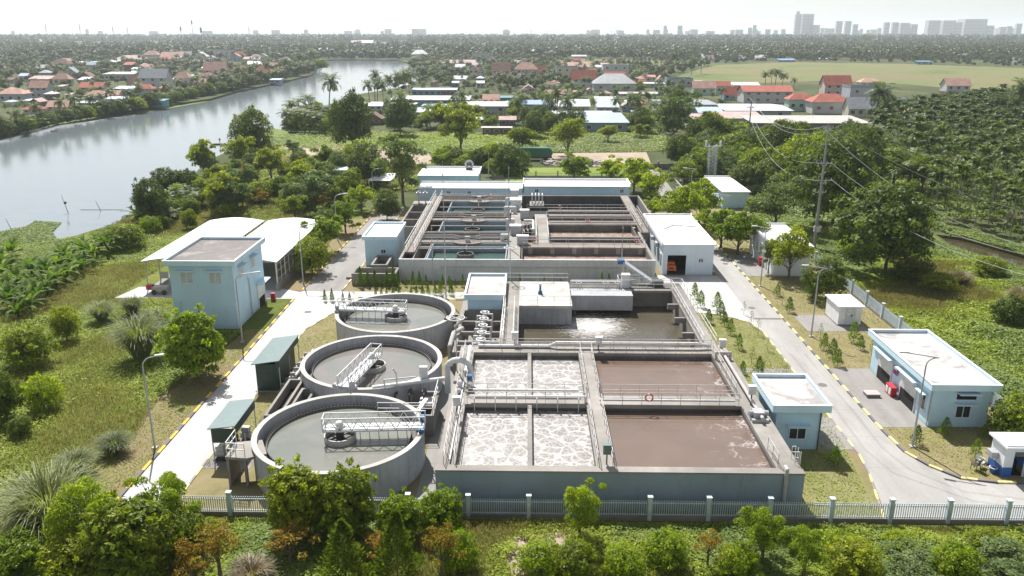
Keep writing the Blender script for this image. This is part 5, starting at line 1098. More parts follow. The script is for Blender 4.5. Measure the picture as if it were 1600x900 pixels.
# ------------------------------------------------------------------ gatehouse with chairs
t = thing('gatehouse', (37.5, 54.6, 0), 'small white gatehouse with blue base at the right edge by the gate', 'gatehouse')
m = MB(); m.box(35.9, 36.05, 53.9, 55.7, .8, 2.5); m.box(36.05, 36.6, 53.9, 54.05, .8, 2.5); m.box(37.7, 39.2, 53.9, 54.05, .8, 2.5); m.box(36.6, 37.7, 53.9, 54.05, 2.1, 2.5); m.box(36.05, 39.2, 55.55, 55.7, .8, 2.5); m.box(39.05, 39.2, 54.05, 55.55, .8, 2.5); m.build('wall', 'wall_white', t)
m = MB(); m.box(35.87, 36.05, 53.87, 55.73, .03, .8); m.box(36.05, 36.6, 53.87, 54.05, .03, .8); m.box(36.05, 39.2, 55.55, 55.73, .03, .8); m.build('base_band', 'plastic_blue', t)
m = MB(); m.prism([(35.7, 53.5), (39.5, 53.5), (39.5, 56.0), (35.7, 56.0)], 2.5, 2.66); m.prism([(35.75, 53.65), (39.5, 53.65), (39.5, 55.8), (35.75, 55.8)], 2.66, 2.76); m.build('roof', 'wall_white', t)
m = MB(); m.box(37.35, 37.7, 53.82, 53.87, .05, 2.1); m.build('door', 'shutter', t); m = MB(); m.box(36.05, 37.6, 54.1, 55.5, .03, .08); m.build('floor', 'void_dark', t)
m = MB(); m.box(36.3, 37.5, 54.8, 55.3, .1, .85); m.build('desk', 'void_dark', t)
m = MB(); m.box(35.35, 35.87, 54.6, 55.3, 1.15, 1.65); m.build('air_conditioner', 'steel', t)
def chair(x, y, rz, mat, label, armless=False):
    t = thing('chair', (x, y, 0.02), label, 'chair', 'chairs outside the gatehouse', rz)
    m = MB(); m.box(-.22, .22, -.22, .22, .42, .46); m.build('seat', mat, t, world=False)
    m = MB(); slab(m, [(-.21, .2, .5), (.21, .2, .5), (.23, .34, .98), (-.23, .34, .98)], .03); m.build('backrest', mat, t, world=False)
    for a, b in ((-.2, -.2), (.2, -.2), (-.2, .2), (.2, .2)):
        m = MB(); m.beam((a, b, .42), (a * 1.2, b * 1.25, 0), .035); m.build('leg', mat, t, world=False)
    for a in (-.25, .25):
        m = MB(); m.beam((a, -.2, .66), (a, .24, .7), .05); m.beam((a, -.2, .44), (a, -.2, .66), .035); m.build('armrest', mat, t, world=False)
chair(35.1, 55.3, R(35), 'plastic_white', 'white plastic chair on the grass beside the gatehouse')
chair(34.5, 54.9, R(-150), 'dark_metal', 'dark tilted folding chair on the grass left of the white chair')
t = thing('bucket', (35.65, 54.2, 0), 'small blue tub beside the gatehouse wall', 'tub')
m = MB(); m.cyl((35.6, 54.5, .02), (35.6, 54.5, .45), .2, .27, 14); m.build('tub_body', 'plastic_blue', t); m = MB(); m.ring(35.6, 54.5, .25, .3, .44, .48, 16); m.build('rim', 'plastic_white', t)
t = thing('stool', (34.75, 54.5, 0), 'low lime green stool in front of the two chairs', 'stool')
m = MB(); m.box(34.6, 34.95, 54.2, 54.5, .28, .33); m.build('seat', 'leaf_bright', t)
for a, b in ((34.63, 54.23), (34.92, 54.23), (34.63, 54.47), (34.92, 54.47)): m = MB(); m.beam((a, b, .02), (a, b, .28), .04); m.build('leg', 'leaf_bright', t)

# ------------------------------------------------------------------ far yard: green truck body, scrap, boat
x, y = G(836, 250); t = thing('garbage_truck', (x, y, 0), 'dark green rounded garbage truck container on the dirt yard behind the plant', 'truck')
m = MB(); prof = [(-4.5, 1.0), (4.0, 1.0), (4.6, 1.8), (4.2, 2.9), (3.4, 3.3), (-4.3, 3.3), (-4.8, 2.4)]
b = len(m.v); m.v += [(x + a, y - 1.3, z) for a, z in prof] + [(x + a, y + 1.3, z) for a, z in prof]; n = len(prof)
m.f.append(tuple(b + i for i in range(n))); m.m.append(0); m.f.append(tuple(b + n + i for i in reversed(range(n)))); m.m.append(0)
for i in range(n): j = (i + 1) % n; m.f.append((b + j, b + i, b + n + i, b + n + j)); m.m.append(0)
m.build('container', 'truck_green', t)
m = MB(); m.box(x - 4.6, x + 4.4, y - 1.0, y + 1.0, .6, 1.0); m.build('chassis', 'dark_metal', t)
for a in (-3.2, -1.9, 2.8):
    m = MB(); m.cyl((x + a, y - 1.35, .55), (x + a, y - 1.0, .55), .52, None, 14); m.build('wheel', 'dark_metal', t)
x, y = G(518, 250); t = thing('blue_kiosk', (x, y, 0), 'small tilted grey-blue cargo crate on the bare clearing', 'crate')
m = MB(); m.box(x - 1.5, x + 1.5, y - 1, y + 1, .2, 2.4); m.build('box_body', 'steel', t); m = MB(); m.box(x - 1.55, x + 1.55, y - 1.05, y + 1.05, 2.4, 2.5); m.build('lid', 'motor_blue', t); m = MB(); m.box(x - 1.0, x + 1.0, y - 1.05, y - 1.003, .6, 2.1); m.build('door', 'dark_metal', t)
random.seed(5)
m = MB()
for i in range(150):
    px = random.uniform(845, 955); x, y = G(px, 259 - random.uniform(0, 9) + (px - 845) * .02); s = random.uniform(.15, .55); m.mat(random.choice((0, 0, 1, 2))); m.box(x - s, x + s, y - s * .6, y + s * .6, 0, random.uniform(.15, .7))
tag(m.build('scrap_heap', ['concrete_pale', 'ceramic', 'dark_metal']), 'scattered pale rubbish and scrap along the dirt yard', 'rubbish', None, 'stuff')
x, y = G(344, 226, -1); t = thing('rowing_boat', (x, y, -1), 'tiny red-clad rower standing in a dark boat on the river', 'boat')
m = MB(); m.prism([(x - 3, y), (x - 2, y - .6), (x + 2, y - .6), (x + 3, y), (x + 2, y + .6), (x - 2, y + .6)], -1.05, -.65); m.build('hull', 'dark_metal', t); m = MB(); m.box(x - 1.8, x + 1.8, y - .45, y + .45, -.65, -.62); m.build('seat_boards', 'bark', t)
# boatman: one continuous skinned body
def person(x, y, z, label, mat):
    me = bpy.data.meshes.new('person')
    pts = [(0, 0, .95), (0, 0, 1.2), (0, 0, 1.42), (0, 0, 1.52), (0, 0, 1.68), (.1, 0, .9), (.14, 0, .5), (.15, -.05, .05), (-.1, 0, .9), (-.14, 0, .5), (-.15, -.05, .05), (.2, 0, 1.4), (.32, -.15, 1.15), (.25, -.38, 1.05), (-.2, 0, 1.4), (-.32, -.15, 1.15), (-.25, -.38, 1.0)]
    rad = [.16, .16, .17, .06, .11, .1, .07, .05, .1, .07, .05, .07, .05, .04, .07, .05, .04]
    ed = [(0, 1), (1, 2), (2, 3), (3, 4), (0, 5), (5, 6), (6, 7), (0, 8), (8, 9), (9, 10), (2, 11), (11, 12), (12, 13), (2, 14), (14, 15), (15, 16)]
    me.from_pydata(pts, ed, []); o = bpy.data.objects.new('person', me); col.objects.link(o)
    sk = o.modifiers.new('skin', 'SKIN')
    for v, r in zip(me.skin_vertices[0].data if me.skin_vertices else [], rad): v.radius = (r, r * .8)
    o.location = (x, y, z); me.materials.append(MATS[mat]); tag(o, label, 'person')
    return o
x0, y0 = x, y
me_t = bpy.data.meshes.new('t'); 
try:
    o = person(x0, y0, -.62, 'person in a red top rowing the small boat on the river', 'red')
    if not o.data.skin_vertices:
        bm = bmesh.new(); bm.from_mesh(o.data); lay = bm.verts.layers.skin.verify()
        rad = [.16, .16, .17, .06, .11, .1, .07, .05, .1, .07, .05, .07, .05, .04, .07, .05, .04]
        bm.verts.ensure_lookup_table()
        for v, r in zip(bm.verts, rad): v[lay].radius = (r, r * .8)
        bm.verts[0][lay].use_root = True; bm.to_mesh(o.data); bm.free()
    o.modifiers.new('sub', 'SUBSURF').levels = 1
except Exception as e: print('person', e)
for i, (px, pyb, pyt, lab) in enumerate(((107, 333, 308, 'leaning bamboo stake with a float in the near river water'), (158, 329, 317, 'thin slanting fishing stake in the near river water'), (19, 360, 345, 'leaning stick by the floating weeds at the left'))):
    x, y = G(px, pyb, -1); m = MB(); m.cyl((x, y, -1.2), (x - .9, y + .2, HZ(x, y, pyt)), .06, .03, 6)
    if i == 0: m.ball((x - .3, y, 1.0), .28, 6, 8)
    tag(m.build('stake', 'bark', org=(x, y, -1)), lab, 'stake')
a_ = G(126, 328, -1); b_ = G(192, 328, -1); m = MB(); m.beam((*a_, -.97), (*b_, -.97), .12, .06); tag(m.build('net_line', 'bark', org=(*a_, -1)), 'thin float line lying across the near river water', 'net')

# ------------------------------------------------------------------ foliage kit (numpy)
rng = np.random.default_rng(11)
def nrm(a): return a / np.maximum(np.linalg.norm(a, axis=-1, keepdims=True), 1e-9)
def leafquads(C, D, N_, L, W):
    """diamond leaves: centre, direction, rough normal, length, width"""
    D = nrm(D); S = nrm(np.cross(D, N_)); L = np.broadcast_to(np.asarray(L, float), (len(C),))[:, None]; W = np.broadcast_to(np.asarray(W, float), (len(C),))[:, None]
    V = np.stack([C - D * L / 2, C + S * W / 2 + D * L * .08, C + D * L / 2, C - S * W / 2 + D * L * .08], 1).reshape(-1, 3)
    return V
class FM:
    """foliage mesh: loose quads with a per-face value 'v'"""
    def __init__(s): s.V = []; s.A = []; s.K = []
    def add(s, V, v, k=None):
        s.V.append(np.asarray(V, np.float32)); s.A.append(np.asarray(v, np.float32)); s.K.append(np.asarray(k, np.float32) if k is not None else np.zeros(len(v), np.float32))
    def arrays(s): return np.concatenate(s.V), np.concatenate(s.A), np.concatenate(s.K)
    def mesh(s, name, mat):
        V, A, K = s.arrays(); return quadmesh(name, V, A, mat, K)
def quadmesh(name, V, A, mat, K=None):
    n = len(V) // 4; me = bpy.data.meshes.new(name)
    me.vertices.add(len(V)); me.vertices.foreach_set('co', np.ascontiguousarray(V, np.float32).ravel())
    me.loops.add(len(V)); me.loops.foreach_set('vertex_index', np.arange(len(V), dtype=np.int32))
    me.polygons.add(n); me.polygons.foreach_set('loop_start', np.arange(0, len(V), 4, dtype=np.int32))
    try: me.polygons.foreach_set('loop_total', np.full(n, 4, np.int32))
    except Exception: pass
    me.materials.append(MATS[mat]); me.update(calc_edges=True)
    a = me.attributes.new('v', 'FLOAT', 'FACE'); a.data.foreach_set('value', np.ascontiguousarray(A, np.float32))
    if K is not None and K.any():
        a = me.attributes.new('kindv', 'FLOAT', 'FACE'); a.data.foreach_set('value', np.ascontiguousarray(K, np.float32))
    return me
def rdir(n): return nrm(rng.normal(size=(n, 3)))
def trunk_mesh(name, segs, mat):
    m = MB()
    for p0, p1, r0, r1 in segs: m.cyl(p0, p1, r0, r1, 7, False)
    me = bpy.data.meshes.new(name); me.from_pydata(m.v, [], m.f); me.materials.append(MATS[mat]); return me
def broadleaf(R_=3.0, H=6.0, base=1.6, K=26, per=130, leaf=.34, mat='leaf_mid', open_=.0, low=0.0, flat=1.0, trunk='bark', lean=.0, asp=.5, cl=(.22, .42)):
    """crown made of leaf clumps on limbs; returns (crown mesh, trunk mesh, arrays)"""
    f = FM(); segs = []; cz = (H + base) / 2; rz = (H - base) / 2 * flat
    top = (lean, 0, base + (H - base) * .55)
    segs.append(((0, 0, -.1), (lean * .4, 0, base * .8), .045 * R_ + .05, .035 * R_ + .04)); segs.append(((lean * .4, 0, base * .8), top, .035 * R_ + .04, .03))
    nl = 5; lob = []
    for j in range(nl):
        aa = 2 * math.pi * (j + rng.uniform(-.3, .3)) / nl; q = rng.uniform(.28, .5) if j else 0.1
        lob.append((np.array([math.cos(aa) * q * R_, math.sin(aa) * q * R_, cz + rng.uniform(-.6, .4 if j else .5) * rz]), rng.uniform(.42, .62)))
    for i in range(K):
        lc, lr = lob[i % nl]; d = rdir(1)[0]; d[2] = abs(d[2]) * 1.0 - .6 * (rng.random() < .45) - low
        d = d / np.linalg.norm(d); r = rng.uniform(.6, 1.0) * lr
        c = lc + np.array([d[0] * R_ * r, d[1] * R_ * r, d[2] * rz * r * 1.1]); rc = R_ * rng.uniform(*cl) * .82; c[2] = max(c[2], base * .4 + rc * .45)
        if i % 3 == 0: segs.append(((lean * .4, 0, base * .8 + rng.random() * (H - base) * .25), tuple(c), .025 + .006 * R_, .012))
        n = int(per * rng.uniform(.7, 1.3)); q = rdir(n); q[:, 2] = np.where(q[:, 2] < -.2, -q[:, 2] * .6, q[:, 2])
        P = c + q * rc * (rng.uniform(.55, 1.08, (n, 1)) ** .7) * np.array([1, 1, .8])
        N_ = nrm(q * .7 + rdir(n) * .75 + np.array([0, 0, .45])); D = np.cross(N_, rdir(n)); D[:, 2] -= .25
        l = leaf * rng.uniform(.6, 1.35, n)
        f.add(leafquads(P, D, N_, l, l * asp), np.clip(rng.normal(.45 + .12 * rng.normal(), .24, n), 0, 1))
    # a few inner leaves so the crown is not hollow, coloured dark for shade
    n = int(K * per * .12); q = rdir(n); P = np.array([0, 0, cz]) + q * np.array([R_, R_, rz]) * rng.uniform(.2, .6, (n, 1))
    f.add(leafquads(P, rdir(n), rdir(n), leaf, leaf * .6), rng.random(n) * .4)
    return f.mesh('crown', mat), trunk_mesh('trunk', segs, trunk), f
def dome(R_=1.5, H=2.6, K=34, per=120, leaf=.2, mat='leaf_mid', base=.0, cl=.3, asp=.5, trunk='bark', jag=.16):
    """dense shrub or low-crowned tree: leaf clumps over a dome that reaches the ground"""
    f = FM(); segs = [((0, 0, -.1), (0, 0, H * .6), .03 * R_ + .04, .02)]; bump = [(rdir(1)[0], rng.uniform(-1.0, 1.3)) for _ in range(7)]
    for i in range(K):
        u = (i + .5) / K; zc = 1 - 1.55 * u; a = 2.39996 * i + rng.uniform(-.3, .3); rr = math.sqrt(max(0, 1 - zc * zc)); d = np.array([rr * math.cos(a), rr * math.sin(a), zc])
        q = .74 + sum(k * max(0, float(d @ b)) ** 4 for b, k in bump) * jag + rng.uniform(-.07, .07)
        c = np.array([d[0] * R_ * q, d[1] * R_ * q, base + (H - base) * (.42 + .58 * d[2] * q / .9)]); rc = R_ * cl * rng.uniform(.75, 1.25); c[2] = max(c[2], base * .6 + rc * .35)
        if i % 3 == 0: segs.append(((0, 0, base + .15 * H), tuple(c), .02 + .008 * R_, .01))
        n = int(per * rng.uniform(.75, 1.25)); w = rdir(n); w[:, 2] = np.where(w[:, 2] < -.3, -w[:, 2] * .6, w[:, 2]); P = c + w * rc * (rng.uniform(.5, 1.12, (n, 1)) ** .7) * np.array([1, 1, .85]); P[:, 2] = np.maximum(P[:, 2], .03)
        N_ = nrm(w * .7 + rdir(n) * .7 + d * .5 + np.array([0, 0, .35])); D = np.cross(N_, rdir(n)); D[:, 2] -= .25; l = leaf * rng.uniform(.6, 1.35, n)
        f.add(leafquads(P, D, N_, l, l * asp), np.clip(rng.normal(.45 + .13 * rng.normal(), .24, n), 0, 1))
    for i in range(14):                       # sprigs that break the outline
        zc = rng.uniform(-.1, 1); a = rng.uniform(0, 6.28); rr = math.sqrt(1 - min(1, zc * zc)); d = np.array([rr * math.cos(a), rr * math.sin(a), zc]); q = rng.uniform(.95, 1.14)
        c = np.array([d[0] * R_ * q, d[1] * R_ * q, base + (H - base) * (.42 + .58 * zc * q)]); n = int(per * .28); P = c + rdir(n) * R_ * .11 * rng.uniform(.3, 1.2, (n, 1)); P[:, 2] = np.maximum(P[:, 2], .03)
        f.add(leafquads(P, rdir(n) + d * .8, rdir(n) + np.array([0, 0, .6]), leaf * .9, leaf * asp), np.clip(rng.normal(.6, .2, n), 0, 1))
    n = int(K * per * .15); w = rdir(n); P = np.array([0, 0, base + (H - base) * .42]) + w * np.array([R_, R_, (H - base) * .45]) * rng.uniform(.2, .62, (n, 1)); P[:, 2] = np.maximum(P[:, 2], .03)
    f.add(leafquads(P, rdir(n), rdir(n), leaf * 1.2, leaf), rng.random(n) * .3)  # inner fill leaves get dark values: shade of the interior put into colour
    return f.mesh('crown', mat), trunk_mesh('trunk', segs, trunk), f
def frond(f, base, az, el0, L, droop, nl, leafL, leafW, up=.25, v0=.45):
    """arching feather leaf"""
    t = np.linspace(0, 1, nl + 1)[1:]; pts = [np.array(base)]; el = el0; step = L / nl
    for i in range(nl):
        el -= droop / nl * (0.4 + 1.2 * i / nl); pts.append(pts[-1] + step * np.array([math.cos(az) * math.cos(el), math.sin(az) * math.cos(el), math.sin(el)]))
    pts = np.array(pts); tan = nrm(pts[1:] - pts[:-1]); side = nrm(np.cross(tan, np.array([0, 0, 1.0])) + 1e-6); upv = nrm(np.cross(side, tan))
    prof = np.sin(np.pi * (t * .86 + .12)) ** .6
    # midrib as thin strip
    w = .03 * L / 3
    a, b = pts[:-1], pts[1:]
    f.add(np.stack([a - side * w, a + side * w, b + side * w * .8, b - side * w * .8], 1).reshape(-1, 3), np.full(nl, .95))
    for sg in (-1, 1):
        for off in (0.0, .5):
            c = pts[:-1] + (pts[1:] - pts[:-1]) * off
            D = nrm(side * sg + tan * .75 + upv * (up - .55 * rng.random((nl, 1))) + np.array([0, 0, -.28])); ll = leafL * prof * rng.uniform(.85, 1.1, nl)
            f.add(leafquads(c + D * ll[:, None] / 2, D, upv + rdir(nl) * .2, ll, leafW), np.clip(rng.normal(v0, .18, nl), 0, 1))
def palm(H=8.0, nf=20, L=3.4, mat='leaf_palm', bend=.8, leafL=.95, nl=13, r=.17, trunk='bark_pale', els=(-.6, 1.25), leafW=.13, shaft=False, droop=1.5):
    f = FM(); segs = []; n = 7; pts = [(bend * (i / n) ** 2, 0, H * i / n) for i in range(n + 1)]
    for i in range(n): segs.append((pts[i], pts[i + 1], r * (1 - .4 * i / n), r * (1 - .4 * (i + 1) / n)))
    top = np.array(pts[-1])
    for k in range(nf):
        frond(f, top + np.array([0, 0, .1]), 2.4 * k + rng.uniform(-.2, .2), els[1] - (els[1] - els[0]) * (k / nf) + rng.uniform(-.12, .12), L * rng.uniform(.85, 1.08), droop * rng.uniform(.8, 1.2), nl, leafL, leafW)
    tm = trunk_mesh('trunk', segs, trunk)
    return f.mesh('crown', mat), tm, f
def banana(nf=9, H=1.6, L=2.2):
    f = FM(); n = 7
    for k in range(nf):
        az = 2.4 * k + rng.uniform(-.3, .3); el = 1.45 - .075 * k + rng.uniform(-.12, .12); p = np.array([0, 0, H]); w = .27 * rng.uniform(.8, 1.15); l = L * rng.uniform(.75, 1.1)
        s = np.array([-math.sin(az), math.cos(az), 0]); rows = [p]; dirs = []
        for i in range(n):
            d = np.array([math.cos(az) * math.cos(el), math.sin(az) * math.cos(el), math.sin(el)]); rows.append(rows[-1] + d * l / n); el -= rng.uniform(.12, .32)
        ws = [.04, .8, 1, 1, .95, .85, .6, .05]; vv = np.clip(rng.normal(.5, .2), 0, 1)
        for i in range(n):
            a, b = rows[i], rows[i + 1]; g = .05 if i < 6 else 0
            for sg in (-1, 1):
                wa, wb = w * ws[i], w * ws[i + 1]; lift = np.array([0, 0, .35])
                f.add(np.array([a, a + sg * s * wa + lift * wa, b + sg * s * wb + lift * wb - (b - a) * g, b]), [min(1, max(0, vv + rng.normal() * .12))])
    return f.mesh('leaves', 'leaf_banana'), trunk_mesh('stem', [((0, 0, -.1), (0, 0, H), .16, .1)], 'leaf_banana'), f
def grassclump(n=1100, H=2.2, R_=1.3, mat='leaf_grass', w=.02):
    f = FM(); az = rng.uniform(0, 2 * np.pi, n); r0 = R_ * .35 * np.sqrt(rng.random(n)); p = np.stack([r0 * np.cos(az), r0 * np.sin(az), np.zeros(n)], 1)
    az2 = az + rng.normal(0, .5, n); el = np.clip(rng.normal(1.25, .16, n), .7, 1.55); L = H * rng.uniform(.6, 1.15, n); s = np.stack([-np.sin(az2), np.cos(az2), 0 * az2], 1); v = np.clip(rng.normal(.5, .25, n), 0, 1)
    m = 5
    for i in range(m):
        d = np.stack([np.cos(az2) * np.cos(el), np.sin(az2) * np.cos(el), np.sin(el)], 1); q = p + d * (L / m)[:, None]
        wa = w * (1 - .75 * i / m) * 1.6; wb = w * (1 - .75 * (i + 1) / m) * 1.6
        f.add(np.stack([p - s * wa, p + s * wa, q + s * wb, q - s * wb], 1).reshape(-1, 3), v); p = q; el = el - rng.uniform(.1, .95, n) * ((i + .6) / m) ** 1.6 * 1.9
    return f.mesh('blades', mat), None, f
def conifer(H=2.4, R_=.45, n=900, mat='leaf_sapling', leaf=.16, trunk_h=.3, pw=.8):
    f = FM(); z = trunk_h + (H - trunk_h) * rng.random(n) ** 1.25; az = rng.uniform(0, 2 * np.pi, n); rr = R_ * ((1 - (z - trunk_h) / (H - trunk_h)) ** pw) * rng.uniform(.45, 1.1, n) * (1 + .25 * np.sin(az * 3 + z * 4))
    C = np.stack([rr * np.cos(az), rr * np.sin(az), z], 1); out = np.stack([np.cos(az), np.sin(az), 0 * az + .9], 1); D = nrm(out + rdir(n) * .5)
    l = leaf * rng.uniform(.7, 1.3, n); f.add(leafquads(C, D, nrm(out + rdir(n)), l, l * .4), np.clip(rng.normal(.45, .25, n), 0, 1))
    return f.mesh('crown', mat), trunk_mesh('trunk', [((0, 0, -.05), (0, 0, H * .85), .03, .012)], 'bark'), f
PROTO = {}
def proto(key, res, width): PROTO[key] = (res[0], res[1], width, res[2])
for i in range(3):
    proto('round%d' % i, broadleaf(3, 6.0, .7, 38, 150, .30, 'leaf_mid', low=.15), 6.0)
    proto('dark%d' % i, dome(3, 6.0, 60, 130, .28, 'leaf_dark', .35, .25, jag=.24), 6.2)
    proto('bright%d' % i, broadleaf(3, 5.2, .6, 38, 140, .30, 'leaf_bright', cl=(.16, .34)), 6.0)
    proto('pale%d' % i, broadleaf(3, 6.2, .9, 36, 160, .26, 'leaf_pale', cl=(.2, .36)), 6.0)
for i in range(2):
    proto('bush%d' % i, dome(1.5, 2.5, 36, 120, .17, 'leaf_mid'), 3.1)
    proto('bushb%d' % i, dome(1.5, 2.3, 36, 120, .17, 'leaf_bright'), 3.1)
    proto('bushd%d' % i, dome(1.5, 2.4, 36, 120, .18, 'leaf_dark'), 3.1)
    proto('coco%d' % i, palm(7.5 + i, 20, 3.3, bend=.9 - 1.5 * i), 6.4)
    proto('areca%d' % i, palm(7.4 + .9 * i, 10, 2.25, 'leaf_areca', .2, .95, 7, .075, 'bark_pale', (.1, 1.35), .3, droop=1.9), 4.0)
    proto('banana%d' % i, banana(13, .45 + .3 * i, 2.9), 4.0)
    proto('reed%d' % i, grassclump(1400, 3.0, 1.3), 3.7)
    proto('cone%d' % i, conifer(), .95)
    proto('rust%d' % i, broadleaf(1.7, 3.6, 1.0, 26, 55, .15, 'leaf_rust', cl=(.2, .36)), 3.4)
proto('dryreed', grassclump(900, 1.7, 1.3, 'leaf_dry', .016), 3.2)
proto('low_palm', palm(1.0, 14, 2.3, 'leaf_palm', .1, .7, 11, .15, 'bark', (.1, 1.35), .1, droop=1.4), 4.0)
proto('glossy0', dome(2.0, 4.6, 60, 130, .27, 'leaf_mid', .2, .24, .42, jag=.2), 4.2)
proto('glossy1', dome(2.0, 4.0, 64, 140, .22, 'leaf_bright', .05, .23, .5), 4.2)
proto('feather', broadleaf(2.2, 4.0, .5, 30, 230, .17, 'leaf_bright', flat=.9, asp=.3, cl=(.16, .3)), 4.4)
proto('young', conifer(1.7, .48, 620, 'leaf_sapling', .15, .25, .55), 1.0)
proto('thin', conifer(2.0, .42, 150, 'leaf_sapling', .13, .55, .4), .9)
proto('darkcone', conifer(4.2, 1.3, 2600, 'leaf_dark', .24, .3, .7), 2.6)
PART = {'banana': ('leaves', 'stem'), 'reed': ('blades', None), 'dryreed': ('blades', None)}
NAMES = {'round': 'broadleaf_tree', 'dark': 'dark_leafed_tree', 'bright': 'light_green_tree', 'pale': 'grey_green_tree', 'bush': 'shrub', 'bushb': 'shrub', 'bushd': 'shrub', 'coco': 'coconut_palm', 'areca': 'areca_palm',
         'banana': 'banana_plant', 'reed': 'grass_clump', 'cone': 'conifer_sapling', 'rust': 'shrub', 'dryreed': 'grass_clump', 'low_palm': 'low_palm', 'glossy': 'broadleaf_tree', 'feather': 'broadleaf_tree', 'young': 'sapling', 'thin': 'sapling', 'darkcone': 'conifer'}
CATS = {'broadleaf_tree': 'tree', 'dark_leafed_tree': 'tree', 'light_green_tree': 'tree', 'grey_green_tree': 'tree', 'shrub': 'shrub', 'coconut_palm': 'palm', 'areca_palm': 'palm', 'banana_plant': 'banana plant', 'grass_clump': 'grass clump', 'conifer_sapling': 'sapling', 'low_palm': 'palm', 'sapling': 'sapling', 'conifer': 'tree'}
prng = random.Random(3)
def plant(key, x, y, s, label, group=None, sz=None, z=0.0):
    stem = key.rstrip('0123456789'); cm, tm, w, _ = PROTO[key]; nm = NAMES[stem]
    t = empty(nm, (x, y, z), prng.uniform(0, 6.28)); t.scale = (s, s, sz or s); tag(t, label, CATS[nm], group)
    pn = ('blades' if 'reed' in stem else 'leaves' if stem == 'banana' else 'crown', 'stem' if stem == 'banana' else 'trunk')
    o = bpy.data.objects.new(pn[0], cm); col.objects.link(o); o.parent = t
    if tm: o = bpy.data.objects.new(pn[1], tm); col.objects.link(o); o.parent = t
    return t
def PT(key, px, py, wpx, label, group=None, tall=1.0):
    """stand a plant on the ground at its surveyed spot, width given in photo pixels"""
    if key + '0' in PROTO: key += str(prng.randrange(sum(1 for k in PROTO if k[:-1] == key and k[-1].isdigit())))
    x, y = G(px, py); s = wpx * mpp(y) / PROTO[key][2]; return plant(key, x, y, s, label, group, s * tall)

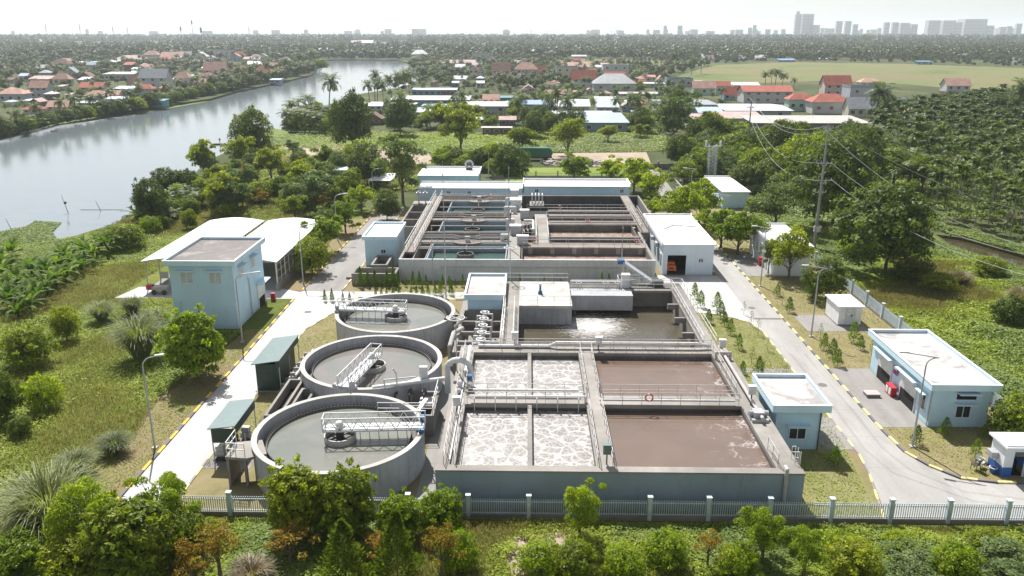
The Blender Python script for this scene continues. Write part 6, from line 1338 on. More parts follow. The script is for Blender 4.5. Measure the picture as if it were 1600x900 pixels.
# ------------------------------------------------------------------ trees and shrubs near the plant
NEAR = [
 ('glossy1', 308, 592, 106, 'large rounded bright shrub against the tall blue block', 1.15),
 ('reed', 222, 560, 80, 'big arching grass clump just left of the rounded bright shrub', 1.15), ('reed', 245, 520, 50, 'smaller grass clump behind the big arching one', 1.0),
 ('bush', 105, 532, 46, 'upright ragged shrub on the left slope with dark foot', 1.5), ('reed', 160, 502, 42, 'small grass tuft in front of the left shed', 1.0), ('reed', 208, 492, 36, 'grass tuft close to the tall blue block path', 1.1),
 ('bush', 45, 572, 84, 'wide green shrub on the left slope', .95), ('bushb', 70, 640, 58, 'bright yellow-green shrub low on the left slope', 1.3), ('bushd', 10, 655, 60, 'dark shrub at the left photo edge', 1.6),
 ('bushd', 35, 680, 40, 'small dark shrub under the left edge shrub', 1.0), ('reed', 120, 740, 60, 'green grass tuft on the lower left slope', .8), ('reed', 180, 708, 52, 'yellowish grass tuft near the left road verge', .8),
 ('reed', 84, 835, 140, 'huge silvery grass fountain at the lower left', 1.0), ('reed', 60, 850, 90, 'second silvery grass fountain behind the huge one', .9),
 ('dark', 238, 352, 60, 'dense dark tree on the river bank behind the left shed', 1.3), ('bush', 298, 358, 26, 'small upright shrub at the corner of the left shed', 1.5), ('bush', 200, 388, 60, 'rounded shrub between bananas and the left shed', .8),
 ('banana', 222, 345, 34, 'single banana plant leaning over the river', 1.0), ('round', 320, 278, 52, 'slender dark tree at the river bend', 1.3), ('dark', 397, 250, 66, 'big dark tree standing alone on the river bank', 1.25),
 ('bushd', 262, 300, 52, 'dark thicket shrub by the river bend', .9), ('bushd', 290, 298, 46, 'second dark thicket shrub by the river bend', .9), ('low_palm', 316, 325, 48, 'low dark palm with pale fronds behind the sheds', 1.0),
 ('round', 345, 322, 46, 'ragged green tree behind the curved sheds', 1.0), ('pale', 372, 330, 44, 'pale shrubby tree behind the curved sheds', 1.0), ('bush', 405, 318, 44, 'low green shrub on the scrub slope', 1.0),
 ('dark', 438, 318, 34, 'thin dark tree in the middle of the scrub slope', 1.3), ('bright', 472, 292, 38, 'light green tree in the scrub', 1.3), ('pale', 492, 335, 84, 'broad greyish tree behind the roadside trees', .85),
 ('round', 462, 345, 46, 'green tree just behind the right curved shed', 1.0), ('round', 545, 318, 54, 'green tree left of the road lamp', 1.1), ('dark', 574, 292, 66, 'dark bushy tree in front of the bare clearing', 1.0),
 ('bright', 565, 330, 54, 'light green tree beside the far left road', 1.0), ('pale', 630, 320, 92, 'large grey-green tree left of the rear halls', 1.25), ('dark', 605, 345, 48, 'neat round dark tree behind the cube house', 1.0),
 ('bright', 540, 364, 58, 'bright roadside tree near the road bend', 1.1), ('bright', 508, 396, 76, 'bright spreading roadside tree beside the right shed', 1.05), ('bush', 488, 427, 62, 'darker roadside tree next to the lamp by the right shed', 1.15),
 ('pale', 516, 365, 50, 'greyish roadside tree between two bright ones', 1.0),
 ('dark', 552, 238, 70, 'large dark tree beside the clearing below the riverside palms', 1.35), ('dark', 626, 212, 50, 'dark tree in front of the small riverside houses', 1.2), ('round', 720, 240, 78, 'broad green tree in the meadow', 1.1),
 ('round', 816, 242, 50, 'round green tree beside the truck container', 1.1), ('round', 887, 245, 60, 'round green tree beyond the dirt yard', 1.1), ('round', 775, 268, 50, 'green tree left of the green truck container', 1.0), ('dark', 795, 290, 62, 'dark tree behind the rear blue hall', 1.1),
 ('bright', 897, 290, 60, 'bright round tree behind the long blue hall', .95), ('bright', 955, 290, 54, 'second bright round tree behind the long blue hall', .95), ('bright', 990, 302, 72, 'yellow-green tree at the corner of the long blue hall', 1.0),
 ('bright', 1018, 320, 62, 'yellow-green tree beside the track behind the workshop', 1.0), ('bright', 1022, 340, 40, 'small bright tree by the rear wall of the block', 1.0), ('pale', 1050, 232, 80, 'tall pale green tree behind the dirt track', 1.3),
 ('dark', 1058, 262, 50, 'dark tree beside the dirt track', 1.1), ('bush', 1085, 285, 56, 'green tree near the lattice mast foot', 1.0), ('round', 1118, 235, 60, 'round tree below the pink roofs', 1.1), ('bush', 1145, 265, 70, 'green tree right of the lattice mast', 1.0),
 ('bright', 1062, 358, 80, 'leafy yellow-green tree right behind the workshop roof', 1.1), ('bright', 1092, 352, 76, 'yellow-green roadside tree on the right road, rear one', 1.1), ('bright', 1126, 388, 76, 'yellow-green roadside tree beside the road lamp', 1.1), ('bright', 1152, 398, 80, 'spreading yellow-green tree next to the long white building', 1.1),
 ('pale', 1210, 366, 104, 'large greyish green tree behind the long white building', 1.0), ('round', 1232, 436, 72, 'tree with forked trunk hiding the front of the white building', 1.2), ('pale', 1200, 428, 40, 'small pale tree before the white building door', 1.5),
 ('dark', 1290, 468, 70, 'dark rounded tree beside the right fence start', 1.0), ('dark', 1382, 430, 148, 'huge dark tree standing alone right of the power pole', 1.0), ('dark', 1300, 355, 130, 'huge spreading tree behind the power pole', 1.1),
 ('bush', 1255, 305, 95, 'broad green tree left of the power pole', 1.2), ('dark', 1340, 300, 80, 'dark tree at the edge of the palm grove', 1.2), ('round', 1180, 290, 60, 'green tree behind the rear store', 1.1), ('dark', 1215, 262, 70, 'dark tree below the long grey warehouse wall', 1.1),
 ('dark', 1160, 300, 50, 'dark tree just right of the rear store', .9), ('round', 1440, 300, 60, 'round tree amid the palm grove edge', 1.0), ('bright', 1395, 292, 90, 'yellowish broad tree in the grove behind the huge dark tree', .9),
 ('low_palm', 1420, 300, 100, 'coconut palm with long pale fronds at the grove edge', 1.2), ('coco', 1362, 215, 66, 'tall coconut palm by the corner of the long warehouse', .8), ('coco', 1585, 215, 62, 'tall coconut palm at the far right edge of the grove', .9),
 ('bush', 1585, 690, 84, 'bright shrub behind the right fence by the garage', 1.1), ('bushd', 1578, 505, 60, 'dark reedy shrub on the right slope', .9), ('dryreed', 1500, 446, 50, 'dry straw-coloured reed clump on the right slope', .9), ('dryreed', 1592, 478, 60, 'dry straw reeds at the right edge', 1.0),
 ('bushd', 1430, 440, 70, 'low dark shrub under the huge dark tree', .6), ('bush', 1465, 455, 60, 'low green shrub below the straw reeds', .6), ('bushb', 1335, 400, 50, 'yellow-green shrub behind the power pole foot', .9), ('bush', 1545, 430, 50, 'small shrub near the ditch', .7),
 ('coco', 870, 205, 40, 'lone tall coconut palm among the sheds', 1.1), ('round', 690, 200, 50, 'green tree before the pale blue sheds', .9), ('dark', 835, 215, 36, 'dark banana-like tree by the meadow', 1.1), ('round', 1000, 215, 30, 'small tree right of the big blue-roofed shed', .8), ('round', 950, 222, 36, 'small dark tree in front of the big blue-roofed shed', .8),
 # foreground strip
 ('feather', 150, 868, 150, 'vivid green feathery tree at the bottom left', 1.1), ('feather', 262, 850, 140, 'lighter feathery tree hiding the end of the left road', 1.0), ('glossy0', 215, 905, 150, 'dense leafy tree at the bottom left beside the rusty one', .9), ('bush', 120, 905, 110, 'green shrub at the bottom left corner', .9), ('bushb', 30, 900, 120, 'yellow-green shrub filling the bottom left corner', .8),
 ('rust', 345, 905, 100, 'sparse rust-coloured tree at the bottom left', 1.0), ('rust', 300, 912, 70, 'second sparse rust-coloured tree, left of the first', 1.1), ('bush', 285, 870, 90, 'mottled shrub left of the rusty trees', 1.1), ('feather', 330, 845, 60, 'feathery shrub below the left end of the picket fence', .7), ('dryreed', 395, 905, 90, 'dry undergrowth clump at the bottom', .7),
 ('glossy0', 470, 838, 110, 'large glossy tree in front of the nearest round tank, left half', 1.1), ('glossy0', 545, 838, 100, 'large glossy tree in front of the nearest round tank, right half', 1.15), ('glossy1', 622, 838, 78, 'bright glossy shrub next to the big glossy tree', 1.0), ('glossy1', 690, 836, 84, 'bright glossy shrub at the left end of the visible fence', 1.0),
 ('rust', 455, 885, 90, 'orange-brown shrub below the glossy tree', .8), ('darkcone', 540, 912, 80, 'dark conifer-like tree at the bottom centre left', .9), ('darkcone', 622, 910, 80, 'darkest conifer-like tree at the bottom centre', 1.0), ('rust', 690, 905, 80, 'rust-tinged open shrub at the bottom centre', 1.2), ('rust', 590, 880, 60, 'yellowish shrub between the two dark conifers', .9), ('bushb', 715, 888, 70, 'bright small shrub beside the bare sand patch', 1.2),
 ('feather', 905, 838, 92, 'sprawling light tree growing against the picket fence', 1.25), ('bush', 900, 905, 80, 'green climbing shrub right of the bare sand patch', 1.0), ('bushb', 975, 900, 74, 'yellowish green shrub below the picket fence', .9), ('bushb', 1040, 880, 76, 'bushy green shrub below the third fence post', .9), ('bushb', 845, 895, 80, 'yellow-green shrub right beside the sand patch', .9),
 ('rust', 1105, 885, 60, 'brown withered shrub below the fence', 1.0), ('feather', 1190, 880, 112, 'bright tree rising over the fence bottom', 1.0), ('bushb', 1150, 900, 70, 'green shrub left of the bright fence tree', 1.0), ('feather', 1255, 905, 100, 'yellow-green shrub at the bottom right', 1.1), ('bush', 1330, 905, 90, 'mid-green leafy shrub at the bottom right', .9),
 ('pale', 1420, 915, 120, 'grey-green leafy tree at the bottom right', .45), ('bushb', 1490, 905, 84, 'green shrub at the bottom right near the corner', .9), ('pale', 1570, 915, 130, 'grey-green tree in the bottom right corner', .5), ('bushb', 1400, 858, 52, 'low shrub hugging the fence base on the right', .7), ('bush', 1540, 860, 60, 'low shrub under the right end of the fence', .7), ('bushb', 1310, 855, 50, 'small shrub under the fence left of the road', .7),
]
for k, px, py, w, lab, tall in NEAR: PT(k, px, py, w, lab, None, tall)
# bananas along the river on the left
BAN = [(4, 420), (8, 440), (12, 462), (18, 482), (30, 498), (28, 448), (40, 470), (48, 488), (55, 455), (62, 474), (75, 462), (72, 438), (88, 450), (90, 425), (105, 440), (112, 418), (128, 425), (132, 402), (146, 410), (155, 392), (170, 396), (176, 378), (190, 384), (100, 408), (50, 430), (20, 408)]
for i, (px, py) in enumerate(sorted(BAN)):
    PT('banana', px, py, 60 - .06 * px, 'banana plant %s from the left in the clumps along the near river bank' % (ORD[i] if i < 20 else 'number %d' % (i + 1)), 'banana plants on the near river bank', 1.05)
# conifer saplings in the planting bed
rows = [('rear row of the planting bed', 448, [(563.7, 33), (575, 27), (586.5, 28), (596, 20), (605, 28), (615, 34), (623, 22), (634, 15), (645.5, 26), (655.5, 26), (666, 20), (692, 20), (702, 18), (711.5, 13), (723, 21), (797, 20), (812, 20), (831, 12), (850, 16), (864, 14), (875, 14), (909, 11), (919, 12), (940, 24), (951, 22), (960, 7), (980, 17), (990, 14), (1002, 16), (1011, 14), (1022, 16)]),
        ('front row of the planting bed', 461, [(508, 20), (519, 22), (536, 16), (546.5, 16), (587, 15), (596, 14), (604, 12), (614.5, 16), (624, 16), (642.5, 15), (651, 16), (660.5, 18), (669, 20), (680, 19), (688, 24), (705, 26)])]
for nm, yb, L in rows:
    for i, (px, hp) in enumerate(L):
        x, y = G(px, yb + (0 if yb < 450 else (10 if px < 560 else 0))); h = hp * mpp(y); s = h / 2.4
        n_ = i + 1; o_ = ORD[i] if i < 20 else 'number %d' % n_
        plant('cone%d' % (i % 2), x, y, max(s, .45) * 1.0, 'small conifer, %s from the left in the %s' % (o_, nm), 'conifers of the planting bed', s)
x, y = G(1119, 484)
SAP = [('young', 1085, 466, 26, 'pond walkway sapling farthest back'), ('young', 1094, 480, 28, 'second sapling along the pond walkway'), ('young', 1107, 505, 24, 'sapling close to the pond walkway railing'), ('young', 1120, 484, 30, 'tallest sapling at the tip of the green lawn'), ('young', 1126, 497, 28, 'second sapling of the pair on the green lawn tip'),
       ('young', 1132, 509, 24, 'third sapling down the green lawn'), ('young', 1141, 522, 26, 'rounded sapling in the middle of the green lawn'), ('thin', 1162, 492, 22, 'thin sapling in the paving by the grate'), ('thin', 1173, 509, 24, 'thin sapling at the curved lawn edge'), ('thin', 1184, 524, 26, 'thin sapling beside the right-hand road edge'),
       ('young', 1154, 545, 26, 'sapling just below the lawn footpath'), ('thin', 1174, 568, 28, 'thin pale sapling below the footpath'), ('young', 1185, 584, 30, 'sapling behind the laboratory roof'), ('young', 1160, 584, 22, 'small sapling beside the basin pipe'), ('thin', 1199, 548, 22, 'small thin sapling at the road edge'),
       ('young', 1214, 462, 20, 'small sapling on the verge near the white building'), ('thin', 1222, 476, 20, 'thin sapling on the verge'), ('young', 1233, 488, 26, 'round-topped young tree on the verge left of the road lamp'), ('young', 1262, 462, 26, 'sapling in the shade of the dark rounded tree'), ('young', 1272, 470, 22, 'second sapling in the shade of the dark rounded tree'),
       ('thin', 1284, 484, 24, 'thin sapling left of the transformer kiosk'), ('thin', 1281, 530, 26, 'thin sapling in front of the kiosk pad'), ('young', 1287, 546, 28, 'sapling below the kiosk pad lamp'), ('young', 1300, 558, 32, 'larger conical sapling between lamp and garage'), ('young', 1308, 572, 30, 'conical sapling nearest the garage'),
       ('young', 1333, 534, 34, 'bushy sapling in front of the transformer kiosk'), ('young', 1344, 546, 24, 'smaller sapling right of the bushy kiosk one'), ('thin', 1361, 556, 26, 'thin sapling at the rear corner of the garage'), ('thin', 1228, 586, 22, 'thin sapling at the road edge behind the laboratory'), ('young', 1303, 730, 38, 'round shrub-like sapling standing right of the laboratory'),
       ('young', 1431, 694, 34, 'sapling at the foot of the near right street lamp'), ('young', 1475, 682, 34, 'sapling under the garage end wall'), ('young', 1536, 684, 24, 'small sapling at the right corner of the garage'), ('young', 1523, 716, 34, 'yellowish sapling beside the chairs'), ('thin', 1192, 584, 20, 'tiny sapling right of the laboratory roof corner')]
for k, px, py, hp, lab in SAP:
    x, y = G(px, py); h = hp * mpp(y); s = h / (1.75 if k == 'young' else 2.0); plant(k, x, y, s, lab, None)

# ------------------------------------------------------------------ undergrowth on the wild slopes
def lattice(x, y, s, seed):
    r = np.random.default_rng(seed).random((128, 128)); xi, yi = np.floor(x / s).astype(int), np.floor(y / s).astype(int); fx, fy = x / s - xi, y / s - yi
    fx, fy = fx * fx * (3 - 2 * fx), fy * fy * (3 - 2 * fy); g = lambda a, b: r[a % 128, b % 128]
    return (g(xi, yi) * (1 - fx) + g(xi + 1, yi) * fx) * (1 - fy) + (g(xi, yi + 1) * (1 - fx) + g(xi + 1, yi + 1) * fx) * fy
def fbm(x, y, s, seed, o=4): return sum(lattice(x, y, s / 2 ** i, seed + i) * .5 ** i for i in range(o)) / sum(.5 ** i for i in range(o))
def inpoly(x, y, poly):
    r = np.zeros(len(x), bool); n = len(poly)
    for i in range(n):
        (xa, ya), (xb, yb) = poly[i], poly[(i + 1) % n]; c = ((ya > y) != (yb > y)) & (x < (xb - xa) * (y - ya) / ((yb - ya) or 1e-9) + xa); r ^= c
    return r
def frustum(x, y, margin=1.2):
    c = y * _cy - x * _sy; u = x * _cy + y * _sy; return np.abs(u) < margin * (800 / F) * (c * _cp + CAMZ * _sp) + 3
def cover(name, poly, n, leaf, hmax, label, kmap, cat='undergrowth', z0=0.0, holes=()):
    xs = [p[0] for p in poly]; ys = [p[1] for p in poly]; pts = []; got = 0
    while got < n:
        x = rng.uniform(min(xs), max(xs), n); y = rng.uniform(min(ys), max(ys), n); k = inpoly(x, y, poly) & frustum(x, y)
        for h in holes: k &= ~inpoly(x, y, h)
        k &= rng.random(n) < np.clip(.25 + 1.6 * fbm(x, y, 5, 77) - .2, 0.12, 1)
        pts.append(np.stack([x[k], y[k]], 1)); got += k.sum()
        if k.sum() == 0: break
    P = np.concatenate(pts)[:n]; x, y = P[:, 0], P[:, 1]; m = len(x)
    hm = np.clip(fbm(x, y, 3.2, 5) * 1.5 - .35, .05, 1) * hmax * (.6 + .8 * fbm(x, y, 14, 9)); z = z0 + .03 + hm * rng.random(m) ** .45
    kv = kmap(x, y) + rng.normal(0, .03, m); N_ = nrm(rdir(m) * .5 + np.array([0, 0, .9])); D = np.cross(N_, rdir(m)); dry = kv > .6
    D = np.where(dry[:, None], rdir(m) * .5 + np.array([0, 0, 1.0]), D); l = leaf * rng.uniform(.6, 1.4, m) * np.where(dry, 1.5, 1); w = l * np.where(dry, .18, .62)
    f = FM(); f.add(leafquads(np.stack([x, y, z], 1), D, N_, l, w), np.clip(rng.normal(.45, .17, m) + .7 * (fbm(x, y, 2.2, 31) - .5), 0, 1), kv)
    o = bpy.data.objects.new(name, f.mesh(name, 'cover')); col.objects.link(o); tag(o, label, cat, None, 'stuff')
LEFT = [(-29.9, 38), (-31.6, 45), (-33, 52), (-32.2, 58), (-33.6, 66), (-32.4, 74), (-31.6, 83), (-40, 83.5), (-40, 94), (-52, 94), (-50.5, 122), (-33, 123), (-34, 180), (-60, 190), (-76, 185), (-74.5, 168), (-76.6, 158), (-72, 145), (-71.4, 136), (-73.8, 127), (-77.4, 121), (-84, 118.9), (-105, 113), (-95, 60), (-60, 38)]
SHEDF = rect(-52, -31.6, 94, 122)
cover('undergrowth', LEFT, 350000, .21, .8, 'tangle of creepers and weeds covering the left slope down to the river', lambda x, y: .475 + .75 * (fbm(x, y, 15, 21) - .5) + .30 * np.exp(-((y - 96) / 9) ** 2) * (x > -66) + .14 * np.exp(-((y - 58) / 6) ** 2) + .12 * np.clip((y - 115) / 20, 0, 1), holes=(SHEDF,))
cover('undergrowth', rect(-40, 54, 36, 47.3), 150000, .17, .6, 'weeds and creepers along the foot of the picket fence', lambda x, y: .5 + 1.3 * (fbm(x, y, 7, 41) - .5), holes=([(-.2, 41.4), (1.4, 42), (3.2, 41.0), (3.4, 42.6), (4.2, 44.0), (3.0, 44.6), (2.2, 45.9), (1.0, 44.9), (-.6, 45.2), (-.5, 43.8), (-1.3, 43)],))
cover('undergrowth', [(42.3, 52), (90, 52), (110, 84), (G(1600, 424)[0], G(1600, 424)[1]), (G(1490, 392)[0], G(1490, 392)[1]), (G(1440, 362)[0], G(1440, 362)[1]), (60, 140), (47, 140), (42.3, 120)], 190000, .28, .8, 'thick creepers covering the ground beyond the right fence', lambda x, y: .43 + .85 * (fbm(x, y, 14, 61) - .5))
cover('undergrowth', [G(300, 300), G(330, 262), G(440, 232), G(560, 262), G(680, 258), G(650, 300), G(560, 300), G(540, 330), G(450, 345), G(330, 340)], 60000, .42, .9, 'dry scrub on the slope behind the curved sheds', lambda x, y: .42 + .34 * fbm(x, y, 20, 91))
cover('undergrowth', [G(425, 212), G(560, 207), G(790, 208), G(1020, 200), G(1080, 235), G(1000, 238), G(700, 240), G(430, 230)], 50000, .55, .8, 'bright meadow weeds in front of the village', lambda x, y: .3 + .3 * fbm(x, y, 25, 93))
cover('undergrowth', [(42.3, 117), (60, 138), (115, 150), (160, 235), (90, 238), (50, 202), (33, 180), (31, 152), (42.3, 150)], 80000, .5, .9, 'weeds below the trees behind the rear store', lambda x, y: .25 + .3 * fbm(x, y, 20, 97))
cover('ditch_plants', [G(1462, 378), G(1540, 402), G(1620, 424), G(1620, 432), G(1530, 412), G(1455, 386)], 9000, .3, .45, 'pale green creeping plants along the near edge of the ditch', lambda x, y: .1 + .1 * fbm(x, y, 10, 3))
cover('ditch_plants', [G(1440, 345), G(1520, 362), G(1640, 398), G(1640, 412), G(1520, 374), G(1440, 356)], 9000, .35, .9, 'broad-leaved plants along the far edge of the ditch', lambda x, y: .25 + .2 * fbm(x, y, 10, 3))
for nm, pl, lb in (('hyacinth', [(-91.5, 131.5), (-84, 121.5), (-78.5, 123), (-79, 129), (-82, 133), (-84.5, 140.5), (-90, 141.5), (-89, 137)], 'water hyacinth leaves on the floating mat by the near bank'),):
    cover(nm, pl, 9000, .3, .3, lb, lambda x, y: .12 + .3 * fbm(x, y, 6, 8), 'water plants', -.95)
for nm_, pl_, n_ in (('lawn beside the round tanks', [(-24.8, 53.5), (-21, 60), (-21, 75), (-19, 92), (-23.2, 88.5), (-24.8, 84)], 5000), ('green lawn right of the pond', [(19.8, 48.2), (24.4, 48.2), (26.3, 62), (26.3, 84), (25.4, 87.3), (19.8, 90.3)], 9000), ('dry lawn along the right road', [(30.4, 61), (30.4, 130), (41.3, 130), (41.3, 54), (35, 53.6), (31.2, 56)], 14000), ('brown verge left of the left road', [(-29.5, 46), (-29.5, 84), (-31.3, 84), (-33, 70), (-33, 50)], 6000), ('planting bed', rect(-18.4, 17.8, 95.4, 102.7), 8000)):
    cover('lawn_tufts', pl_, n_, .13, .12, 'short grass tufts on the ' + nm_, lambda x, y: .35 + .45 * fbm(x, y, 3, 51), 'grass', 0.0, holes=(rect(34, 39.2, 61.7, 74.2), rect(30, 34.1, 61.7, 74.2), rect(31.6, 38.6, 84.6, 90.6), rect(30, 39, 105.9, 119), rect(35.4, 40, 53.4, 57.4), rect(19.4, 24, 57.3, 63.5)))
sheet('sand_patch', [(-.6, 41.2), (3.6, 41.0), (4.4, 44.0), (2.4, 46.2), (-.8, 45.6), (-1.6, 43)], .03, 'dirt')

# ------------------------------------------------------------------ areca grove on the right
GROVE = [G(1335, 262), G(1345, 232), G(1385, 200), G(1440, 190), G(1510, 176), G(1600, 168), G(1740, 176), G(1800, 220), G(1780, 300), G(1720, 410), G(1600, 392), G(1530, 362), G(1450, 342), G(1440, 300)]
gx = [p[0] for p in GROVE]; gy = [p[1] for p in GROVE]
x, y = np.meshgrid(np.arange(min(gx), max(gx), 4.2), np.arange(min(gy), max(gy), 4.2)); x = x.ravel() + rng.uniform(-1.2, 1.2, x.size); y = y.ravel() + rng.uniform(-1.2, 1.2, x.size)
k = inpoly(x, y, GROVE) & frustum(x, y); x, y = x[k], y[k]; o_ = np.argsort(y); x, y = x[o_], y[o_]
nI = min(290, len(x))
for i in range(nI):
    s = rng.uniform(.75, 1.15); plant('areca%d' % (i % 2), x[i], y[i], s, 'slender green palm in the dense grove filling the right of the view', 'areca palms of the dense right-hand grove', s * rng.uniform(.7, 1.25))
def merge(name, keys, X, Y, S, mat, label, cat, zrot=True, sub=None, z=0.0):
    Vs, As = [], []
    for kk in range(len(keys)):
        V, A, _ = PROTO[keys[kk]][3].arrays(); idx = [i for i in range(len(X)) if i % len(keys) == kk]
        if sub:
            n = len(A); ch = rng.choice(n, max(1, int(n * sub[0])), replace=False); V = V.reshape(-1, 4, 3)[ch]; c = V.mean(1, keepdims=True); V = ((V - c) * sub[1] + c).reshape(-1, 3); A = A[ch]
        for i in idx:
            a = rng.uniform(0, 6.28); c, s = math.cos(a) * S[i], math.sin(a) * S[i]
            W = np.empty_like(V); W[:, 0] = V[:, 0] * c - V[:, 1] * s + X[i]; W[:, 1] = V[:, 0] * s + V[:, 1] * c + Y[i]; W[:, 2] = V[:, 2] * S[i] + z; Vs.append(W); As.append(A)
    me = quadmesh(name, np.concatenate(Vs), np.concatenate(As), mat); o = bpy.data.objects.new(name, me); col.objects.link(o); tag(o, label, cat, None, 'stuff')
if len(x) > nI: merge('palm_grove', ['areca0', 'areca1'], x[nI:], y[nI:], rng.uniform(.8, 1.2, len(x) - nI), 'leaf_areca', 'rear mass of the dense palm grove on the right', 'palm grove', sub=(.75, 1.2))
# fill between the trunks of the grove
kx, ky = x, y; n = 16000; ii = rng.integers(0, len(kx), n); C = np.stack([kx[ii] + rng.normal(0, 1.8, n), ky[ii] + rng.normal(0, 1.8, n), rng.uniform(0, 1, n) ** 1.5 * 3.6 + .2], 1)
f = FM(); f.add(leafquads(C, rdir(n), rdir(n) + np.array([0, 0, .7]), .9, .35), rng.random(n) * .7); o = bpy.data.objects.new('grove_undergrowth', f.mesh('grove_undergrowth', 'leaf_dark')); col.objects.link(o); tag(o, 'dark undergrowth between the trunks of the palm grove', 'undergrowth', None, 'stuff')

# ------------------------------------------------------------------ village houses, sheds and the far city
def tiles(name, c, var=.2, tone=None):
    m, n = nt(name); tc = node(n, 'ShaderNodeTexCoord'); wv = node(n, 'ShaderNodeTexWave'); wv.inputs['Scale'].default_value = 1.6; wv.bands_direction = 'DIAGONAL'; n.links.new(tc.outputs['Object'], wv.inputs['Vector'])
    f = noise(n, wpos(n), .35, 6, .75, .6); cc = mixc(n, maprange(n, f, .35, .65), tuple(min(.9, x * (1 + var)) for x in c), tuple(x * (1 - var) for x in c))
    MATS[name] = finish(m, n, cc, .8, wv.outputs['Fac'], .4, .05, .2)
tiles('tile_red', (.36, .12, .085)); tiles('tile_salmon', (.46, .28, .225)); tiles('tile_brown', (.20, .12, .10)); tiles('tile_pink', (.44, .32, .295)); tiles('tile_magenta', (.32, .09, .12))
sheet_roof('sheet_blue', (.17, .28, .46), 1.0, .35); sheet_roof('sheet_lightblue', (.34, .43, .53), 1.0, .25); sheet_roof('sheet_grey', (.27, .29, .30), 1.0, .3); sheet_roof('sheet_palegreen', (.35, .40, .375), 1.0, .25)
sheet_roof('sheet_white', (.50, .50, .51), 1.0, .2); sheet_roof('sheet_teal', (.06, .18, .22), 1.0, .2); sheet_roof('sheet_cream', (.44, .41, .37), 1.0, .25)
for nm, c in (('w_white', (.55, .55, .55)), ('w_cream', (.58, .54, .44)), ('w_grey', (.42, .44, .48)), ('w_blue', (.25, .33, .42)), ('w_mint', (.42, .60, .52)), ('w_pink', (.58, .46, .44)), ('w_brown', (.20, .13, .10)), ('w_teal', (.12, .28, .30)), ('w_warehouse', (.27, .31, .38))): wall_paint(nm, c, .4)
FOOT = []
def house(px, py, w, e, r, kind, wallm, roofm, name, cat, label, depth=None, rot=0.0, win=2, wm='glass_dark', group=None):
    """front wall centre at pixel base; w, e (eave) and r (ridge) given in photo pixels"""
    x, y = G(px, py); s = mpp(y); W = w * s; E_ = e * s; D = depth or max(6.0, W * .6); fs = (D / 2 if kind in ('gx', 'hip') else D if kind == 'shed' else 0) * (CAMZ - E_) / y ** 2 * F; Rr = max(r * .22, r - fs) * s * 1.1
    t = thing(name, (x, y, 0), label, cat, group, R(rot)); FOOT.append((x - W / 2 - 1, x + W / 2 + 1, y - max(5, y * (.075 if y > 250 else .04)), y + D + 1)); o = .35 + .02 * W
    m = MB(); m.box(-W / 2, W / 2, 0, D, 0, E_)
    if kind in ('gx',):                       # gable walls left/right
        for sx in (-W / 2, W / 2): m.face([(sx, 0, E_), (sx, D, E_), (sx, D / 2, E_ + Rr)] if sx > 0 else [(sx, D, E_), (sx, 0, E_), (sx, D / 2, E_ + Rr)])
    if kind == 'gy':
        m.face([(-W / 2, 0, E_), (W / 2, 0, E_), (0, 0, E_ + Rr)]); m.face([(W / 2, D, E_), (-W / 2, D, E_), (0, D, E_ + Rr)])
    m.build('wall', wallm, t, world=False)
    m = MB()
    if kind == 'gx':
        k = o * 2 * Rr / D; slab(m, [(-W / 2 - o, -o, E_ - k + .05), (W / 2 + o, -o, E_ - k + .05), (W / 2 + o, D / 2, E_ + Rr + .05), (-W / 2 - o, D / 2, E_ + Rr + .05)], .12); slab(m, [(W / 2 + o, D + o, E_ - k + .05), (-W / 2 - o, D + o, E_ - k + .05), (-W / 2 - o, D / 2, E_ + Rr + .05), (W / 2 + o, D / 2, E_ + Rr + .05)], .12)
    elif kind == 'gy':
        k = o * 2 * Rr / W; slab(m, [(-W / 2 - o, D + o, E_ - k + .05), (-W / 2 - o, -o, E_ - k + .05), (0, -o, E_ + Rr + .05), (0, D + o, E_ + Rr + .05)], .12); slab(m, [(W / 2 + o, -o, E_ - k + .05), (W / 2 + o, D + o, E_ - k + .05), (0, D + o, E_ + Rr + .05), (0, -o, E_ + Rr + .05)], .12)
    elif kind == 'hip':
        q = min(W, D) * .45; z0, z1 = E_, E_ + Rr; A, B, C_, D_ = (-W / 2 - o, -o, z0), (W / 2 + o, -o, z0), (W / 2 + o, D + o, z0), (-W / 2 - o, D + o, z0)
        if W >= D: r0, r1 = (-W / 2 + q, D / 2, z1), (W / 2 - q, D / 2, z1); m.face([A, B, r1, r0]); m.face([B, C_, r1]); m.face([C_, D_, r0, r1]); m.face([D_, A, r0])
        else: r0, r1 = (0, q, z1), (0, D - q, z1); m.face([A, B, r0]); m.face([B, C_, r1, r0]); m.face([C_, D_, r1]); m.face([D_, A, r0, r1])
        m.face([D_, C_, B, A])
    elif kind == 'shed': slab(m, [(-W / 2 - o, -o, E_ + .1), (W / 2 + o, -o, E_ + .1), (W / 2 + o, D + o, E_ + Rr + .1), (-W / 2 - o, D + o, E_ + Rr + .1)], .12)
    else:
        m.box(-W / 2 - .1, W / 2 + .1, -.1, D + .1, E_ + .003, E_ + .18); m.box(-W / 2 - .1, W / 2 + .1, -.1, .1, E_ + .18, E_ + .8); m.box(-W / 2 - .1, W / 2 + .1, D - .1, D + .1, E_ + .18, E_ + .8); m.box(-W / 2 - .1, -W / 2 + .1, .1, D - .1, E_ + .18, E_ + .8); m.box(W / 2 - .1, W / 2 + .1, .1, D - .1, E_ + .18, E_ + .8)
    m.build('roof', roofm, t, world=False)
    st = max(1, round(E_ / 3.4)); sh = E_ / st
